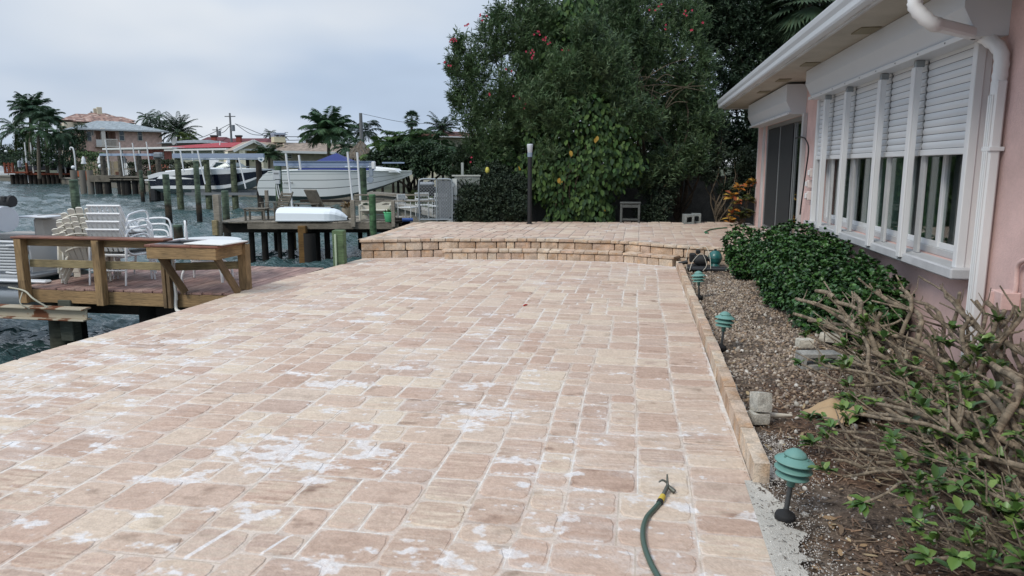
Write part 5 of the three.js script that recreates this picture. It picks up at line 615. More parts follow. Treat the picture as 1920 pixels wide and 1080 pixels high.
// ================= OUR DOCK, with what stands on it =================
R = rng(81);
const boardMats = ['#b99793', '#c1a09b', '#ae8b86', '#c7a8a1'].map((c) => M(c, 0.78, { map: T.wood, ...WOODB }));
{
  const d = thing('wooden_dock', 'dock of reddish deck boards beside the patio, with the chairs, table and sink on it', 'dock', [-6.6, 0, -9.5]);
  for (let x = -8.2; x < -5.0; x += 0.142) put('board', muv(prep(cbox(0.134, 0.028, 2.46, 0.004).translate(x + 0.07, -0.016 + rr(-0.002, 0.002), -9.6 + rr(-0.012, 0.012))), true), pick(boardMats), d);
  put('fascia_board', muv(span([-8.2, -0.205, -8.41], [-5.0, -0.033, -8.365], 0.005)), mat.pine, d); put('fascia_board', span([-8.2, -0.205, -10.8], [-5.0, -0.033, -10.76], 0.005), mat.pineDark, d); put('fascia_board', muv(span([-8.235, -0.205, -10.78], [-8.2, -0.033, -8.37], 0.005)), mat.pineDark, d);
  for (let x = -8; x < -5; x += 0.55) put('joist', [plain([x, -0.2, -10.75], [x + 0.045, -0.034, -8.42])], mat.darkwood, d); for (const z of [-8.75, -10.4]) put('beam', [span([-8.15, -0.4, z - 0.06], [-5.0, -0.202, z + 0.06])], mat.darkwood, d);
  for (const [x, z] of [[-6.55, -8.75], [-7.72, -8.72], [-7.7, -10.4], [-6.5, -10.4]]) put('pile', [limb([[x, -2.2, z], [x, -0.8, z], [x, -0.2, z]], [0.15, 0.15, 0.14], 14)], M('#2b2824', 0.95, { map: T.bark }), d);
  put('pile_cap', [span([-7.62, -0.72, -8.34], [-7.42, -0.16, -8.5], 0.01)], M('#5d645c', 0.9, { map: T.wood }), d);
  // railing
  const r = thing('dock_railing', 'low railing of brown pine posts and rails along the near side of the dock', 'railing', [-8.0, 0, -8.35]);
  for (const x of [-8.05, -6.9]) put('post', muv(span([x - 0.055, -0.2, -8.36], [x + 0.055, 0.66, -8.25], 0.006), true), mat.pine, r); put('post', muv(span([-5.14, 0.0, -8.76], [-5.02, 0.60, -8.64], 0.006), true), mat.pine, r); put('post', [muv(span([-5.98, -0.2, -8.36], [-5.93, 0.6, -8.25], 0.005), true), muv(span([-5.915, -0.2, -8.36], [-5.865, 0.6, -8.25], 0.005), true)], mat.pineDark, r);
  put('rail', [span([-8.1, 0.56, -8.40], [-5.95, 0.652, -8.362], 0.004)], mat.pine, r); put('rail', [span([-8.0, 0.275, -8.40], [-5.95, 0.375, -8.362], 0.004)], mat.pineGreen, r); put('rail', [bar([-5.86, 0.325, -8.38], [-5.1, 0.325, -8.7], 0.1, 0.036)], mat.pineGreen, r); put('cap_rail', [span([-8.14, 0.662, -8.44], [-5.9, 0.692, -8.24], 0.008)], mat.rail, r);
  // sink counter
  const c = thing('sink_counter', 'outdoor wooden sink counter on slanted braces at the right end of the dock railing', 'counter', [-5.5, 0, -8.4]);
  put('counter_top', [span([-6.02, 0.615, -8.74], [-5.93, 0.645, -8.02], 0.006), span([-5.39, 0.615, -8.74], [-5.02, 0.645, -8.02], 0.006), span([-5.93, 0.615, -8.12], [-5.39, 0.645, -8.02], 0.006), span([-5.93, 0.615, -8.74], [-5.39, 0.645, -8.6], 0.006)], mat.rail, c);
  put('apron', [muv(span([-6.0, 0.47, -8.07], [-5.06, 0.613, -8.03], 0.004)), muv(span([-6.0, 0.47, -8.72], [-5.96, 0.613, -8.07], 0.004)), muv(span([-5.1, 0.47, -8.72], [-5.06, 0.613, -8.07], 0.004))], mat.pine, c);
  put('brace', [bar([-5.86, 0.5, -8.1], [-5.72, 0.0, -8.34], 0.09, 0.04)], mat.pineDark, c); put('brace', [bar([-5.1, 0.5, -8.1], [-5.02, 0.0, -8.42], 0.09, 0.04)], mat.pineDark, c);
  put('sink', [span([-5.93, 0.642, -8.61], [-5.38, 0.653, -8.575]), span([-5.93, 0.642, -8.135], [-5.38, 0.653, -8.1]), span([-5.93, 0.642, -8.575], [-5.9, 0.653, -8.135]), span([-5.41, 0.642, -8.575], [-5.38, 0.653, -8.135]), span([-5.9, 0.48, -8.575], [-5.41, 0.484, -8.135]), span([-5.9, 0.484, -8.575], [-5.896, 0.643, -8.135]), span([-5.414, 0.484, -8.575], [-5.41, 0.643, -8.135]), span([-5.9, 0.484, -8.575], [-5.41, 0.643, -8.571]), span([-5.9, 0.484, -8.139], [-5.41, 0.643, -8.135])], mat.steel, c);
  put('faucet', [hose([[-5.86, 0.645, -8.66], [-5.86, 0.82, -8.66], [-5.86, 0.87, -8.64], [-5.83, 0.895, -8.6], [-5.79, 0.88, -8.55], [-5.775, 0.8, -8.52], [-5.77, 0.7, -8.5]], 0.013, 40, 10), rod([-5.86, 0.645, -8.66], [-5.86, 0.75, -8.66], 0.018, 0.017, 12)], mat.white, c); put('faucet_handle', [rod([-5.86, 0.83, -8.665], [-5.86, 0.9, -8.68], 0.014, 0.012, 10)], mat.black, c);
  put('drain_pipe', [rod([-5.84, 0.5, -8.3], [-5.84, -0.1, -8.32], 0.022), hose([[-5.84, 0.0, -8.32], [-5.84, -0.2, -8.3], [-5.8, -0.235, -8.28], [-5.55, -0.24, -8.26], [-5.2, -0.24, -8.25]], 0.022, 30, 10)], mat.pvc, c);
  solo('cutting_board', 'large white cutting board lying on the right end of the sink counter', 'cutting board', [box(0.56, 0.016, 0.5, 0, 0, 0, 0.004).rotateY(-0.1).translate(-5.2, 0.662, -8.28)], M('#dcdcd8', 0.4));
}
R = rng(82);
{ // stacks of chairs
  const creamM = M('#dcd8cc', 0.6), W = M('#dcdee0', 0.4), slg = M('#cfd1d1', 0.75);
  // Adirondack chair: sits with its back towards +z, facing -z
  const adirondack = (label, at, turn, m, group) => {
    const o = thing('adirondack_chair', label, 'chair', at, turn, group), lean = 0.5;
    for (let i = 0; i < 5; i++) put('seat_slat', [box(0.5, 0.018, 0.085, 0, 0.30 - i * 0.022, -0.2 + (4 - i) * 0.0 - 0.0 + i * -0.0 + (i - 2) * -0.093 + 0.1, 0.006)], m, o, true);
    for (let i = -3; i <= 3; i++) { const L = 0.66 - i * i * 0.02, g = slab([[-0.027, 0], [0.027, 0], [0.043, L - 0.03], [0.036, L - 0.008], [0.014, L], [-0.014, L], [-0.036, L - 0.008], [-0.043, L - 0.03]], 0.018); g.rotateZ(-i * 0.075).translate(i * 0.056, 0, 0).rotateX(lean).translate(0, 0.22, 0.2); put('back_slat', g, m, o, true); }
    const arc = []; for (let k = -6; k <= 6; k++) { const a = k * 0.11; arc.push([Math.sin(a) * 0.36, 0.36 * Math.cos(a) - 0.36 + 0.0, 0]); } for (const [h, k] of [[0.56, 0.011], [0.34, 0.011]]) put('back_rail', [limb(arc, k, 6).translate(0, h, 0.026).rotateX(lean).translate(0, 0.22, 0.2)], m, o, true);
    for (const s of [-1, 1]) { put('arm', [box(0.11, 0.02, 0.62, s * 0.31, 0.53, -0.04, 0.01)], m, o, true); put('leg', [bar([s * 0.27, 0, -0.26], [s * 0.27, 0.52, -0.26], 0.09, 0.024).translate(0, 0, 0)], m, o, true); put('leg', [bar([s * 0.25, 0.33, -0.3], [s * 0.25, 0.02, 0.42], 0.09, 0.024)], m, o, true); put('leg', [bar([s * 0.3, 0, 0.34], [s * 0.3, 0.52, 0.2], 0.06, 0.022)], m, o, true); }
    return o;
  };
  const b0 = [-7.72, 0, -9.15], g = 'stack of cream slatted chairs';
  const a0 = adirondack('lowest of the stacked cream fan-backed wooden chairs on the dock', b0, 0.45, creamM, g);
  again(a0, 'middle one of the stacked cream fan-backed wooden chairs on the dock', [b0[0] - 0.01, 0.07, b0[2] + 0.01]); again(a0, 'third from the bottom of the stacked cream fan-backed chairs on the dock', [b0[0] - 0.02, 0.14, b0[2] + 0.02]); again(a0, 'topmost cream fan-backed chair of the stack, tilted higher than the others', [b0[0] + 0.03, 0.26, b0[2] - 0.02]);
  adirondack('single white slatted armchair behind the left railing post on the dock', [-8.45, 0, -9.7], -1.9, W);
  // tall stacking chair: tube frame, slatted sling back, facing -z
  const sling = (name, label, at, turn, bh, group) => {
    const o = thing(name, label, 'chair', at, turn, group), w = 0.26, t = 0.013, y0 = 0.42;
    const bk = [0, y0 + bh, 0.24 + bh * 0.3];
    for (const s of [-1, 1]) { put('side_frame', [hose([[s * w, 0.0, -0.27], [s * w, 0.3, -0.25], [s * w, 0.58, -0.24], [s * w, 0.65, -0.2], [s * w, 0.65, 0.1], [s * w, 0.60, 0.24], [s * w, 0.3, 0.3], [s * w, 0, 0.34]], t, 44, 8)], W, o, true); put('back_post', [hose([[s * (w - 0.02), y0 - 0.04, -0.22], [s * (w - 0.02), y0 - 0.02, 0.1], [s * (w - 0.02), y0 + 0.04, 0.2], [s * (w - 0.02), y0 + bh * 0.6, 0.2 + bh * 0.22], [s * (w - 0.03), bk[1], bk[2]]], t, 36, 8)], W, o, true); }
    put('top_bar', [rod([-w + 0.02, bk[1], bk[2]], [w - 0.02, bk[1], bk[2]], 0.015)], W, o, true); put('cross_bar', [rod([-w, 0.2, 0.31], [w, 0.2, 0.31], 0.011), rod([-w, y0 - 0.05, -0.23], [w, y0 - 0.05, -0.23], 0.012)], W, o, true);
    for (let i = 0; i < 7; i++) { const x = -w + 0.045 + i * (2 * w - 0.09) / 6; put('back_strap', [bar([x, y0 + 0.03, 0.2], [x, y0 + bh * 0.55, 0.2 + bh * 0.22], 0.006, 0.052), bar([x, y0 + bh * 0.55, 0.2 + bh * 0.22], [x, bk[1], bk[2]], 0.006, 0.052)], slg, o, true); }
    put('seat', [box(2 * w - 0.04, 0.02, 0.42, 0, y0 - 0.03, -0.02)], slg, o, true); return o;
  };
  const s0 = [-7.12, 0, -9.0], gs = 'tall stack of white strap chairs', tags = ['lowest white strap chair of the tall stack on the dock', 'second white strap chair from the bottom of the tall stack on the dock', 'third white strap chair from the bottom of the tall stack on the dock', 'topmost white strap chair of the tall stack on the dock'];
  const c0 = sling('stacking_chair', tags[0], s0, 0.08, 0.34, gs); for (let i = 1; i < 4; i++) again(c0, tags[i], [s0[0] - 0.01 * i, 0.105 * i, s0[2] - 0.03 * i]);
  const l0 = [-7.12, 0, -9.5], gl = 'low stack of white armchairs', tl = ['bottom white armchair of the low stack right of the tall stack', 'middle white armchair of the low stack right of the tall stack', 'top white armchair of the low stack, its rounded arm highest'];
  const d0 = sling('armchair', tl[0], l0, -1.45, 0.2, gl); for (let i = 1; i < 3; i++) again(d0, tl[i], [l0[0] + 0.02 * i, 0.09 * i, l0[2]]);
  // round table
  const tc = atZ(385, 449, -9.35), t = thing('round_table', 'round white outdoor table with curved legs behind the sink counter', 'table', [tc[0], 0, -9.35]), y = tc[1];
  put('tabletop', [lathe([[0, y], [0.46, y], [0.485, y - 0.008], [0.485, y - 0.028], [0.46, y - 0.032], [0, y - 0.02]], 48)], M('#ced2d4', 0.35), t, true); put('lower_ring', [prep(new THREE.TorusGeometry(0.2, 0.014, 8, 36)).rotateX(1.571).translate(0, y * 0.5, 0)], W, t, true);
  for (let k = 0; k < 4; k++) { const a = k * 1.571 + 0.5, q = (r, h) => [Math.cos(a) * r, h, Math.sin(a) * r]; put('leg', [hose([q(0.36, y - 0.03), q(0.24, y * 0.62), q(0.2, y * 0.5), q(0.3, y * 0.38), q(0.37, y * 0.2), q(0.38, 0)], 0.018, 26, 8)], W, t, true); }
}
R = rng(83);
{ // pontoon boat up on its lift at the left edge of the picture
  const b = thing('pontoon_boat', 'white and grey pontoon boat raised on a lift at the left end of the dock', 'boat', [-9.8, 0, -10]), W = M('#c9cccf', 0.4), pnl = M('#a9adb0', 0.5), tan = M('#9b9690', 0.7), al = M('#9fa4a8', 0.35, { metalness: 0.6 });
  put('deck', [span([-13.5, 0.02, -10.3], [-8.42, 0.09, -8.75], 0.02)], M('#8c9094', 0.6), b); put('bumper', [span([-13.4, 0.0, -8.75], [-8.02, 0.045, -8.62], 0.02)], W, b);
  const ribs = []; for (let i = 0; i < 9; i++) ribs.push(span([-13.4, 0.13 + i * 0.043, -8.83], [-8.56, 0.165 + i * 0.043, -8.80], 0.012)); put('fence_panel', [plain([-13.4, 0.11, -8.85], [-8.55, 0.54, -8.83]), ...ribs], pnl, b);
  put('fence_panel', [plain([-8.5, 0.11, -10.2], [-8.47, 0.54, -8.9])], pnl, b);
  put('rail', [hose([[-13.4, 0.55, -8.82], [-11, 0.55, -8.82], [-8.6, 0.55, -8.82], [-8.52, 0.545, -8.82], [-8.485, 0.5, -8.82], [-8.48, 0.2, -8.82], [-8.48, 0.1, -8.82]], 0.018, 50, 8), hose([[-8.75, 0.5, -8.79], [-8.62, 0.5, -8.79], [-8.58, 0.46, -8.79], [-8.58, 0.16, -8.79], [-8.62, 0.12, -8.79], [-8.8, 0.12, -8.79]], 0.014, 40, 8), hose([[-8.49, 0.55, -8.9], [-8.49, 0.55, -10.2]], 0.018, 10, 8)], W, b);
  put('seat', [box(0.16, 0.42, 0.6, -8.73, 0.68, -9.6, 0.07).rotateZ(0), box(0.9, 0.3, 0.6, -9.2, 0.45, -9.6, 0.06), box(0.9, 0.3, 0.5, -10.4, 0.45, -9.7, 0.06)], tan, b);
  put('table', [box(0.5, 0.025, 0.35, -8.72, 0.87, -9.4, 0.01)], W, b);
  const cyl = atZ(12, 411, -9.0); put('rolled_cover', [rod([cyl[0], cyl[1], -9.0], [cyl[0] - 2.3, cyl[1] + 0.05, -9.6], 0.18, 0.17, 28)], M('#c3c8d0', 0.55), b);
  const sl = atZ(14, 376, -9.1); put('searchlight', [rod([sl[0] - 0.3, sl[1], sl[2]], [sl[0] + 0.04, sl[1] - 0.01, sl[2]], 0.06, 0.075, 18), rod([sl[0] + 0.05, sl[1] - 0.01, sl[2]], [sl[0] + 0.09, sl[1] - 0.01, sl[2]], 0.088, 0.08, 18), box(0.07, 0.07, 0.06, sl[0] + 0.02, sl[1] + 0.03, sl[2] + 0.07, 0.01)], mat.dark, b);
  for (const z of [-9.0, -10.0]) put('pontoon', [rod([-13.6, -0.25, z], [-8.6, -0.25, z], 0.24, 0.24, 20)], al, b);
  const l = thing('boat_lift', 'rusty steel beam of the lift under the pontoon boat, with a hanging cable', 'boat lift', [-7.5, -0.3, -8.2]); put('beam', [span([-10.5, -0.245, -8.28], [-7.06, -0.225, -8.12]), span([-10.5, -0.39, -8.28], [-7.06, -0.37, -8.12]), span([-10.5, -0.37, -8.21], [-7.06, -0.245, -8.19])], (() => { T.rust = texOf(256, 256, (u, v) => { const a = tfbm(u, v, 5, 4), k = smooth(0.5, 0.62, a); return [lerp(168, 104, k), lerp(160, 62, k), lerp(142, 38, k)]; }); return M('#ffffff', 0.85, { map: rep(T.rust, 1.2) }); })(), l);
  put('cable', [hose([[-8.3, 0.0, -8.3], [-7.9, -0.02, -8.15], [-7.75, -0.1, -8.1], [-7.6, -0.22, -8.15]], 0.012, 26, 6), hose([[-7.95, -0.03, -8.15], [-7.9, -0.16, -8.05], [-7.82, -0.24, -8.1]], 0.008, 20, 6)], M('#a9a797', 0.6), l);
  for (const [x, z] of [[-7.8, -8.55], [-10.6, -8.4]]) put('pile', [limb([[x, -2.3, z], [x, -0.8, z], [x, -0.21, z]], [0.14, 0.14, 0.13], 14)], M('#6b6f63', 0.95, { map: T.bark }), l);
}

// ================= PILINGS =================
R = rng(84);
// a round post, green with treatment above, bare and dark where the water reaches it
const pileM = M('#ffffff', 0.9, { vertexColors: true, map: T.bark });
function piling(name, label, at, y1, r, group, tone = [0.17, 0.255, 0.185]) {
  const o = thing(name, label, 'piling', [at[0], WL, at[2]], 0, group), n = 18, seg = 14, pts = [], rad = []; for (let i = 0; i <= n; i++) { pts.push([0, lerp(-1.2, y1 - WL, i / n), 0]); rad.push(r * lerp(1.04, 0.97, i / n)); }
  const g = limb(pts, rad, seg, [1, 1, 1]), p = g.attributes.position, c = g.attributes.color, ro = R() * 50; for (let i = 0; i < p.count; i++) { const y = p.getY(i), a = Math.atan2(p.getZ(i), p.getX(i)), line = 0.55 + 0.25 * fbm(Math.cos(a) * 2 + ro, Math.sin(a) * 2 + ro, 3) + 0.3 * (fbm(a * 3 + ro, y * 2, 3) - 0.5), b = smooth(line + 0.12, line - 0.12, y), t2 = mix3(tone, [0.08, 0.062, 0.040], b), t3 = mix3(t2, [0.022, 0.022, 0.02], smooth(0.25, 0.1, y + (fbm(a * 2 + ro, 3, 2) - 0.5) * 0.2)), v = 0.8 + 0.45 * fbm(a * 4 + ro, y * 1.3 + ro, 3); c.setXYZ(i, t3[0] * v, t3[1] * v, t3[2] * v); }
  put('shaft', g, pileM, o, true); put('top', lathe([[0, y1 - WL + 0.012], [r * 0.9, y1 - WL + 0.01], [r * 0.985, y1 - WL - 0.015], [r * 0.985, y1 - WL - 0.04]], 14), M([tone[0] * 0.5, tone[1] * 0.5, tone[2] * 0.5], 0.95), o, true); return o;
}
const pileAt = (u, vb, d) => { if (d) { const p = S(u, d); return [p[0], WL, p[1]]; } return G(u, vb, WL); };
{
  const defs = [ // u, v top, v at the water, width in px, label
    [147, 337, 432, 15, 'nearest dark green piling rising out of the water behind the cream chairs'], [317, 327, 410, 12, 'green piling standing alone in the water between the chairs and the boats'], [338, 304, 382, 9, 'green piling with a dark cap just behind the navy boat’s stern'], [374, 302, 405, 10, 'tall green piling with brown foot in front of the navy hull'], [268, 320, 373, 7, 'left of a pair of short green pilings in the middle of the canal'], [284, 320, 373, 7, 'right of a pair of short green pilings in the middle of the canal'],
    [337, 422, 470, 17, 'short dark piling stub just behind the round table on the dock'], [427, 358, 446, 13, 'green piling with a brown base at the left end of the grey dock'], [696, 365, 437, 13, 'bright green piling beside the raised terrace corner, next to the cream bench']];
  for (const [u, vt, vb, w, lab] of defs) { const p = pileAt(u, vb, u === 696 ? 18.4 : 0), dep = -p[2] * Math.cos(YAW) - p[0] * Math.sin(YAW); piling('piling', lab, p, Yv(vt, dep), w / 2 * dep / F, 'round pilings in the canal', u === 696 ? [0.14, 0.33, 0.16] : undefined); }
  const gp = atZ(637, 470, -11.35), t = thing('post', 'square weathered green post standing right at the canal edge of the patio', 'post', [gp[0], -0.9, -11.35]); put('shaft', [box(0.19, 1.46, 0.19, 0, 0.73, 0, 0.012).rotateY(0.15)], M('#7f9f78', 0.9, { map: T.wood, ...WOODB }), t, true); put('strip', [box(0.035, 1.3, 0.02, -0.04, 0.75, 0.108, 0.004).rotateY(0.15)], M('#a3b39b', 0.9), t, true);
}

// ================= NEXT DOOR: grey dock, gate, boats on lifts =================
R = rng(91);
const at3 = (u, v, d) => atD(u, v, d);
{
  const D = 20.6, dl = thing('neighbor_dock', 'weathered grey plank dock on dark posts beyond the terrace, carrying the upturned dinghy', 'dock', [S(560, D)[0], 0, S(560, D)[1]], YAW), lx = (u, d = D) => (u - 560) * d / F / 1.014; // frame: x along the picture, z towards the viewer
  const y = Yv(416, D), x0 = lx(398), x1 = lx(745), gm = [mat.greywood, mat.greywood2, M('#9a958b', 0.9, { map: T.wood, ...WOODB })];
  for (let x = x0; x < x1; x += 0.15) put('plank', muv(prep(cbox(0.14, 0.035, 2.6, 0.004).translate(x + 0.07, y - 0.02 + rr(-0.004, 0.004), -1.3)), true), pick(gm), dl, true);
  put('fascia_board', [span([x0 + 0.9, y - 0.2, 0.01], [x1, y - 0.045, 0.055])], mat.greywood2, dl, true); put('beam', [span([x0, y - 0.34, -0.5], [x1, y - 0.06, -0.38]), span([x0, y - 0.34, -2.3], [x1, y - 0.06, -2.2])], mat.darkwood, dl, true);
  for (const [u, z, w, m] of [[452, -0.5, 0.13, 0], [462, -2.2, 0.1, 0], [477, -0.5, 0.15, 0], [500, -2.2, 0.11, 1], [508, -0.4, 0.1, 0], [528, -0.5, 0.15, 0], [545, -2.2, 0.11, 1], [578, -0.45, 0.2, 0], [590, -2.2, 0.11, 1], [599, -0.5, 0.13, 0], [684, -0.45, 0.15, 0], [640, -2.2, 0.12, 0]]) put('pile', [limb([[lx(u), -2, z], [lx(u), -0.85, z], [lx(u), y - 0.06, z]], w * 0.62, 10)], m ? M('#8f7d5e', 0.9, { map: T.wood }) : M('#1f1d1a', 0.95, { map: T.bark }), dl, true);
  put('pile', [box(0.22, 1.9, 0.2, lx(564), y - 0.85 - 0.2, 0.12, 0.012)], M('#8a6a3c', 0.9, { map: T.wood }), dl, true); put('pile', [limb([[lx(578), -2, 0.2], [lx(578), y - 0.3, 0.2]], 0.17, 12)], M('#1d1b19', 0.95), dl, true);
  for (const [u, vt, vb, w, z] of [[405, 365, 442, 0.17, 0.1], [402, 412, 440, 0.15, 0.2], [443, 362, 400, 0.1, -2.4], [660, 375, 425, 0.12, 0.08], [736, 376, 425, 0.1, 0.08]]) put('post', [box(w, (vb - vt) * D / F, w, lx(u), Yv((vt + vb) / 2, D), z, 0.01)], u === 402 ? mat.pineGreen : mat.greywood, dl, true);
  put('rail', [span([lx(640), Yv(371, D), -1.6], [lx(790), Yv(368, D), -1.55]), span([lx(660), Yv(378, D), 0.06], [lx(815), Yv(375.5, D), 0.11])], mat.greywood, dl, true);
  const ORG = dl.position, Rm = new THREE.Matrix4().makeRotationY(YAW).setPosition(ORG.x, 0, ORG.z), w3 = (x, yy, z) => { const p = new THREE.Vector3(x, yy, z).applyMatrix4(Rm); return [p.x, p.y, p.z]; };
  // upturned dinghy
  { const o = thing('dinghy', 'white dinghy lying upside down on the grey dock', 'boat', w3(lx(577), y, -0.45), YAW), L = 1.92, pos = [], st = 14; const sec = (t) => { const b = 0.52 * Math.pow(Math.sin(Math.min(1, (1.02 - t) * 2.9) * 1.571), 0.75), k = 0.37 - 0.06 * t * t - (t > 0.8 ? Math.pow(t - 0.8, 1.5) * 2.4 : 0); const a = []; for (let i = 0; i <= 10; i++) { const q = (i / 10 - 0.5) * 3.1416, s = Math.sin(q), c = Math.pow(Math.abs(Math.cos(q)), 0.42); a.push([(t - 0.5) * L, c * k + 0.02, s * b]); } return a; }; const F2 = []; for (let i = 0; i < st; i++) { const A = sec(i / st), B = sec((i + 1) / st); for (let j = 0; j < 10; j++) F2.push([A[j], B[j], B[j + 1], A[j + 1]]); } F2.push(sec(0)); put('hull', faces(F2), M('#dde4e9', 0.4), o, true); put('gunwale', [limb(Array.from({ length: 15 }, (_, i) => { const s = sec(i / 14)[0]; return [s[0], 0.03, s[2] - 0.01]; }), 0.022, 6), limb(Array.from({ length: 15 }, (_, i) => { const s = sec(i / 14)[10]; return [s[0], 0.03, s[2] + 0.01]; }), 0.022, 6)], M('#a5abae', 0.5), o, true); put('keel_strip', [bar([-L / 2 + 0.1, 0.395, 0], [L * 0.25, 0.375, 0], 0.02, 0.03)], M('#c0c8ce', 0.4), o, true); }
  // slatted grey chair and low table, planter
  { const gw = M('#8b877f', 0.9, { map: T.wood }), o = thing('deck_chair', 'weathered grey slatted deck chair at the left end of the grey dock', 'chair', w3(lx(490), y, -1.0), YAW + 2.6); for (let i = 0; i < 7; i++) put('back_slat', [box(0.5, 0.06, 0.018, 0, 0.28 + i * 0.075, 0.22 + i * 0.04, 0.004).rotateX(0)], gw, o, true); for (let i = 0; i < 5; i++) put('seat_slat', [box(0.5, 0.02, 0.075, 0, 0.3, -0.26 + i * 0.095, 0.004)], gw, o, true); for (const s of [-1, 1]) { put('side_rail', [bar([s * 0.23, 0.22, 0.2], [s * 0.23, 0.8, 0.5], 0.05, 0.03), bar([s * 0.27, 0.28, -0.3], [s * 0.27, 0.28, 0.4], 0.06, 0.03)], gw, o, true); put('leg', [box(0.05, 0.5, 0.05, s * 0.27, 0.25, -0.25)], gw, o, true); put('leg', [box(0.05, 0.3, 0.05, s * 0.27, 0.15, 0.35)], gw, o, true); put('arm', [box(0.1, 0.02, 0.62, s * 0.28, 0.5, 0, 0.005)], gw, o, true); }
    const tb = thing('low_table', 'low grey slatted table left of the deck chair on the grey dock', 'table', w3(lx(460), y, -0.7), YAW); for (let i = 0; i < 5; i++) put('slat', [box(0.66, 0.025, 0.08, 0, 0.34, -0.2 + i * 0.1, 0.004)], gw, tb, true); for (const [x, z] of [[-0.27, -0.18], [0.27, -0.18], [-0.27, 0.18], [0.27, 0.18]]) put('leg', [box(0.05, 0.33, 0.05, x, 0.165, z)], gw, tb, true); put('rail', [box(0.6, 0.05, 0.03, 0, 0.29, 0.2)], gw, tb, true);
    const o2 = thing('deck_chair', 'second grey slatted deck chair seen edge-on behind the upturned dinghy', 'chair', w3(lx(560), y, -1.9), YAW - 0.9); put('back', [bar([0, 0.3, 0], [0.12, 0.85, 0.3], 0.05, 0.5)], gw, o2, true); put('seat', [box(0.5, 0.03, 0.5, -0.1, 0.3, -0.2)], gw, o2, true); put('leg', [box(0.05, 0.3, 0.05, -0.3, 0.15, 0)], gw, o2, true); put('leg', [box(0.05, 0.3, 0.05, 0.1, 0.15, -0.4)], gw, o2, true);
    const t3 = thing('low_table', 'grey table behind the upturned dinghy, next to the edge-on deck chair', 'table', w3(lx(540), y, -1.8), YAW); put('top', [box(0.8, 0.03, 0.5, 0, 0.42, 0)], gw, t3, true); for (const [x, z] of [[-0.35, -0.2], [0.35, -0.2], [-0.35, 0.2], [0.35, 0.2]]) put('leg', [box(0.05, 0.41, 0.05, x, 0.205, z)], gw, t3, true);
    const pl = thing('planter', 'pot with dry yellow-brown plant behind the bow of the upturned dinghy', 'potted plant', w3(lx(622), y, -1.7)); put('pot', lathe([[0, 0], [0.13, 0], [0.17, 0.3], [0.15, 0.3], [0.14, 0.26], [0, 0.26]], 20), M('#8f8674', 0.85), pl, true); const L = new Leaves(); R = rng(17); for (let i = 0; i < 46; i++) { const d = rdir(); d[1] = Math.abs(d[1]) + 0.2; const o0 = pl.position; L.leaf([o0.x + d[0] * 0.08, o0.y + rr(0.26, 0.42), o0.z + d[2] * 0.08], nrm(d), [0, 1, 0.2], rr(0.14, 0.25), rr(0.05, 0.08), vary([0.19, 0.13, 0.06], 0.35), 7, 0.3); } L.mesh('foliage', leafMat, pl);
    const gp = thing('planter', 'bright green pot with small plants standing on the grey dock by the cream bench', 'potted plant', w3(lx(727), y, -0.1)); put('pot', lathe([[0, 0], [0.13, 0], [0.165, 0.25], [0.175, 0.25], [0.175, 0.275], [0.15, 0.275], [0.145, 0.24], [0, 0.24]], 24), M('#5fbf86', 0.5), gp, true); const L2 = new Leaves(); for (let i = 0; i < 40; i++) { const d = rdir(); d[1] = Math.abs(d[1]) + 0.3; L2.leaf([gp.position.x + rr(-0.1, 0.1), gp.position.y + 0.25, gp.position.z + rr(-0.1, 0.1)], nrm(d), [0, 1, 0.2], rr(0.08, 0.2), 0.03, vary([0.05, 0.10, 0.03], 0.3), 2, 0.2); } L2.mesh('foliage', leafMat, gp); }
  // cream plastic bench with arched back
  { const cm = M('#b9b6aa', 0.55), o = thing('bench', 'cream plastic bench with arched openwork back beside the bright green piling', 'bench', w3(lx(695), y, -0.55), YAW + 0.05), pts = [[-0.44, 0.3], [-0.44, 0.52], [-0.3, 0.56], [-0.12, 0.5], [0, 0.47], [0.12, 0.5], [0.3, 0.56], [0.44, 0.52], [0.44, 0.3]], ho = (s) => [[s * 0.39, 0.44], [s * 0.38, 0.49], [s * 0.28, 0.51], [s * 0.14, 0.45], [s * 0.22, 0.42]]; put('back', [slab(pts, 0.04, [ho(1), ho(-1)], 0.008).translate(0, 0, -0.2)], cm, o, true); put('back_panel', [box(0.86, 0.15, 0.05, 0, 0.24, -0.18, 0.01), box(0.86, 0.12, 0.045, 0, 0.09, -0.17, 0.01)], cm, o, true); put('seat', [box(0.9, 0.04, 0.4, 0, 0.3, 0.02, 0.012)], cm, o, true); for (const s of [-1, 1]) { put('arm', [box(0.07, 0.04, 0.42, s * 0.43, 0.44, 0, 0.012)], cm, o, true); put('leg', [box(0.06, 0.44, 0.07, s * 0.43, 0.22, 0.18, 0.012)], cm, o, true); put('leg', [box(0.06, 0.4, 0.07, s * 0.43, 0.2, -0.18, 0.012)], cm, o, true); } }
  // white wire chairs near the gate
  const wm = M('#c3c6c6', 0.5), wire = (label, u, z, turn, gap) => { const o = thing('patio_chair', label, 'chair', w3(lx(u), y, z), turn); put('seat', [box(0.46, 0.03, 0.44, 0, 0.36, 0, 0.01)], wm, o, true); put('back', [box(0.46, 0.12, 0.025, 0, 0.68, -0.24, 0.008), box(0.46, 0.05, 0.02, 0, 0.52, -0.23, 0.006)], wm, o, true); for (const [a, b, hh] of [[-0.21, -0.22, 0.74], [0.21, -0.22, 0.74], [-0.21, 0.2, 0.56], [0.21, 0.2, 0.56]]) put('leg', [rod([a, 0, b], [a, hh, b], 0.014, 0.014, 8)], wm, o, true); put('arm', [box(0.04, 0.025, 0.44, -0.22, 0.56, 0, 0.006), box(0.04, 0.025, 0.44, 0.22, 0.56, 0, 0.006)], wm, o, true); };
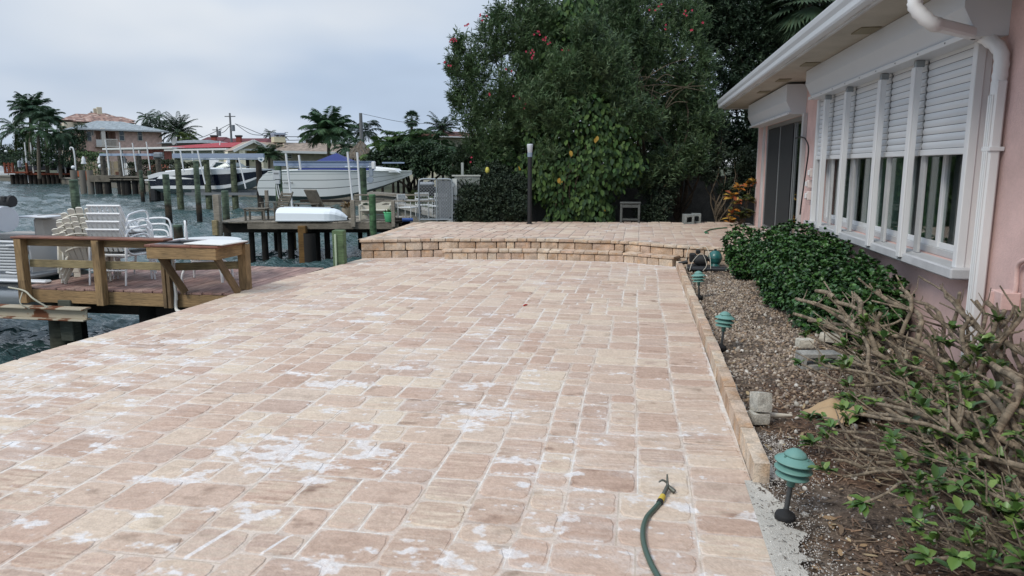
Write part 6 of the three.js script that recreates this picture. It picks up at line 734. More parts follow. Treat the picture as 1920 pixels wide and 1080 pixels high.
  wire('white metal patio chair just right of the green pot', 755, -0.9, YAW + 1.2); wire('white metal patio chair seen through the left half of the wire gate', 808, -1.6, YAW - 0.4); wire('white metal patio chair between the grey posts behind the rails', 776, -2.2, YAW + 0.4);
  solo('cushion', 'rolled blue mat lying on the boards at the corner of the grey dock', 'mat', [rod(w3(lx(752), y + 0.06, 0.05), w3(lx(772), y + 0.06, 0.0), 0.05, 0.05, 14)], M('#2b4d8c', 0.7)); solo('rope', 'dark coil of rope beside the rolled blue mat', 'rope', [prep(new THREE.TorusGeometry(0.11, 0.035, 8, 20)).rotateX(1.57).translate(...w3(lx(744), y + 0.03, 0.0)), prep(new THREE.TorusGeometry(0.09, 0.03, 8, 20)).rotateX(1.45).translate(...w3(lx(744), y + 0.09, 0.0))], M('#2a2622', 0.95));
  { const o = thing('barbecue', 'dark barbecue on legs behind the railing left of the wire gate', 'barbecue', w3(lx(773), y, -3.4), YAW); put('body', [box(0.55, 0.3, 0.4, 0, 0.75, 0, 0.03)], mat.dark, o, true); put('lid', [box(0.5, 0.16, 0.36, 0, 0.97, 0, 0.06)], M('#8a8e92', 0.4, { metalness: 0.4 }), o, true); for (const s of [-1, 1]) put('leg', [box(0.05, 0.6, 0.36, s * 0.24, 0.3, 0)], mat.dark, o, true); }
  // chain-link gate of two leaves with slats in the right one
  { const D2 = 17.2, base = w3(0, 0, 0), p0 = S(785, D2), p1 = S(847, D2), o = thing('wire_gate', 'chain-link gate of galvanised tube, its right leaf backed with grey slats, by the terrace', 'gate', [p0[0], Yv(414, D2), p0[1]], YAW), W = dist([p0[0], 0, p0[1]], [p1[0], 0, p1[1]]), H = (414 - 337) * D2 / F, m = W * 0.53, gv = M('#8f979c', 0.45, { metalness: 0.5 });
    put('frame', [hose([[0, 0, 0], [0, H * 0.92, 0], [0.02, H * 0.98, 0], [0.08, H, 0], [m - 0.02, H, 0]], 0.021, 40, 8), hose([[W, 0, 0], [W, H * 0.92, 0], [W - 0.02, H * 0.98, 0], [W - 0.08, H, 0], [m + 0.02, H, 0]], 0.021, 40, 8), rod([m, 0, 0], [m, H, 0], 0.019), rod([0, 0.03, 0], [W, 0.03, 0], 0.019)], gv, o, true);
    const wires = []; for (let k = -Math.ceil(H / 0.075); k < W / 0.075; k++) for (const s of [1, -1]) { let xa = k * 0.075, xb = xa + H, ya = 0, yb = H; if (s < 0) [ya, yb] = [H, 0]; const cut = (t) => [lerp(xa, xb, t), lerp(ya, yb, t), 0.004 * s]; const t0 = clamp(-xa / H), t1 = clamp((W - xa) / H); if (t1 - t0 > 0.02) wires.push(bar(cut(t0), cut(t1), 0.005, 0.005, 0.001)); } put('wire_mesh', wires, gv, o, true); const sl = []; for (let x = m + 0.03; x < W - 0.02; x += 0.05) sl.push(box(0.046, H - 0.06, 0.006, x + 0.02, H / 2, -0.012, 0.001)); put('slat_backing', sl, M('#6f767c', 0.7), o, true); put('hinge', [box(0.05, 0.07, 0.05, W + 0.03, H * 0.85, 0), box(0.05, 0.07, 0.05, W + 0.03, H * 0.2, 0)], gv, o, true);
    const f = thing('concrete_fence', 'pale grey concrete fence panel behind the bush, just right of the wire gate', 'fence', [S(850, 17.3)[0], Yv(414, 17.3), S(850, 17.3)[1]], YAW); const fw = 0.62, fh = (414 - 332) * 17.3 / F; put('panel', [span([0.02, 0, -0.08], [fw, fh, -0.02])], M('#9aa19c', 0.9, { map: T.grain }), f, true); put('post', [span([-0.03, 0, -0.07], [0.08, fh * 0.95, 0.03])], M('#b9bfbd', 0.8), f, true); put('coping', [span([-0.04, fh, -0.1], [fw + 0.02, fh + 0.035, 0.0])], M('#a6aaa4', 0.9), f, true);
    const pp = thing('fence_post', 'short pale post rising above the concrete fence panel', 'post', [S(867, 17.6)[0], Yv(414, 17.6), S(867, 17.6)[1]], YAW); put('shaft', [box(0.06, fh + 0.35, 0.06, 0, fh / 2 + 0.17, 0)], M('#989e9b', 0.9), pp, true); }
}
// ---------- boats: skins between rows of points from keel to rail ----------
function hull(o, len, beam, rows, mats, n = 26) { // rows: f(t) -> [half width share, y], t from stern 0 to bow 1; first row is the keel
  const P = (r, t, s) => { const [w, y, fx = 0] = rows[r](t); return [t * len + fx, y, s * w * beam / 2]; };
  for (let r = 0; r < rows.length - 1; r++) { const F2 = []; for (let i = 0; i < n; i++) for (const s of [1, -1]) { const a = i / n, b = (i + 1) / n; F2.push([P(r, a, s), P(r, b, s), P(r + 1, b, s), P(r + 1, a, s)]); } const [name, m] = mats[r]; let g = faces(F2); put(name, g, m, o, true); }
  const T0 = []; for (let r = 0; r < rows.length; r++) T0.push(P(r, 0, 1)); for (let r = rows.length - 1; r >= 0; r--) T0.push(P(r, 0, -1)); put('transom', faces([T0]), mats[mats.length - 1][1], o, true);
  const D = []; for (let i = 0; i < n; i++) { const a = i / n, b = (i + 1) / n, l = rows.length - 1, c = (t) => { const q = P(l, t, 0); q[1] += 0.06 * rows[l](t)[0]; return q; }; for (const s of [1, -1]) D.push([P(l, a, s), P(l, b, s), c(b), c(a)]); } put('deck', faces(D), mats[mats.length - 1][1], o, true);
  return P;
}
const beamAt = (t, bow = 0.45, p = 2.2) => (t < bow ? lerp(0.9, 1, t / bow) : Math.max(0.015, 1 - Math.pow((t - bow) / (1 - bow), p)));
R = rng(92);
{ // white cruiser
  const a = S(497, 34.6), b = S(772, 34.6), L = Math.hypot(b[0] - a[0], b[1] - a[1]), turn = -Math.atan2(b[1] - a[1], b[0] - a[0]), d0 = 34.6, d1 = 34.6, Yk = Yv(371, d0), W = M('#e6e9e8', 0.35), W2 = M('#b3bab8', 0.4), bot = M('#6f7270', 0.6), line = M('#63686a', 0.5);
  const o = thing('white_cruiser', 'large white cruiser with blue canvas raised on the lift behind the upturned dinghy', 'boat', [a[0], Yk, a[1]], turn), top = Yv(322, d0) - Yk, bowY = Yv(322, d1) - Yk;
  const sheer = (t) => top * lerp(1, 0, t) + (bowY + 0.02) * t + 0.32 * Math.sin(t * 2.6) * 0.35 * (1 - t) ;
  const keel = (t) => 0.0 + Math.pow(Math.max(0, t - 0.35) / 0.65, 2.0) * (bowY - 0.12);
  const mix = (k) => (t) => [beamAt(t) * lerp(0.78, 1.0, k) * (t > 0.75 ? lerp(1, lerp(0.55, 1, k), (t - 0.75) / 0.25) : 1), lerp(keel(t) + 0.16 * (1 - t), sheer(t), k), Math.max(0, 1 - t * 7) * (0.55 * k * k * k - 0.08 * Math.sin(k * 3.14))];
  const P = hull(o, L, 2.9, [(t) => [0.02, keel(t) - 0.15 * (1 - t)], mix(0), mix(0.3), mix(0.33), mix(0.62), mix(0.645), mix(0.85), mix(0.87), mix(1)], [['bottom', bot], ['hull_side', W], ['stripe', line], ['hull_side', W], ['stripe', line], ['hull_side', W], ['stripe', W2], ['hull_side', W]]);
  put('rub_rail', [limb(Array.from({ length: 28 }, (_, i) => P(8, i / 27, 1)), 0.03, 6), limb(Array.from({ length: 28 }, (_, i) => P(8, i / 27, -1)), 0.03, 6)], W2, o, true);
  put('cabin', [slab([[L * 0.42, top - 0.05], [L * 0.5, top + 0.28], [L * 0.62, top + 0.26], [L * 0.9, bowY + 0.08], [L * 0.92, bowY - 0.02]], 1.3, [], 0.06).translate(0, 0, -0.65)], W, o, true); for (const f of [0.62, 0.68, 0.78]) put('hatch', [box(0.28, 0.03, 0.4, L * f, lerp(top + 0.28, bowY + 0.12, (f - 0.6) / 0.32) + 0.06, 0.1, 0.01)], mat.grey, o, true);
  const ap = S(630, 34.4), cx = (630 - 497) / (772 - 497) * L, pk = Yv(287, 34.4) - Yk, bs = Yv(303, 34.4) - Yk; const cv = M('#1d2c6b', 0.7); put('canvas', [faces([[[cx - 0.75, bs, 0.9], [cx + 0.8, bs, 0.9], [cx + 0.05, pk, 0.1]], [[cx - 0.75, bs, -0.9], [cx + 0.8, bs, -0.9], [cx + 0.05, pk, -0.1]], [[cx - 0.75, bs, -0.9], [cx - 0.75, bs, 0.9], [cx + 0.05, pk, 0.1], [cx + 0.05, pk, -0.1]], [[cx + 0.8, bs, -0.9], [cx + 0.8, bs, 0.9], [cx + 0.05, pk, 0.1], [cx + 0.05, pk, -0.1]]]), slab([[cx - 1.7, top - 0.08], [cx - 1.2, bs - 0.12], [cx + 1.2, bs - 0.06], [cx + 1.9, top + 0.1], [cx + 1.9, top - 0.1]], 1.9, [], 0.03).translate(0, 0, -0.95)], cv, o, true);
  for (const x of [cx - 0.5, cx + 0.6]) put('canvas_pole', [rod([x, top - 0.1, 0.85], [x, bs, 0.85], 0.018)], mat.white, o, true);
  // registration characters on the side
  const c = document.createElement('canvas'); c.width = 256; c.height = 48; const g = c.getContext('2d'); g.fillStyle = '#3c4144'; g.font = 'bold 34px sans-serif'; g.fillText('FL 8088 PM', 12, 36); const ct = new THREE.CanvasTexture(c); ct.colorSpace = THREE.SRGBColorSpace; const p1 = P(4, 0.155, 1), p2 = P(4, 0.27, 1); const q = faces([[[p1[0], p1[1] - 0.08, p1[2] + 0.012], [p2[0], p2[1] - 0.08, p2[2] + 0.012], [p2[0], p2[1] + 0.04, p2[2] + 0.012], [p1[0], p1[1] + 0.04, p1[2] + 0.012]].map((p) => [p[0], p[1] - 0.09, p[2]])]); const uv = q.attributes.uv, uq = [[0, 0], [1, 0], [1, 1], [0, 0], [1, 1], [0, 1]]; uq.forEach((e, i) => uv.setXY(i, e[0], e[1])); put('registration', q, M('#ffffff', 0.45, { map: ct, transparent: true }), o, true);
}
{ // lift of the cruiser
  const d = 30.2, pa = S(521, d), o = thing('boat_lift', 'boat lift with long blue-grey beam across the white cruiser, on green posts', 'boat lift', [pa[0], WL, pa[1]], YAW), X = (u) => (u - 521) * d / F / 1.014, Y = (v) => Yv(v, d) - WL, bm = M('#8b9bb3', 0.55, { metalness: 0.2 });
  put('beam', [span([X(514), Y(311.5), -0.1], [X(702), Y(303), 0.08], 0.01), span([X(514), Y(303), -0.16], [X(702), Y(302), 0.13]), span([X(690), Y(306), -3.4], [X(736), Y(303), -3.3])], bm, o, true);
  for (const u of [521, 680]) put('post', [limb([[X(u), -1.2, 0], [X(u), 0.4, 0], [X(u), Y(311), 0]], [0.16, 0.15, 0.135], 14)], M('#6c8a70', 0.9, { map: T.bark }), o, true);
  put('power_box', [box(0.3, 0.36, 0.14, X(521), Y(328), 0.2, 0.015)], M('#b8bcbf', 0.5), o, true); put('power_box', [box(0.18, 0.16, 0.12, X(522), Y(341), 0.19, 0.01)], M('#b8bcbf', 0.5), o, true); put('label', [box(0.2, 0.06, 0.01, X(521), Y(325), 0.276, 0.002)], mat.grey, o, true);
  put('conduit', [hose([[X(522), Y(345), 0.19], [X(525), Y(365), 0.17], [X(529), Y(386), 0.18]], 0.02, 12, 6), hose([[X(519), Y(345), 0.19], [X(521), Y(365), 0.17], [X(526), Y(386), 0.18]], 0.02, 12, 6)], mat.white, o, true);
  put('drive_pipe', [rod([X(540), Y(313.5), 0.12], [X(698), Y(313.5), 0.12], 0.028), rod([X(648), Y(313.5), 0.12], [X(672), Y(313.5), 0.12], 0.055)], mat.alu, o, true); put('pulley', [box(0.16, 0.55, 0.12, X(696), Y(318), 0.05, 0.02), rod([X(694), Y(337), 0.02], [X(694), Y(337), 0.12], 0.13, 0.13, 16)], M('#97a1ac', 0.4, { metalness: 0.4 }), o, true); put('motor', [box(0.14, 0.3, 0.2, X(701), Y(310), 0.05, 0.02)], mat.white, o, true);
  for (const [u0, v0, u1, v1] of [[542, 288, 549, 388], [566, 291, 568, 318], [656, 285, 662, 374], [674, 286, 677, 375]]) put('guide_pole', [rod([X(u1), Y(v1), 0.35], [X(u0), Y(v0), 0.35], 0.04, 0.04, 10)], mat.white, o, true); put('cradle', [span([X(530), Y(384), -2.4], [X(700), Y(379), -2.2])], mat.darkwood, o, true);
}
{ // navy and white runabout on its lift
  const a = S(300, 47.5), b = S(516, 45), L = Math.hypot(b[0] - a[0], b[1] - a[1]), turn = -Math.atan2(b[1] - a[1], b[0] - a[0]), Yk = Yv(362, 47), W = M('#e6e9eb', 0.35), navy = MP('#15192b', 0.25, { clearcoat: 0.6 });
  const o = thing('navy_boat', 'navy and white sports boat with a radar arch, raised on a lift', 'boat', [a[0], Yk, a[1]], turn), top = Yv(317, 46) - Yk, mid = Yv(342, 46) - Yk;
  const sh = (t) => top * (0.86 + 0.14 * smooth(0, 0.5, t)) + (t > 0.1 ? 0 : -(0.1 - t) * 2) , kl = (t) => Math.pow(Math.max(0, t - 0.55) / 0.45, 2) * (top - 0.3);
  const ro = (k) => (t) => [beamAt(t, 0.5) * lerp(0.8, 1, k), lerp(kl(t) + 0.3, sh(t), k)];
  hull(o, L, 2.5, [(t) => [0.02, kl(t)], ro(0), ro(0.18), ro(0.74), ro(1)], [['bottom', M('#9ea3a6', 0.5)], ['stripe', W], ['hull_side', navy], ['topside', W]]);
  const ux = (u) => (u - 300) / 216 * L, yy = (v) => Yv(v, 46.3) - Yk; put('swim_platform', [box(0.9, 0.07, 2.1, 0.1, yy(338), 0, 0.02)], W, o, true); put('stern_cover', [slab([[ux(318), yy(335)], [ux(335), yy(322)], [ux(400), yy(316)], [ux(420), yy(320)], [ux(420), yy(335)]], 2.1, [], 0.06).translate(0, 0, -1.05)], W, o, true);
  for (const s of [-1, 1]) put('radar_arch', [bar([ux(404), yy(318), s * 0.95], [ux(422), yy(296), s * 0.75], 0.32, 0.08), bar([ux(412), yy(318), s * 0.95], [ux(428), yy(300), s * 0.75], 0.1, 0.07)], W, o, true); put('radar_arch', [bar([ux(418), yy(295), 0.8], [ux(418), yy(295), -0.8], 0.12, 0.5)], W, o, true);
  put('windshield', [faces([[[ux(424), yy(315), 0.95], [ux(452), yy(314), 0.8], [ux(440), yy(305), 0.7], [ux(425), yy(304), 0.85]], [[ux(452), yy(314), 0.8], [ux(452), yy(314), -0.8], [ux(440), yy(305), -0.7], [ux(440), yy(305), 0.7]]])], M('#46565a', 0.15, { metalness: 0.2 }), o, true); put('frame', [rod([ux(425), yy(304), 0.85], [ux(441), yy(305), 0.72], 0.025, 0.025, 6), rod([ux(441), yy(305), 0.72], [ux(453), yy(314), 0.82], 0.025, 0.025, 6)], W, o, true); put('bow_rail', [hose([[ux(440), yy(316), 0.9], [ux(470), yy(312), 0.8], [ux(500), yy(315), 0.35]], 0.02, 16, 6)], mat.steel, o, true); put('outdrive', [box(0.5, 0.9, 0.5, -0.15, -0.1, 0.4, 0.08), box(0.5, 0.9, 0.5, -0.15, -0.1, -0.4, 0.08)], mat.black, o, true);
  const d = 44.5, pa = S(374, d), l = thing('boat_lift', 'boat lift above the navy sports boat, with a white heart sign on its beam', 'boat lift', [pa[0], WL, pa[1]], YAW), X = (u) => (u - 374) * d / F / 1.014, Y = (v) => Yv(v, d) - WL, bm = M('#8f9cb0', 0.55, { metalness: 0.2 });
  put('beam', [span([X(326), Y(296.5), -0.12], [X(496), Y(288), 0.12], 0.01)], bm, l, true); put('drive_pipe', [rod([X(345), Y(298.5), 0.2], [X(490), Y(298.5), 0.2], 0.035)], mat.alu, l, true);
  for (const u of [332, 386, 436, 484]) put('post', [limb([[X(u), -1.2, -0.1], [X(u), 0.4, -0.1], [X(u), Y(297), -0.1]], [0.2, 0.19, 0.17], 12)], u === 484 ? mat.darkwood : M('#76846c', 0.9, { map: T.bark }), l, true);
  for (const [u0, v0, u1, v1] of [[347, 281, 351, 322], [379, 282, 389, 345], [454, 296, 464, 353]]) put('guide_pole', [rod([X(u1), Y(v1), 0.5], [X(u0), Y(v0), 0.5], 0.045, 0.045, 8)], mat.white, l, true);
  const hs = new THREE.Shape(); hs.moveTo(0, -0.2); hs.bezierCurveTo(-0.3, 0.0, -0.3, 0.22, -0.14, 0.22); hs.bezierCurveTo(-0.04, 0.22, 0, 0.15, 0, 0.12); hs.bezierCurveTo(0, 0.15, 0.04, 0.22, 0.14, 0.22); hs.bezierCurveTo(0.3, 0.22, 0.3, 0.0, 0, -0.2); const hg = (k) => prep(new THREE.ExtrudeGeometry(hs, { depth: 0.03, bevelEnabled: false })).scale(k * 0.95, k * 0.8, 1); const hp = put('heart_sign', hg(0.85).translate(X(492.5), Y(300), 0.2), M('#cfd6da', 0.5), l, true); put('emblem', hg(0.35).translate(X(492.5), Y(299.5), 0.22), M('#4a6478', 0.5), hp, true); put('cradle', [span([X(345), Y(362), -0.9], [X(480), Y(357), -0.8]), span([X(345), Y(366), 0.1], [X(480), Y(361), 0.2])], M('#6b6f72', 0.6), l, true);
}
{ // empty lift and low grey dock on the left
  const d = 68, pa = S(190, d), l = thing('boat_lift', 'empty boat lift with a pale blue beam on four grey posts before the salmon house', 'boat lift', [pa[0], WL, pa[1]], YAW), X = (u) => (u - 190) * d / F / 1.014, Y = (v) => Yv(v, d) - WL; put('beam', [span([X(190), Y(292.5), -0.15], [X(305), Y(288), 0.15], 0.01)], M('#93a3b8', 0.55), l, true); for (const u of [194, 227, 261, 297]) put('post', [limb([[X(u), -1, 0], [X(u), Y(292), 0]], 0.24, 10)], M('#77756f', 0.9, { map: T.bark }), l, true); put('motor', [box(0.7, 0.5, 0.5, X(299), Y(291), 0.1, 0.1)], M('#7c8288', 0.5), l, true);
  for (const [u, v0, v1] of [[206, 262, 318], [232, 267, 330], [256, 268, 322], [282, 266, 318]]) put('guide_pole', [rod([X(u + 3), Y(v1), 0.4], [X(u), Y(v0), 0.4], 0.055, 0.055, 8)], mat.whiteRough, l, true);
  const dk = thing('canal_dock', 'low grey dock on dark posts under the empty boat lift', 'dock', [pa[0], WL, pa[1]], YAW); put('deck', [span([X(170), Y(341), -3], [X(208), Y(329), 0.4], 0.02), span([X(208), Y(334), -3], [X(345), Y(331), 0.6], 0.02)], M('#8a857c', 0.9, { map: T.wood }), dk, true); put('rail', [span([X(165), Y(318), -2], [X(230), Y(316), -1.8]), span([X(208), Y(337.5), 0.4], [X(320), Y(336), 0.5])], mat.greywood, dk, true); for (const [u, w] of [[137, 0.3], [153, 0.28], [167, 0.28], [181, 0.28], [185, 0.22], [199, 0.3], [222, 0.26], [230, 0.3], [236, 0.3], [250, 0.26], [264, 0.25], [297, 0.4], [308, 0.25]]) put('pile', [limb([[X(u), -1, 0], [X(u), Y(u < 170 ? 319 : 334), 0]], w, 8)], u < 170 ? M('#6f6a62', 0.9) : M('#1d1c1a', 0.95), dk, true);
}
{ // orange dock with a boat lift, further left
  const d = 108, pa = S(75, d), X = (u) => (u - 75) * d / F / 1.014, Y = (v) => Yv(v, d) - WL, om = M('#9c5238', 0.85, { map: T.wood }), o = thing('orange_dock', 'reddish-orange dock with slatted railing at the far left bank', 'dock', [pa[0], WL, pa[1]], YAW); put('deck', [span([X(50), Y(328), -4], [X(136), Y(324.5), 0.5], 0.02), span([X(18), Y(325), -4], [X(60), Y(322), 1], 0.02)], om, o, true); for (let i = 0; i < 4; i++) put('rail', [span([X(16), Y(309 + i * 4), 0.9], [X(33), Y(307.5 + i * 4), 1.0])], om, o, true); for (const u of [17, 25, 32, 58]) put('post', [span([X(u) - 0.12, Y(325), 0.8], [X(u) + 0.12, Y(305), 1.05])], om, o, true); for (let u = 21; u < 136; u += 8.5) put('pile', [limb([[X(u), -1, 0], [X(u), Y(327), 0]], 0.28, 8)], mat.darkwood, o, true);
  const b = thing('motor_boat', 'dark covered motor boat on the lift above the orange dock', 'boat', [S(58, d + 2)[0], WL, S(58, d + 2)[1]], YAW), X2 = (u) => (u - 58) * (d + 2) / F / 1.014; put('hull', slab([[X2(58), Y(318)], [X2(54), Y(311)], [X2(132), Y(309)], [X2(134), Y(315)], [X2(120), Y(318)]], 2, [], 0.1).translate(0, 0, -1), M('#2a2e36', 0.4), b, true); put('cover', slab([[X2(56), Y(311)], [X2(60), Y(304)], [X2(128), Y(303)], [X2(132), Y(309)]], 1.6, [], 0.1).translate(0, 0, -0.8), M('#5d6570', 0.7), b, true); for (const u of [37, 54]) put('outboard', [box(0.5, 1.1, 0.5, X2(u), Y(308), 0, 0.15)], M('#8e98a2', 0.5), b, true);
  for (const [u, v0, lab] of [[51, 267, 'leftmost of four white lift poles over the orange dock'], [62, 267, 'second of four white lift poles over the orange dock from the left'], [108, 269, 'third of four white lift poles over the orange dock from the left'], [122, 270, 'rightmost of four white lift poles over the orange dock']]) { const p = S(u, d), q = thing('lift_pole', lab, 'pole', [p[0], WL, p[1]], YAW, 'white poles of the far boat lift'); put('pole', [rod([0, 0, 0], [0, Yv(v0, d) - WL, 0], 0.11, 0.1, 8)], mat.whiteRough, q, true); }
}

// ================= HOUSES across the canal =================
function facade(uL, dL, uR, dR) { const a = S(uL, dL), b = S(uR, dR), turn = -Math.atan2(b[1] - a[1], b[0] - a[0]), c = Math.cos(turn), s = Math.sin(turn); const hit = (u) => { const d = ray(u, 312), ex = b[0] - a[0], ez = b[1] - a[1], t = (d[0] * a[1] - d[2] * a[0]) / (d[2] * ex - d[0] * ez); return [t * Math.hypot(ex, ez), a[0] + ex * t, a[1] + ez * t]; };
  return { at: [a[0], 0, a[1]], turn, X: (u) => hit(u)[0], Y: (u, v) => { const h = hit(u), dep = -h[2] * Math.cos(YAW) - h[1] * Math.sin(YAW); return Yv(v, dep); } }; }
T.shingle = texOf(256, 256, (u, v) => { const r = Math.floor(v * 16), w = Math.floor(u * 10 + (r % 2) * 0.5), n = HASH[(r * 37 + w * 101) & 65535], c = 190 + n * 50 - (v * 16 % 1 > 0.88 ? 50 : 0); return [c, c, c]; });
T.tile = texOf(256, 256, (u, v) => { const r = Math.floor(v * 14), w = Math.floor(u * 18), n = HASH[(r * 57 + w * 131) & 65535]; const pal = [[150, 120, 108], [126, 98, 88], [172, 150, 138], [104, 84, 78], [138, 110, 102]][Math.floor(n * 5)]; return pal; });
const win = (h, x0, x1, y0, y1, z, frameM, glassM = '#3c4650', bars = 1, sill = true) => { const w = put('window', [span([x0 - 0.09, y0 - 0.09, z], [x1 + 0.09, y0, z + 0.09]), span([x0 - 0.09, y1, z], [x1 + 0.09, y1 + 0.09, z + 0.09]), span([x0 - 0.09, y0, z], [x0, y1, z + 0.09]), span([x1, y0, z], [x1 + 0.09, y1, z + 0.09])], frameM, h, true); put('pane', [plain([x0, y0, z + 0.01], [x1, y1, z + 0.03])], M(glassM, 0.12, { metalness: 0.1 }), w, true); const b = []; for (let i = 1; i <= bars; i++) b.push(span([x0, lerp(y0, y1, i / (bars + 1)) - 0.03, z + 0.03], [x1, lerp(y0, y1, i / (bars + 1)) + 0.03, z + 0.06])); if (b.length) put('mullion', b, frameM, w, true); return w; };
const hip = (x0, x1, z0, z1, y0, y1, rx0, rx1, rz) => faces([[[x0, y0, z1], [x1, y0, z1], [rx1, y1, rz], [rx0, y1, rz]], [[x0, y0, z0], [x1, y0, z0], [rx1, y1, rz], [rx0, y1, rz]], [[x0, y0, z0], [x0, y0, z1], [rx0, y1, rz]], [[x1, y0, z0], [x1, y0, z1], [rx1, y1, rz]], [[x0, y0, z0], [x1, y0, z0], [x1, y0, z1], [x0, y0, z1]]]);
R = rng(95);
{ // two-storey salmon house
  const f = facade(160, 112, 308, 120), { X, Y } = f, h = thing('two_storey_house', 'two-storey salmon pink house with pale grey hip roof and corner balcony across the canal', 'house', f.at, f.turn), pk = M('#ecccbf', 0.9, { map: T.stucco }), pl = M('#f0d2c2', 0.9, { map: T.stucco }), wt = M('#c9c4ba', 0.6), y1 = Y(222, 244);
  put('wall', [plain([X(222), -0.1, -11], [X(308), y1, 0])], pk, h, true); put('wing_wall', [plain([X(159), -0.1, -10], [X(184), y1, 0.2]), plain([X(184), -0.1, -10], [X(222), Y(200, 276), 0.1]), plain([X(184), -0.1, -10], [X(222), y1, -2.6]), plain([X(184), Y(200, 246), -2.6], [X(222), y1, 0.1])], pl, h, true);
  const rf = put('roof', hip(X(148), X(316), -12, 1.3, Y(222, 243.5), Y(235, 225), X(205), X(252), -4.5), M('#a9b4ba', 0.85, { map: rep(T.shingle, 0.3) }), h, true); put('eave_board', [span([X(148), Y(222, 246), 1.25], [X(316), Y(222, 243.2), 1.36])], M('#a9aeb0', 0.7), rf, true);
  for (const [a, b, v0, v1] of [[168, 175, 247, 264], [177, 179.5, 246, 253], [229, 237, 244.5, 263], [263.5, 270.5, 245.5, 263]]) win(h, X(a), X(b), Y(a, v1), Y(a, v0), a < 200 ? 0.2 : 0, wt, '#48535c'); win(h, X(204), X(216), Y(210, 272), Y(210, 245), -2.58, wt, '#5a4038', 0);
  const bc = put('balcony', [span([X(180), Y(200, 276), -2.5], [X(222), Y(200, 274), 1.2], 0.02)], wt, h, true); put('balcony_panel', [span([X(180.5), Y(188, 273.5), 1.05], [X(197), Y(188, 262), 1.15])], M('#c3c4c0', 0.7), bc, true); const ba = []; for (let u = 198; u < 221; u += 1.6) ba.push(rod([X(u), Y(210, 274), 1.1], [X(u), Y(210, 262), 1.1], 0.035, 0.035, 5)); ba.push(span([X(197), Y(210, 262.5), 1.05], [X(221), Y(210, 261), 1.15])); put('baluster', ba, wt, bc, true); put('column', [span([X(195) - 0.3, Y(195, 274), 0.8], [X(195) + 0.3, y1 + 0.2, 1.2], 0.05)], wt, h, true);
  put('porch_roof', [span([X(152), Y(160, 283.5), -2], [X(180), Y(160, 282), 1.5])], M('#a98a80', 0.8), h, true); put('doorway', [plain([X(166), -0.05, 0.21], [X(181), Y(170, 285), 0.26])], mat.dark, h, true);
}
{ // tiled-roof villa behind
  const f = facade(120, 150, 262, 158), { X, Y } = f, h = thing('tiled_villa', 'large house with brown mottled tile roof and cream chimney behind the salmon house', 'house', f.at, f.turn), tl = M('#ffffff', 0.85, { map: rep(T.tile, 0.12) }); put('wall', [plain([X(128), -0.1, -14], [X(258), Y(190, 230), -0.5])], M('#cfc4b0', 0.9), h, true); put('roof', [hip(X(143), X(262), -16, 0.8, Y(190, 229), Y(190, 207.5), X(185), X(215), -7)], tl, h, true); put('roof', [hip(X(122), X(215), -17, -4, Y(170, 224), Y(170, 208), X(160), X(180), -10)], tl, h, true); put('roof', [hip(X(225), X(270), -15, -5, Y(250, 224), Y(250, 214.5), X(229), X(249), -9)], tl, h, true);
  put('chimney', [span([X(198), Y(200, 212), -7.5], [X(207.5), Y(200, 197), -6], 0.05)], M('#c2bba6', 0.85), h, true); put('chimney', [span([X(192.5), Y(195, 210), -8], [X(197.5), Y(195, 199), -7], 0.05)], M('#b3ad9c', 0.85), h, true); put('vent_pipe', [rod([X(188), Y(188, 209), -7], [X(188), Y(188, 205), -7], 0.2)], mat.grey, h, true);
}
{ // red-roofed house with white carport
  const f = facade(218, 84, 445, 74), { X, Y } = f, h = thing('red_roof_house', 'low coral house with bright red roof and long white carport', 'house', f.at, f.turn), co = M('#d68a7c', 0.9, { map: T.stucco }), wt = M('#c8cbc9', 0.5); put('wall', [plain([X(278), -0.1, -9], [X(440), Y(330, 279), 0])], co, h, true); put('wall', [plain([X(330), -0.1, -8], [X(440), Y(400, 281), 0.4])], M('#b5bcae', 0.9), h, true);
  put('roof', [hip(X(278), X(452), -10.5, 0.9, Y(380, 277.5), Y(400, 264), X(345), X(432), -4.6)], M('#b8323e', 0.75, { map: rep(T.shingle, 0.35) }), h, true); put('carport', [span([X(217), Y(260, 281), -6], [X(348), Y(260, 277.5), 1.4], 0.02), span([X(330), Y(380, 283), -2], [X(446), Y(380, 279.6), 1.3], 0.02)], wt, h, true); for (const u of [223, 250, 283, 348, 382, 420]) put('carport_post', [span([X(u) - 0.08, -0.1, 1.1], [X(u) + 0.08, Y(u, 280), 1.28])], wt, h, true); win(h, X(291), X(309), Y(300, 297), Y(300, 287), 0, wt, '#4d565c', 0); win(h, X(236), X(272), Y(250, 301), Y(250, 291), -3, wt, '#5b6469', 1);
  put('dish', [lathe([[0, 0], [0.3, 0.05], [0.42, 0.13], [0.4, 0.13], [0.28, 0.07], [0, 0.02]], 20).rotateX(1.3).translate(X(340), Y(340, 265.5), 0.5), rod([X(340), Y(340, 272), 0.4], [X(340), Y(340, 266), 0.4], 0.03)], mat.grey, h, true); put('vent_pipe', [rod([X(407), Y(407, 272), -0.5], [X(407), Y(407, 264), -0.6], 0.06)], mat.whiteRough, h, true);
}
{ const f = facade(300, 100, 400, 98), { X, Y } = f, h = thing('grey_roof_house', 'low house whose flat grey roof shows above the red roof', 'house', f.at, f.turn); put('wall', [plain([X(306), -0.1, -8], [X(385), Y(340, 268), 0])], M('#8b7f78', 0.9), h, true); put('roof', [hip(X(302), X(386), -9, 0.8, Y(340, 268.5), Y(340, 260.8), X(322), X(366), -3.5)], M('#8f979c', 0.85, { map: rep(T.shingle, 0.3) }), h, true); }
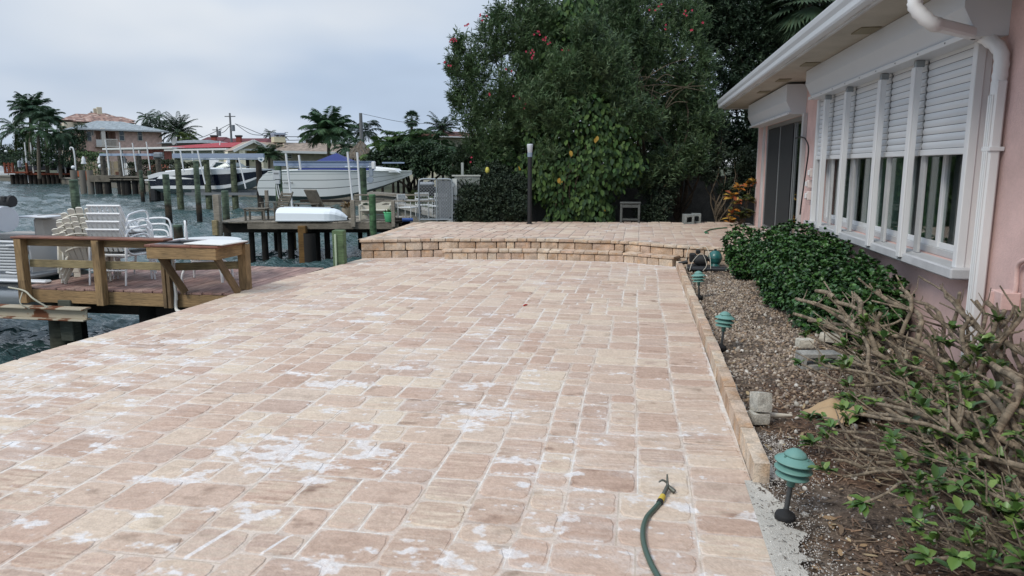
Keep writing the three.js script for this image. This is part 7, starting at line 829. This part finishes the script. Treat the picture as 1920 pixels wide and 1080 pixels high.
{ const f = facade(370, 118, 505, 118), { X, Y } = f, h = thing('maroon_roof_house', 'long house with dull maroon roof and two brick chimneys in the distance', 'house', f.at, f.turn); put('wall', [plain([X(374), -0.1, -8], [X(500), Y(430, 268), 0])], M('#7c5a52', 0.9), h, true); put('roof', [hip(X(372), X(420), -10, 0.8, Y(400, 268), Y(400, 255), X(374), X(410), -4), hip(X(405), X(502), -10, 0.6, Y(430, 267), Y(430, 257.5), X(412), X(492), -4)], M('#6e3038', 0.85, { map: rep(T.shingle, 0.3) }), h, true); for (const u of [404.5, 451]) { const c = put('chimney', [span([X(u) - 0.35, Y(u, 267), -0.4], [X(u) + 0.35, Y(u, 256.5), 0.3])], M('#8a4038', 0.85), h, true); put('pot', [span([X(u) - 0.45, Y(u, 256.5), -0.5], [X(u) + 0.45, Y(u, 253.5), 0.4])], mat.dark, c, true); } }
{ // beige house with the white gable
  const f = facade(438, 66, 690, 72), { X, Y } = f, h = thing('beige_house', 'long beige house with brown shingle roof, white gable porch and square chimney behind the boats', 'house', f.at, f.turn), be = M('#ddd8c4', 0.9, { map: T.stucco }), cr = M('#e8e2ca', 0.9), wt = M('#cfd2d0', 0.5), zb = -5;
  put('wall', [plain([X(515), -0.1, -9], [X(690), Y(600, 285), zb + 1.6])], be, h, true); put('porch_wall', [plain([X(447), -0.1, -9], [X(515), Y(477, 282), -2.2]), slab([[X(444), Y(477, 283)], [X(512), Y(477, 282)], [X(478), Y(478, 266)]], 1.6).translate(0, 0, -2.3)], cr, h, true);
  put('roof', [faces([[[X(487), Y(487, 263.5), -4.2], [X(700), Y(650, 267), -4.2], [X(700), Y(650, 286), -1.8], [X(510), Y(520, 283), -1.8]], [[X(487), Y(487, 263.5), -4.2], [X(700), Y(650, 267), -4.2], [X(700), Y(650, 286), -9.5], [X(487), Y(520, 283), -9.5]]])], M('#a8988a', 0.9, { map: rep(T.shingle, 0.35) }), h, true); put('gutter', [bar([X(515), Y(520, 283.6), -1.78], [X(700), Y(660, 287.3), -1.78], 0.22, 0.12)], wt, h, true);
  put('gable', [bar([X(439), Y(440, 283), 0.1], [X(477.5), Y(477, 264.5), 0.1], 0.26, 0.4), bar([X(477.5), Y(477, 264.5), 0.1], [X(519), Y(519, 283.5), 0.1], 0.26, 0.4)], wt, h, true); put('gable_roof', [faces([[[X(438), Y(440, 282), 0.25], [X(477.5), Y(477, 263), 0.25], [X(477.5), Y(477, 263), -6], [X(438), Y(440, 282), -6]], [[X(520), Y(519, 282.5), 0.25], [X(477.5), Y(477, 263), 0.25], [X(477.5), Y(477, 263), -6], [X(520), Y(519, 282.5), -6]]])], M('#9a8b7e', 0.9), h, true);
  for (const u of [453, 458, 491]) put('column', [span([X(u) - 0.14, -0.1, -0.2], [X(u) + 0.14, Y(u, 281), 0.08])], cr, h, true); put('beam', [span([X(450), Y(470, 282), -0.2], [X(495), Y(470, 279), 0.05])], wt, h, true); for (const [a, b] of [[451, 456], [468, 475]]) put('door', [plain([X(a), -0.05, -2.19], [X(b), Y(b, 295), -2.12])], mat.dark, h, true); put('blind', [plain([X(468), Y(478, 289), -1.0], [X(488), Y(478, 280.5), -0.95])], M('#8d7f58', 0.9), h, true);
  win(h, X(532), X(539), Y(535, 295.5), Y(535, 288.8), zb + 1.62, wt, '#3a4148', 1); win(h, X(552), X(562), Y(557, 295.5), Y(557, 289), zb + 1.62, wt, '#3a4148', 1);
  const c = put('chimney', [span([X(531), Y(540, 265), -5], [X(553.5), Y(540, 253.5), -3.6], 0.03)], M('#c4bda2', 0.85), h, true); put('cap', [span([X(530.5), Y(540, 250.5), -5.1], [X(554), Y(540, 246), -3.5], 0.03), span([X(531), Y(540, 253.5), -5], [X(533), Y(540, 250.5), -3.6]), span([X(552), Y(540, 253.5), -5], [X(553.5), Y(540, 250.5), -3.6]), span([X(541), Y(540, 253.5), -5], [X(543), Y(540, 250.5), -3.6])], M('#9aa3b3', 0.5, { metalness: 0.3 }), c, true); for (const u of [534, 547]) put('roof_vent', [rod([X(u), Y(u, 275), -2.9], [X(u), Y(u, 268), -3.0], 0.1)], M('#b3a492', 0.7), h, true);
}
{ // thatched hut, house in the trees
  const d = 54, p = S(678, d), o = thing('thatched_hut', 'round thatched hut under the palms beside the beige house', 'hut', [p[0], -0.1, p[1]], YAW), Y = (v) => Yv(v, d) + 0.1, w = 26 * d / F; const L = []; put('roof', lathe([[0, Y(263)], [w * 0.35, Y(272)], [w * 0.75, Y(285)], [w * 1.05, Y(293)], [w * 0.95, Y(295)], [0, Y(275)]], 30), M('#857a6b', 0.98, { map: rep(T.bark, 6, 2) }), o, true); for (let k = 0; k < 6; k++) { const a = k * 1.047; put('post', [rod([Math.cos(a) * w * 0.8, 0, Math.sin(a) * w * 0.8], [Math.cos(a) * w * 0.8, Y(288), Math.sin(a) * w * 0.8], 0.09, 0.08, 8)], mat.darkwood, o, true); }
  const th = new Leaves(); R = rng(12); for (let i = 0; i < 900; i++) { const a = rr(0, 6.283), k = Math.sqrt(R()), r = w * lerp(0.05, 1.06, k), yy = k < 0.35 / 1.06 ? lerp(Y(263), Y(272), k * 3) : lerp(Y(272), Y(293), (k - 0.33) / 0.67); th.leaf([p[0] + Math.cos(a) * r, yy - 0.1, p[1] + Math.sin(a) * r], nrm([Math.cos(a) * 0.7, -0.7, Math.sin(a) * 0.7]), [Math.cos(a), 0.8, Math.sin(a)], rr(0.3, 0.6), 0.08, vary([0.20, 0.17, 0.135], 0.35), 2, 0.2); } th.mesh('thatch', leafMat, o);
  const f = facade(815, 58, 900, 60), h = thing('hidden_house', 'house with terracotta roof mostly hidden in the trees left of the tall oleander', 'house', f.at, f.turn); put('wall', [plain([f.X(818), -0.1, -6], [f.X(905), f.Y(860, 258), 0])], M('#a8a695', 0.9), h, true); put('roof', [hip(f.X(812), f.X(915), -7, 0.8, f.Y(850, 257), f.Y(850, 243), f.X(830), f.X(900), -3)], M('#9a6f5c', 0.85, { map: rep(T.tile, 0.3) }), h, true); put('gutter', [span([f.X(812), f.Y(850, 258.5), 0.8], [f.X(915), f.Y(850, 256.5), 0.95])], mat.whiteRough, h, true);
  const wb = S(1445, 30), h2 = thing('white_building', 'white upper wall of a tall building glimpsed behind the dark tree and house roof', 'building', [wb[0], 0, wb[1]], YAW); put('wall', [plain([-0.4, 0, -3], [4, Yv(-60, 30), 0])], M('#b9c6c6', 0.8), h2, true); put('railing', [span([-0.45, Yv(28, 30), 0.02], [4, Yv(22, 30), 0.1])], M('#8fb5b2', 0.6), h2, true);
}

// ================= FENCES, HEDGES, SMALL THINGS across the water =================
R = rng(97);
{
  const f = facade(126, 112, 222, 96), fn = thing('bamboo_fence', 'tall weathered slat fence in front of the salmon house', 'fence', f.at, f.turn); for (let u = 127; u < 221; u += 1.9) put('slat', [span([f.X(u), -0.1, 0], [f.X(u + 1.7), f.Y(u, 302.5 + rr(-0.6, 0.6)), 0.05], 0.01)], pick([mat.greywood, mat.greywood2, M('#80755f', 0.9)]), fn, true); put('rail', [span([f.X(127), f.Y(170, 308), -0.08], [f.X(221), f.Y(170, 306.5), -0.01])], mat.greywood2, fn, true);
  const leafy = (name, label, cat, uA, dA, uB, dB, vTop, thick, cols, n, lw = 0.14) => { const g = facade(uA, dA, uB, dB), t = thing(name, label, cat, g.at), L = new Leaves(), a = S(uA, dA), b = S(uB, dB); for (let i = 0; i < n; i++) { const k = R(), x = lerp(a[0], b[0], k), z = lerp(a[1], b[1], k), top = lerp(g.Y(uA, vTop), g.Y(uB, vTop), k) * (0.92 + 0.16 * fbm(k * 14 + uA, 3, 3)), edge = R(); const y = edge < 0.5 ? top * rr(0.86, 1) : rr(0, top), o2 = edge < 0.5 ? rr(-thick, thick) : thick * (R() < 0.8 ? 1 : -1) * rr(0.8, 1.05), dir = rdir(); dir[1] += 0.3; L.leaf([x + Math.sin(YAW) * o2, y, z + Math.cos(YAW) * o2], nrm(dir), nrm([rr(-0.4, 0.4), 0.8, 0.5]), lw * rr(0.7, 1.4), lw * 0.6, vary(pick(cols), 0.3), 7, 0.1); } L.mesh('foliage', leafMat, t); put('stem', Array.from({ length: 8 }, (_, i) => { const x = lerp(a[0], b[0], (i + 0.5) / 8), z = lerp(a[1], b[1], (i + 0.5) / 8), top = lerp(g.Y(uA, vTop), g.Y(uB, vTop), (i + 0.5) / 8); return rod([x, -0.1, z], [x, top * 0.9, z], 0.05, 0.02, 5); }), darkTrunk, t); return t; };
  const HG = [[0.022, 0.036, 0.014], [0.03, 0.046, 0.018], [0.016, 0.026, 0.012]];
  leafy('hedge', 'long clipped dark hedge in front of the coral house', 'hedge', 262, 80, 330, 76, 300.5, 0.7, HG, 2600, 0.2); leafy('hedge', 'short dark clipped hedge left of the white gate near the empty lift', 'hedge', 244, 80, 258, 79, 306, 0.6, HG, 700, 0.2); leafy('hedge', 'dark hedge seen behind the windshield of the navy boat', 'hedge', 330, 76, 450, 70, 306, 0.6, HG, 2600, 0.2); leafy('shrub_row', 'row of light green shrubs above the weathered fence', 'shrub', 150, 100, 200, 98, 287, 0.6, [[0.06, 0.11, 0.03], [0.045, 0.085, 0.028]], 1100, 0.26);
  const umb = (u, d, lab, vt, vb) => { const p = S(u, d), o = thing('closed_umbrella', lab, 'umbrella', [p[0], -0.1, p[1]], 0, 'closed white umbrellas by the fence'), y0 = Yv(vb, d) + 0.1, y1 = Yv(vt, d) + 0.1; put('pole', [rod([0, 0, 0], [0, y1, 0], 0.03)], mat.grey, o, true); put('canopy', lathe([[0, y1], [0.12, y1 - 0.2], [0.24, lerp(y1, y0, 0.45)], [0.2, lerp(y1, y0, 0.6)], [0.32, y0 + 0.1], [0.26, y0], [0, y0 + 0.1]], 10), M('#d3d6d8', 0.8), o, true); };
  umb(157.5, 92, 'closed white umbrella in front of the fence, leftmost of three', 292, 308); umb(188, 90, 'closed white umbrella beside the first post of the empty lift', 291, 307); umb(235, 84, 'closed white umbrella by the white gate, rightmost of three', 293, 308);
  const g = facade(232, 82, 246, 81), wg = thing('white_gate', 'small white solid gate panel under the empty lift', 'gate', g.at, g.turn); put('panel', [span([g.X(233), -0.1, 0], [g.X(243), g.Y(238, 306), 0.1], 0.02)], mat.whiteRough, wg, true); put('post', [span([g.X(232), -0.1, -0.05], [g.X(233), g.Y(238, 304), 0.12])], mat.whiteRough, wg, true); put('post', [span([g.X(243), -0.1, -0.05], [g.X(244), g.Y(238, 304), 0.12])], mat.whiteRough, wg, true);
  const lamp = (u, d, v0, lab) => { const p = S(u, d), o = thing('globe_lamp', lab, 'lamp post', [p[0], -0.1, p[1]]), y = Yv(v0, d) + 0.1; put('pole', [rod([0, 0, 0], [0, y - 0.15, 0], 0.05)], mat.dark, o, true); put('globe', prep(new THREE.SphereGeometry(0.24, 14, 10)).translate(0, y, 0), M('#d9dcde', 0.4), o, true); }; lamp(137, 92, 314, 'white globe lamp on a dark post right of the orange dock'); lamp(188, 84, 312, 'white globe lamp beside the first post of the empty lift'); lamp(321, 76, 312.5, 'small globe lamp in front of the dark clipped hedge'); lamp(14, 130, 284, 'globe lamp on a slim post at the far left bank');
  const sf = S(141, 96), su = thing('shower_post', 'bent white pipe standing over the fence at the right end of the orange dock', 'pipe', [sf[0], 0, sf[1]]); put('pipe', [hose([[0, 0, 0], [0, Yv(282, 96), 0], [-0.15, Yv(277, 96), 0], [-0.45, Yv(277, 96), 0], [-0.5, Yv(281, 96), 0]], 0.09, 26, 8)], mat.whiteRough, su, true);
  const chairs = [[158, 92, 'orange wooden chair left of the empty lift'], [141, 93, 'orange wooden chair beside the globe lamp at the end of the orange dock'], [218, 84, 'brown wicker chair in the shade behind the empty lift']]; for (const [u, d, lab] of chairs) { const p = S(u, d), o = thing('garden_chair', lab, 'chair', [p[0], -0.09, p[1]], YAW), m = M(u === 218 ? '#5d4032' : '#97532f', 0.85); put('back', [box(0.6, 0.7, 0.08, 0, 0.75, -0.25, 0.02)], m, o, true); put('seat', [box(0.6, 0.08, 0.55, 0, 0.42, 0, 0.02)], m, o, true); put('leg', [box(0.08, 0.42, 0.08, -0.26, 0.21, 0.22)], m, o, true); put('leg', [box(0.08, 0.42, 0.08, 0.26, 0.21, 0.22)], m, o, true); }
  const fb = thing('far_boat', 'white boats’ hull moored at the far left edge of the canal', 'boat', [S(4, 150)[0], WL, S(4, 150)[1]], YAW); put('hull', slab([[-4, 0.2], [4, 0.2], [5, 1.3], [-4, 1.2]], 2.4, [], 0.1), M('#c3c7cb', 0.5), fb, true); put('cabin', slab([[-3, 1.2], [2, 1.2], [1.4, 2.4], [-2.6, 2.4]], 1.8, [], 0.1).translate(0, 0, 0.3), M('#b3b9bf', 0.5), fb, true);
}
// utility poles and wires
{
  const pole = (u, d, v0, lab, cross) => { const p = S(u, d), y = Yv(v0, d), o = thing('utility_pole', lab, 'utility pole', [p[0], -0.1, p[1]], YAW); put('shaft', [rod([0, 0, 0], [0, y + 0.1, 0], 0.2, 0.13, 10)], M('#6a6d70', 0.9), o, true); if (cross) { put('crossarm', [box(1.6, 0.12, 0.12, 0.05, y - 0.4, 0.12)], M('#5f6164', 0.9), o, true); put('transformer', [rod([0.42, y - cross * 0.16, 0.15], [0.42, y - cross * 0.16 + 0.9, 0.15], 0.28, 0.28, 12)], M('#6f757b', 0.6), o, true); put('bracket', [box(0.5, 0.1, 0.1, 0.2, y - cross * 0.16 + 0.4, 0.1)], mat.grey, o, true); } return [p[0], y, p[1]]; };
  const A = pole(437, 112, 212, 'tallest utility pole with a transformer, above the red roof', 16), B = pole(411.5, 128, 238, 'shorter utility pole with a transformer left of the tallest pole', 9), C = pole(679.5, 62, 212, 'plain grey utility pole behind the thatched hut', 0);
  const sag = (a, b, s, r = 0.045) => hose([a, [(a[0] + b[0]) / 2, (a[1] + b[1]) / 2 - s, (a[2] + b[2]) / 2], b], r, 24, 5), wm = M('#4a4f55', 0.8), q = (u, v, d) => atD(u, v, d); solo('power_line', 'pair of power lines sagging right from the tallest utility pole to the beige house roof', 'power line', [sag(q(441, 232, 112), q(500, 254, 100), 0.6), sag(q(441, 232, 112), q(640, 254, 84), 1.4), sag(q(500, 254, 100), q(590, 255.5, 84), 0.1)], wm); solo('power_line', 'power lines running left from the tallest utility pole past the shorter pole', 'power line', [sag(q(432, 232, 112), q(330, 262, 130), 0.8), sag(q(432, 234, 112), q(412, 250, 126), 0.3)], wm); solo('power_line', 'single thin wire running right from the plain grey pole into the trees', 'power line', [sag(q(680, 213.5, 62), q(860, 232, 50), 0.3, 0.018)], wm);
}

// ================= PALMS AND TREES across the water =================
function frond(L, base, az, el, len, droop, w, col, nl = 22, face = 0.35) { // a feather leaf: arching rib and two rows of leaflets
  const h = [Math.cos(az), 0, Math.sin(az)], pts = []; let p = [...base], e = el; const n = 12, st = len / n; for (let i = 0; i <= n; i++) { pts.push([...p]); p = [p[0] + h[0] * Math.cos(e) * st, p[1] + Math.sin(e) * st, p[2] + h[2] * Math.cos(e) * st]; e -= droop / n * (0.5 + i / n * 1.2); }
  for (let i = 2; i < nl; i++) { const t = i / nl * (n - 0.01), k = Math.floor(t), f = t - k, q = mix3(pts[k], pts[k + 1], f), d = nrm([pts[k + 1][0] - pts[k][0], pts[k + 1][1] - pts[k][1], pts[k + 1][2] - pts[k][2]]), s = Math.sin(Math.PI * Math.min(1, 0.15 + i / nl * 0.86)), c = vary(col, 0.25); for (const sd of [-1, 1]) { const side = [-h[2] * sd, 0, h[0] * sd]; L.leaf(q, nrm([d[0] * 0.75 + side[0], d[1] * 0.75 + side[1] - 0.25 + rr(-0.2, 0.25), d[2] * 0.75 + side[2]]), nrm([h[0] * 0.2, 1, h[2] * 0.2]), w * (0.35 + 0.65 * s) * rr(0.85, 1.15), 0.03 * len, c, 2, face); } }
  for (let i = 0; i < n; i++) { const d = [pts[i + 1][0] - pts[i][0], pts[i + 1][1] - pts[i][1], pts[i + 1][2] - pts[i][2]], l = Math.hypot(...d); L.leaf(pts[i], [d[0] / l, d[1] / l, d[2] / l], [0, 1, 0.2], l * 1.1, 0.05, col.map((x) => x * 1.2), 2, 0); }
}
function palm(name, label, u, d, vBase, vCrown, o) {
  const p = S(u + (o.lean ?? 0), d), y0 = -0.1, c = atD(u, vCrown, d), t = thing(name, label, 'palm tree', [p[0], y0, p[1]]), n = 8, pts = [], rad = []; for (let i = 0; i <= n; i++) { const k = i / n; pts.push([lerp(p[0], c[0], Math.pow(k, 1.5)), lerp(y0, c[1], k), lerp(p[2] ?? p[1], c[2], Math.pow(k, 1.5))]); rad.push((o.r ?? 0.16) * lerp(1.25, 0.85, k)); }
  put('trunk', [limb(pts, rad, 10)], M(o.bark ?? '#8a8378', 0.95, { map: rep(T.bark, 3, 1) }), t); if (o.shaft) put('crownshaft', [limb([[c[0], c[1] - o.shaft, c[2]], [c[0], c[1] - o.shaft * 0.4, c[2]], [c[0], c[1] + 0.15, c[2]]], [(o.r ?? 0.16) * 0.95, (o.r ?? 0.16) * 1.0, (o.r ?? 0.16) * 0.5], 10)], M('#74854a', 0.6), t);
  for (let i = 0; i < o.n; i++) { const L = new Leaves(), az = i * 2.399 + (o.az ?? 0), k = (i + 0.5) / o.n, el = lerp(o.el0 ?? 1.35, o.el1 ?? -0.35, Math.pow(k, o.pw ?? 1)) + rr(-0.1, 0.1); if (o.fan) { const stalk = o.len * 0.55, q = [c[0] + Math.cos(az) * Math.cos(el) * stalk, c[1] + Math.sin(el) * stalk, c[2] + Math.sin(az) * Math.cos(el) * stalk], dir = nrm([q[0] - c[0], q[1] - c[1], q[2] - c[2]]), sd = nrm([-dir[2], 0.001, dir[0]]), up = nrm([dir[1] * sd[2] - dir[2] * sd[1], dir[2] * sd[0] - dir[0] * sd[2], dir[0] * sd[1] - dir[1] * sd[0]]); L.leaf(c, dir, up, stalk, 0.06, o.col, 2, 0); for (let j = -7; j <= 7; j++) { const a = j * 0.2; L.leaf(q, nrm([dir[0] * Math.cos(a) + sd[0] * Math.sin(a), dir[1] * Math.cos(a) + sd[1] * Math.sin(a) - 0.1, dir[2] * Math.cos(a) + sd[2] * Math.sin(a)]), up, o.len * 0.62 * rr(0.85, 1.05), 0.11 * o.len, vary(o.col, 0.22), 2, 0.25); } } else frond(L, c, az, el, o.len * rr(0.85, 1.1), o.droop ?? 1.5, o.w ?? o.len * 0.24, vary(o.col, 0.15), o.nl ?? 26, 0.3); L.mesh('frond', leafMat, t); }
  return t;
}
function leafTree(label, name, base, B, cols, o = {}) { // lobes [u, v, r px, depth, leaves]
  const p = S(base[0], base[1]), t = thing(name, label, 'tree', [p[0], -0.1, p[1]]), L = new Leaves(); for (const [u, v, r, d, n] of B) { const c = atD(u, v, d), k = r * d / F; for (let i = 0; i < n; i++) { const q = rdir(), s = Math.pow(R(), 0.3) * rr(0.82, 1.14), w = (o.leaf ?? 0.3) * rr(0.7, 1.4), dd = nrm([q[0] * 0.7 + rr(-0.6, 0.6), q[1] * 0.7 + rr(-0.6, 0.5), q[2] * 0.7 + rr(-0.6, 0.6)]); L.leaf([c[0] + q[0] * k * s, c[1] + q[1] * k * s * (o.flat ?? 0.85), c[2] + q[2] * k * s], dd, nrm([rr(-0.4, 0.4), 0.9, rr(-0.2, 0.5)]), w, w * (o.ratio ?? 0.5), vary(pick(cols), 0.28), 7, 0.2); } }
  L.mesh('crown', leafMat, t); put('trunk', stems([p[0], -0.1, p[1]], B.slice(0, 8).map((q) => atD(q[0], q[1], q[3])), 0.16 * (o.tk ?? 1), 0.03, 0.3), darkTrunk, t); return t;
}
R = rng(101);
const PG = [0.09, 0.165, 0.078], PD = [0.07, 0.13, 0.076], PY = [0.11, 0.16, 0.04];
palm('coconut_palm', 'tall dark coconut palm with a big shaggy crown, highest tree at the left', 58, 112, 300, 208, { n: 32, len: 3.5, w: 1.3, droop: 1.15, col: PD, nl: 34, r: 0.25, el1: -0.35, el0: 1.5 }); palm('coconut_palm', 'dark coconut palm leaning right beside the tallest palm at the left', 88, 108, 300, 222, { n: 24, len: 2.6, w: 1.0, droop: 1.2, col: PD, r: 0.22, el1: -0.4, az: 1, nl: 32 }); palm('coconut_palm', 'slender coconut palm with long drooping fronds at the far left edge', 30, 116, 300, 245, { n: 18, len: 3.6, w: 0.9, droop: 1.7, col: PD, r: 0.2, az: 2 }); palm('coconut_palm', 'lower dark palm between the tall palms and the salmon house', 112, 106, 300, 254, { n: 18, len: 2.3, w: 0.9, droop: 1.9, col: PD, r: 0.2, az: 0.5, el1: -0.8 });
palm('coconut_palm', 'small dark palm rising in front of the tallest palm at the left', 72, 104, 300, 246, { n: 16, len: 2.6, w: 0.8, droop: 1.8, col: PG, r: 0.2, az: 0.2, el1: -0.8 });
leafTree('rounded green tree below the tall palms at the left bank', 'tree', [50, 116], [[48, 262, 18, 116, 900], [36, 280, 18, 116, 800], [62, 282, 18, 115, 700], [50, 245, 9, 116, 260]], [[0.045, 0.085, 0.022], [0.03, 0.06, 0.02]]); leafTree('dark bushy tree left of the salmon house', 'tree', [125, 110], [[95, 268, 20, 110, 900], [125, 262, 20, 110, 900], [145, 255, 16, 111, 600], [110, 285, 18, 108, 700], [142, 280, 16, 109, 600], [82, 288, 14, 107, 500], [150, 240, 10, 112, 240], [70, 298, 16, 107, 600], [40, 300, 18, 112, 600], [100, 300, 16, 106, 500], [128, 298, 14, 106, 400], [15, 300, 16, 116, 500]], [[0.042, 0.08, 0.04], [0.055, 0.098, 0.046], [0.032, 0.06, 0.034]]); leafTree('low distant trees at the far left edge of the picture', 'tree', [5, 170], [[0, 285, 16, 170, 800], [14, 292, 14, 165, 700], [-16, 280, 18, 170, 700], [26, 298, 10, 150, 400], [4, 302, 14, 165, 600]], [[0.03, 0.05, 0.032], [0.025, 0.045, 0.03]], { leaf: 0.5 });
palm('date_palm', 'big feathery date palm right of the salmon house', 335, 122, 290, 246, { n: 40, len: 3.7, w: 0.7, droop: 0.9, col: [0.05, 0.085, 0.05], nl: 30, r: 0.3, el1: -0.5, el0: 1.5 }); palm('areca_palm', 'yellow-green bushy palm below the big date palm', 352, 112, 290, 262, { n: 16, len: 1.9, w: 0.6, droop: 1.4, col: PY, r: 0.12, el1: 0.1, az: 0.7 }); palm('coconut_palm', 'distant dark palm above the tiled roof’s right end', 276, 160, 290, 222, { n: 14, len: 3, w: 0.8, droop: 1.5, col: PD, r: 0.2 }); palm('coconut_palm', 'thin distant palm between the tiled roof and the date palm', 299, 165, 290, 219, { n: 12, len: 2.2, w: 0.6, droop: 1.4, col: PD, r: 0.2, az: 1 }); leafTree('dark tree behind the salmon house roof, left of the date palm', 'tree', [300, 140], [[290, 235, 14, 140, 500], [312, 236, 12, 140, 400], [275, 238, 8, 140, 240]], [[0.022, 0.045, 0.025]], { leaf: 0.4 });
palm('areca_palm', 'small green palm in front of the gable porch', 504, 60, 300, 292, { n: 22, len: 1.5, w: 0.5, droop: 1.2, col: [0.04, 0.085, 0.035], r: 0.1, el1: 0 }); palm('royal_palm', 'royal palm with green crownshaft and full dark crown in front of the beige house', 616, 58, 300, 248, { n: 26, len: 2.45, w: 0.9, droop: 1.15, col: [0.062, 0.13, 0.06], r: 0.13, shaft: 1.2, nl: 40, el1: -0.1, el0: 1.5, bark: '#8f8a80' }); palm('coconut_palm', 'small palm with an upright spear leaf right of the royal palm', 649, 56, 300, 277, { n: 14, len: 1.6, w: 0.55, droop: 1.7, col: PD, r: 0.09, az: 0.9, el1: -0.7 }); palm('coconut_palm', 'palm whose crown spreads behind the plain grey utility pole', 681, 66, 300, 250, { n: 14, len: 2.6, w: 0.7, droop: 2.0, col: [0.035, 0.065, 0.045], r: 0.13, az: 0.3, el1: -0.3 });
palm('fan_palm', 'small round fan palm standing alone against the sky', 772, 84, 300, 222, { n: 34, len: 1.0, fan: true, col: [0.045, 0.085, 0.045], r: 0.16, el0: 1.5, el1: -1.1 }); palm('date_palm', 'date palm with stiff arching fronds and orange-brown heart left of the tall oleander', 828, 60, 300, 242, { n: 20, len: 1.75, w: 0.4, droop: 1.0, col: [0.05, 0.09, 0.055], r: 0.28, el1: -0.1, bark: '#8a6346', nl: 30 });
for (const [u, v, dd, lab] of [[506, 252, 150, 'tiny distant palm just above the gable roof'], [527, 258, 150, 'tiny distant palm left of the square chimney'], [590, 252, 140, 'tiny distant palm left of the royal palm trunk'], [575, 260, 140, 'lowest tiny distant palm above the beige roof ridge'], [623, 260, 140, 'tiny distant palm right of the royal palm trunk']]) palm('distant_palm', lab, u, dd, 290, v, { n: 14, len: 1.9, w: 0.5, droop: 1.6, col: [0.04, 0.07, 0.045], r: 0.15, az: u }); leafTree('low line of distant trees behind the beige roof', 'tree', [580, 150], [[585, 264, 12, 150, 300], [605, 265, 9, 150, 200], [510, 264, 8, 150, 200]], [[0.04, 0.065, 0.04]], { leaf: 0.5, flat: 0.4 });
R = rng(103);
{ // the thick green mass beside the neighbour's yard
  const mass = [['bushy bright green palm clump at the left of the tree mass behind the white cruiser', 720, 47, [[715, 268, 16, 47, 10], [735, 262, 16, 46, 10], [700, 285, 14, 46, 8]], [0.09, 0.16, 0.042]], ['tall dark green palm clump in the middle of the tree mass behind the white cruiser', 765, 46, [[755, 258, 18, 46, 12], [775, 250, 18, 46, 12], [745, 280, 18, 45, 10], [790, 262, 16, 46, 10]], [0.06, 0.12, 0.042]], ['dark palm clump at the right of the tree mass, beside the oleander', 815, 45, [[810, 262, 20, 45, 12], [830, 275, 18, 44, 10], [790, 285, 18, 44, 10], [850, 280, 18, 44, 8]], [0.044, 0.09, 0.038]]];
  for (const [lab, u, d, B, col] of mass) { const p = S(u, d), t = thing('palm_clump', lab, 'palm clump', [p[0], -0.1, p[1]]), st = []; for (const [bu, bv, r, dd, n] of B) { const c = atD(bu, bv + 6, dd); st.push(limb([[c[0], -0.1, c[2]], [c[0], c[1] * 0.5, c[2]], c], [0.09, 0.07, 0.06], 7)); const L = new Leaves(); for (let i = 0; i < n; i++) frond(L, [c[0] + rr(-0.2, 0.2), c[1] + rr(-0.4, 0.1), c[2] + rr(-0.2, 0.2)], i * 2.4 + u, rr(0.1, 1.45), r * dd / F * rr(1.7, 2.6), 1.9, r * dd / F * 0.95, vary(col, 0.25), 24, 0.3); L.mesh('fronds', leafMat, t); } put('trunk', st, darkTrunk, t); }
  leafTree('dense dark shrubs under the palm clumps behind the white cruiser', 'shrub_mass', [770, 44], [[705, 300, 16, 44, 700], [735, 295, 20, 44, 1100], [765, 292, 24, 44, 1400], [800, 292, 26, 43, 1500], [830, 300, 24, 42, 1300], [850, 310, 20, 41, 900], [790, 312, 18, 42, 800], [750, 312, 14, 43, 500], [775, 272, 18, 46, 800], [740, 272, 14, 46, 500]], [[0.032, 0.062, 0.028], [0.042, 0.08, 0.034], [0.024, 0.048, 0.024]], { leaf: 0.22, tk: 0.6 }).userData.category = 'shrubs';
  const g = thing('grass_clump', 'clump of tall pale grass at the bow of the white cruiser', 'grass clump', [S(790, 36)[0], -0.1, S(790, 36)[1]]), L = new Leaves(); for (let i = 0; i < 900; i++) { const u = rr(768, 812), p = S(u, rr(34.5, 37)), d = rdir(); L.leaf([p[0], -0.1, p[1]], nrm([d[0] * 0.5, 1.2, d[2] * 0.5]), [d[2], 0.1, -d[0]], rr(0.5, 1.15) * (1 - Math.abs(u - 788) / 50), 0.03, vary([0.10, 0.125, 0.05], 0.3), 2, 0.35); } L.mesh('blades', leafMat, g);
  const y = thing('float', 'yellow float hanging in the shrub above the concrete fence panel', 'float', atD(914, 320, 17.4)); put('body', prep(new THREE.SphereGeometry(0.07, 14, 10)).scale(0.8, 1.3, 0.8), M('#b5ad4e', 0.6), y, true); put('cap', rod([0, 0.08, 0], [0, 0.12, 0], 0.02), mat.dark, y, true);
}
{ // palm with hanging skirt above the house roof
  palm('fan_palm', 'spiky dark palm showing above the house roof at the top right', 1512, 19, 0, -6, { n: 50, len: 1.0, fan: true, col: [0.055, 0.095, 0.05], r: 0.14, el0: 1.2, el1: -1.4 });
}
renderer.render(scene, camera);
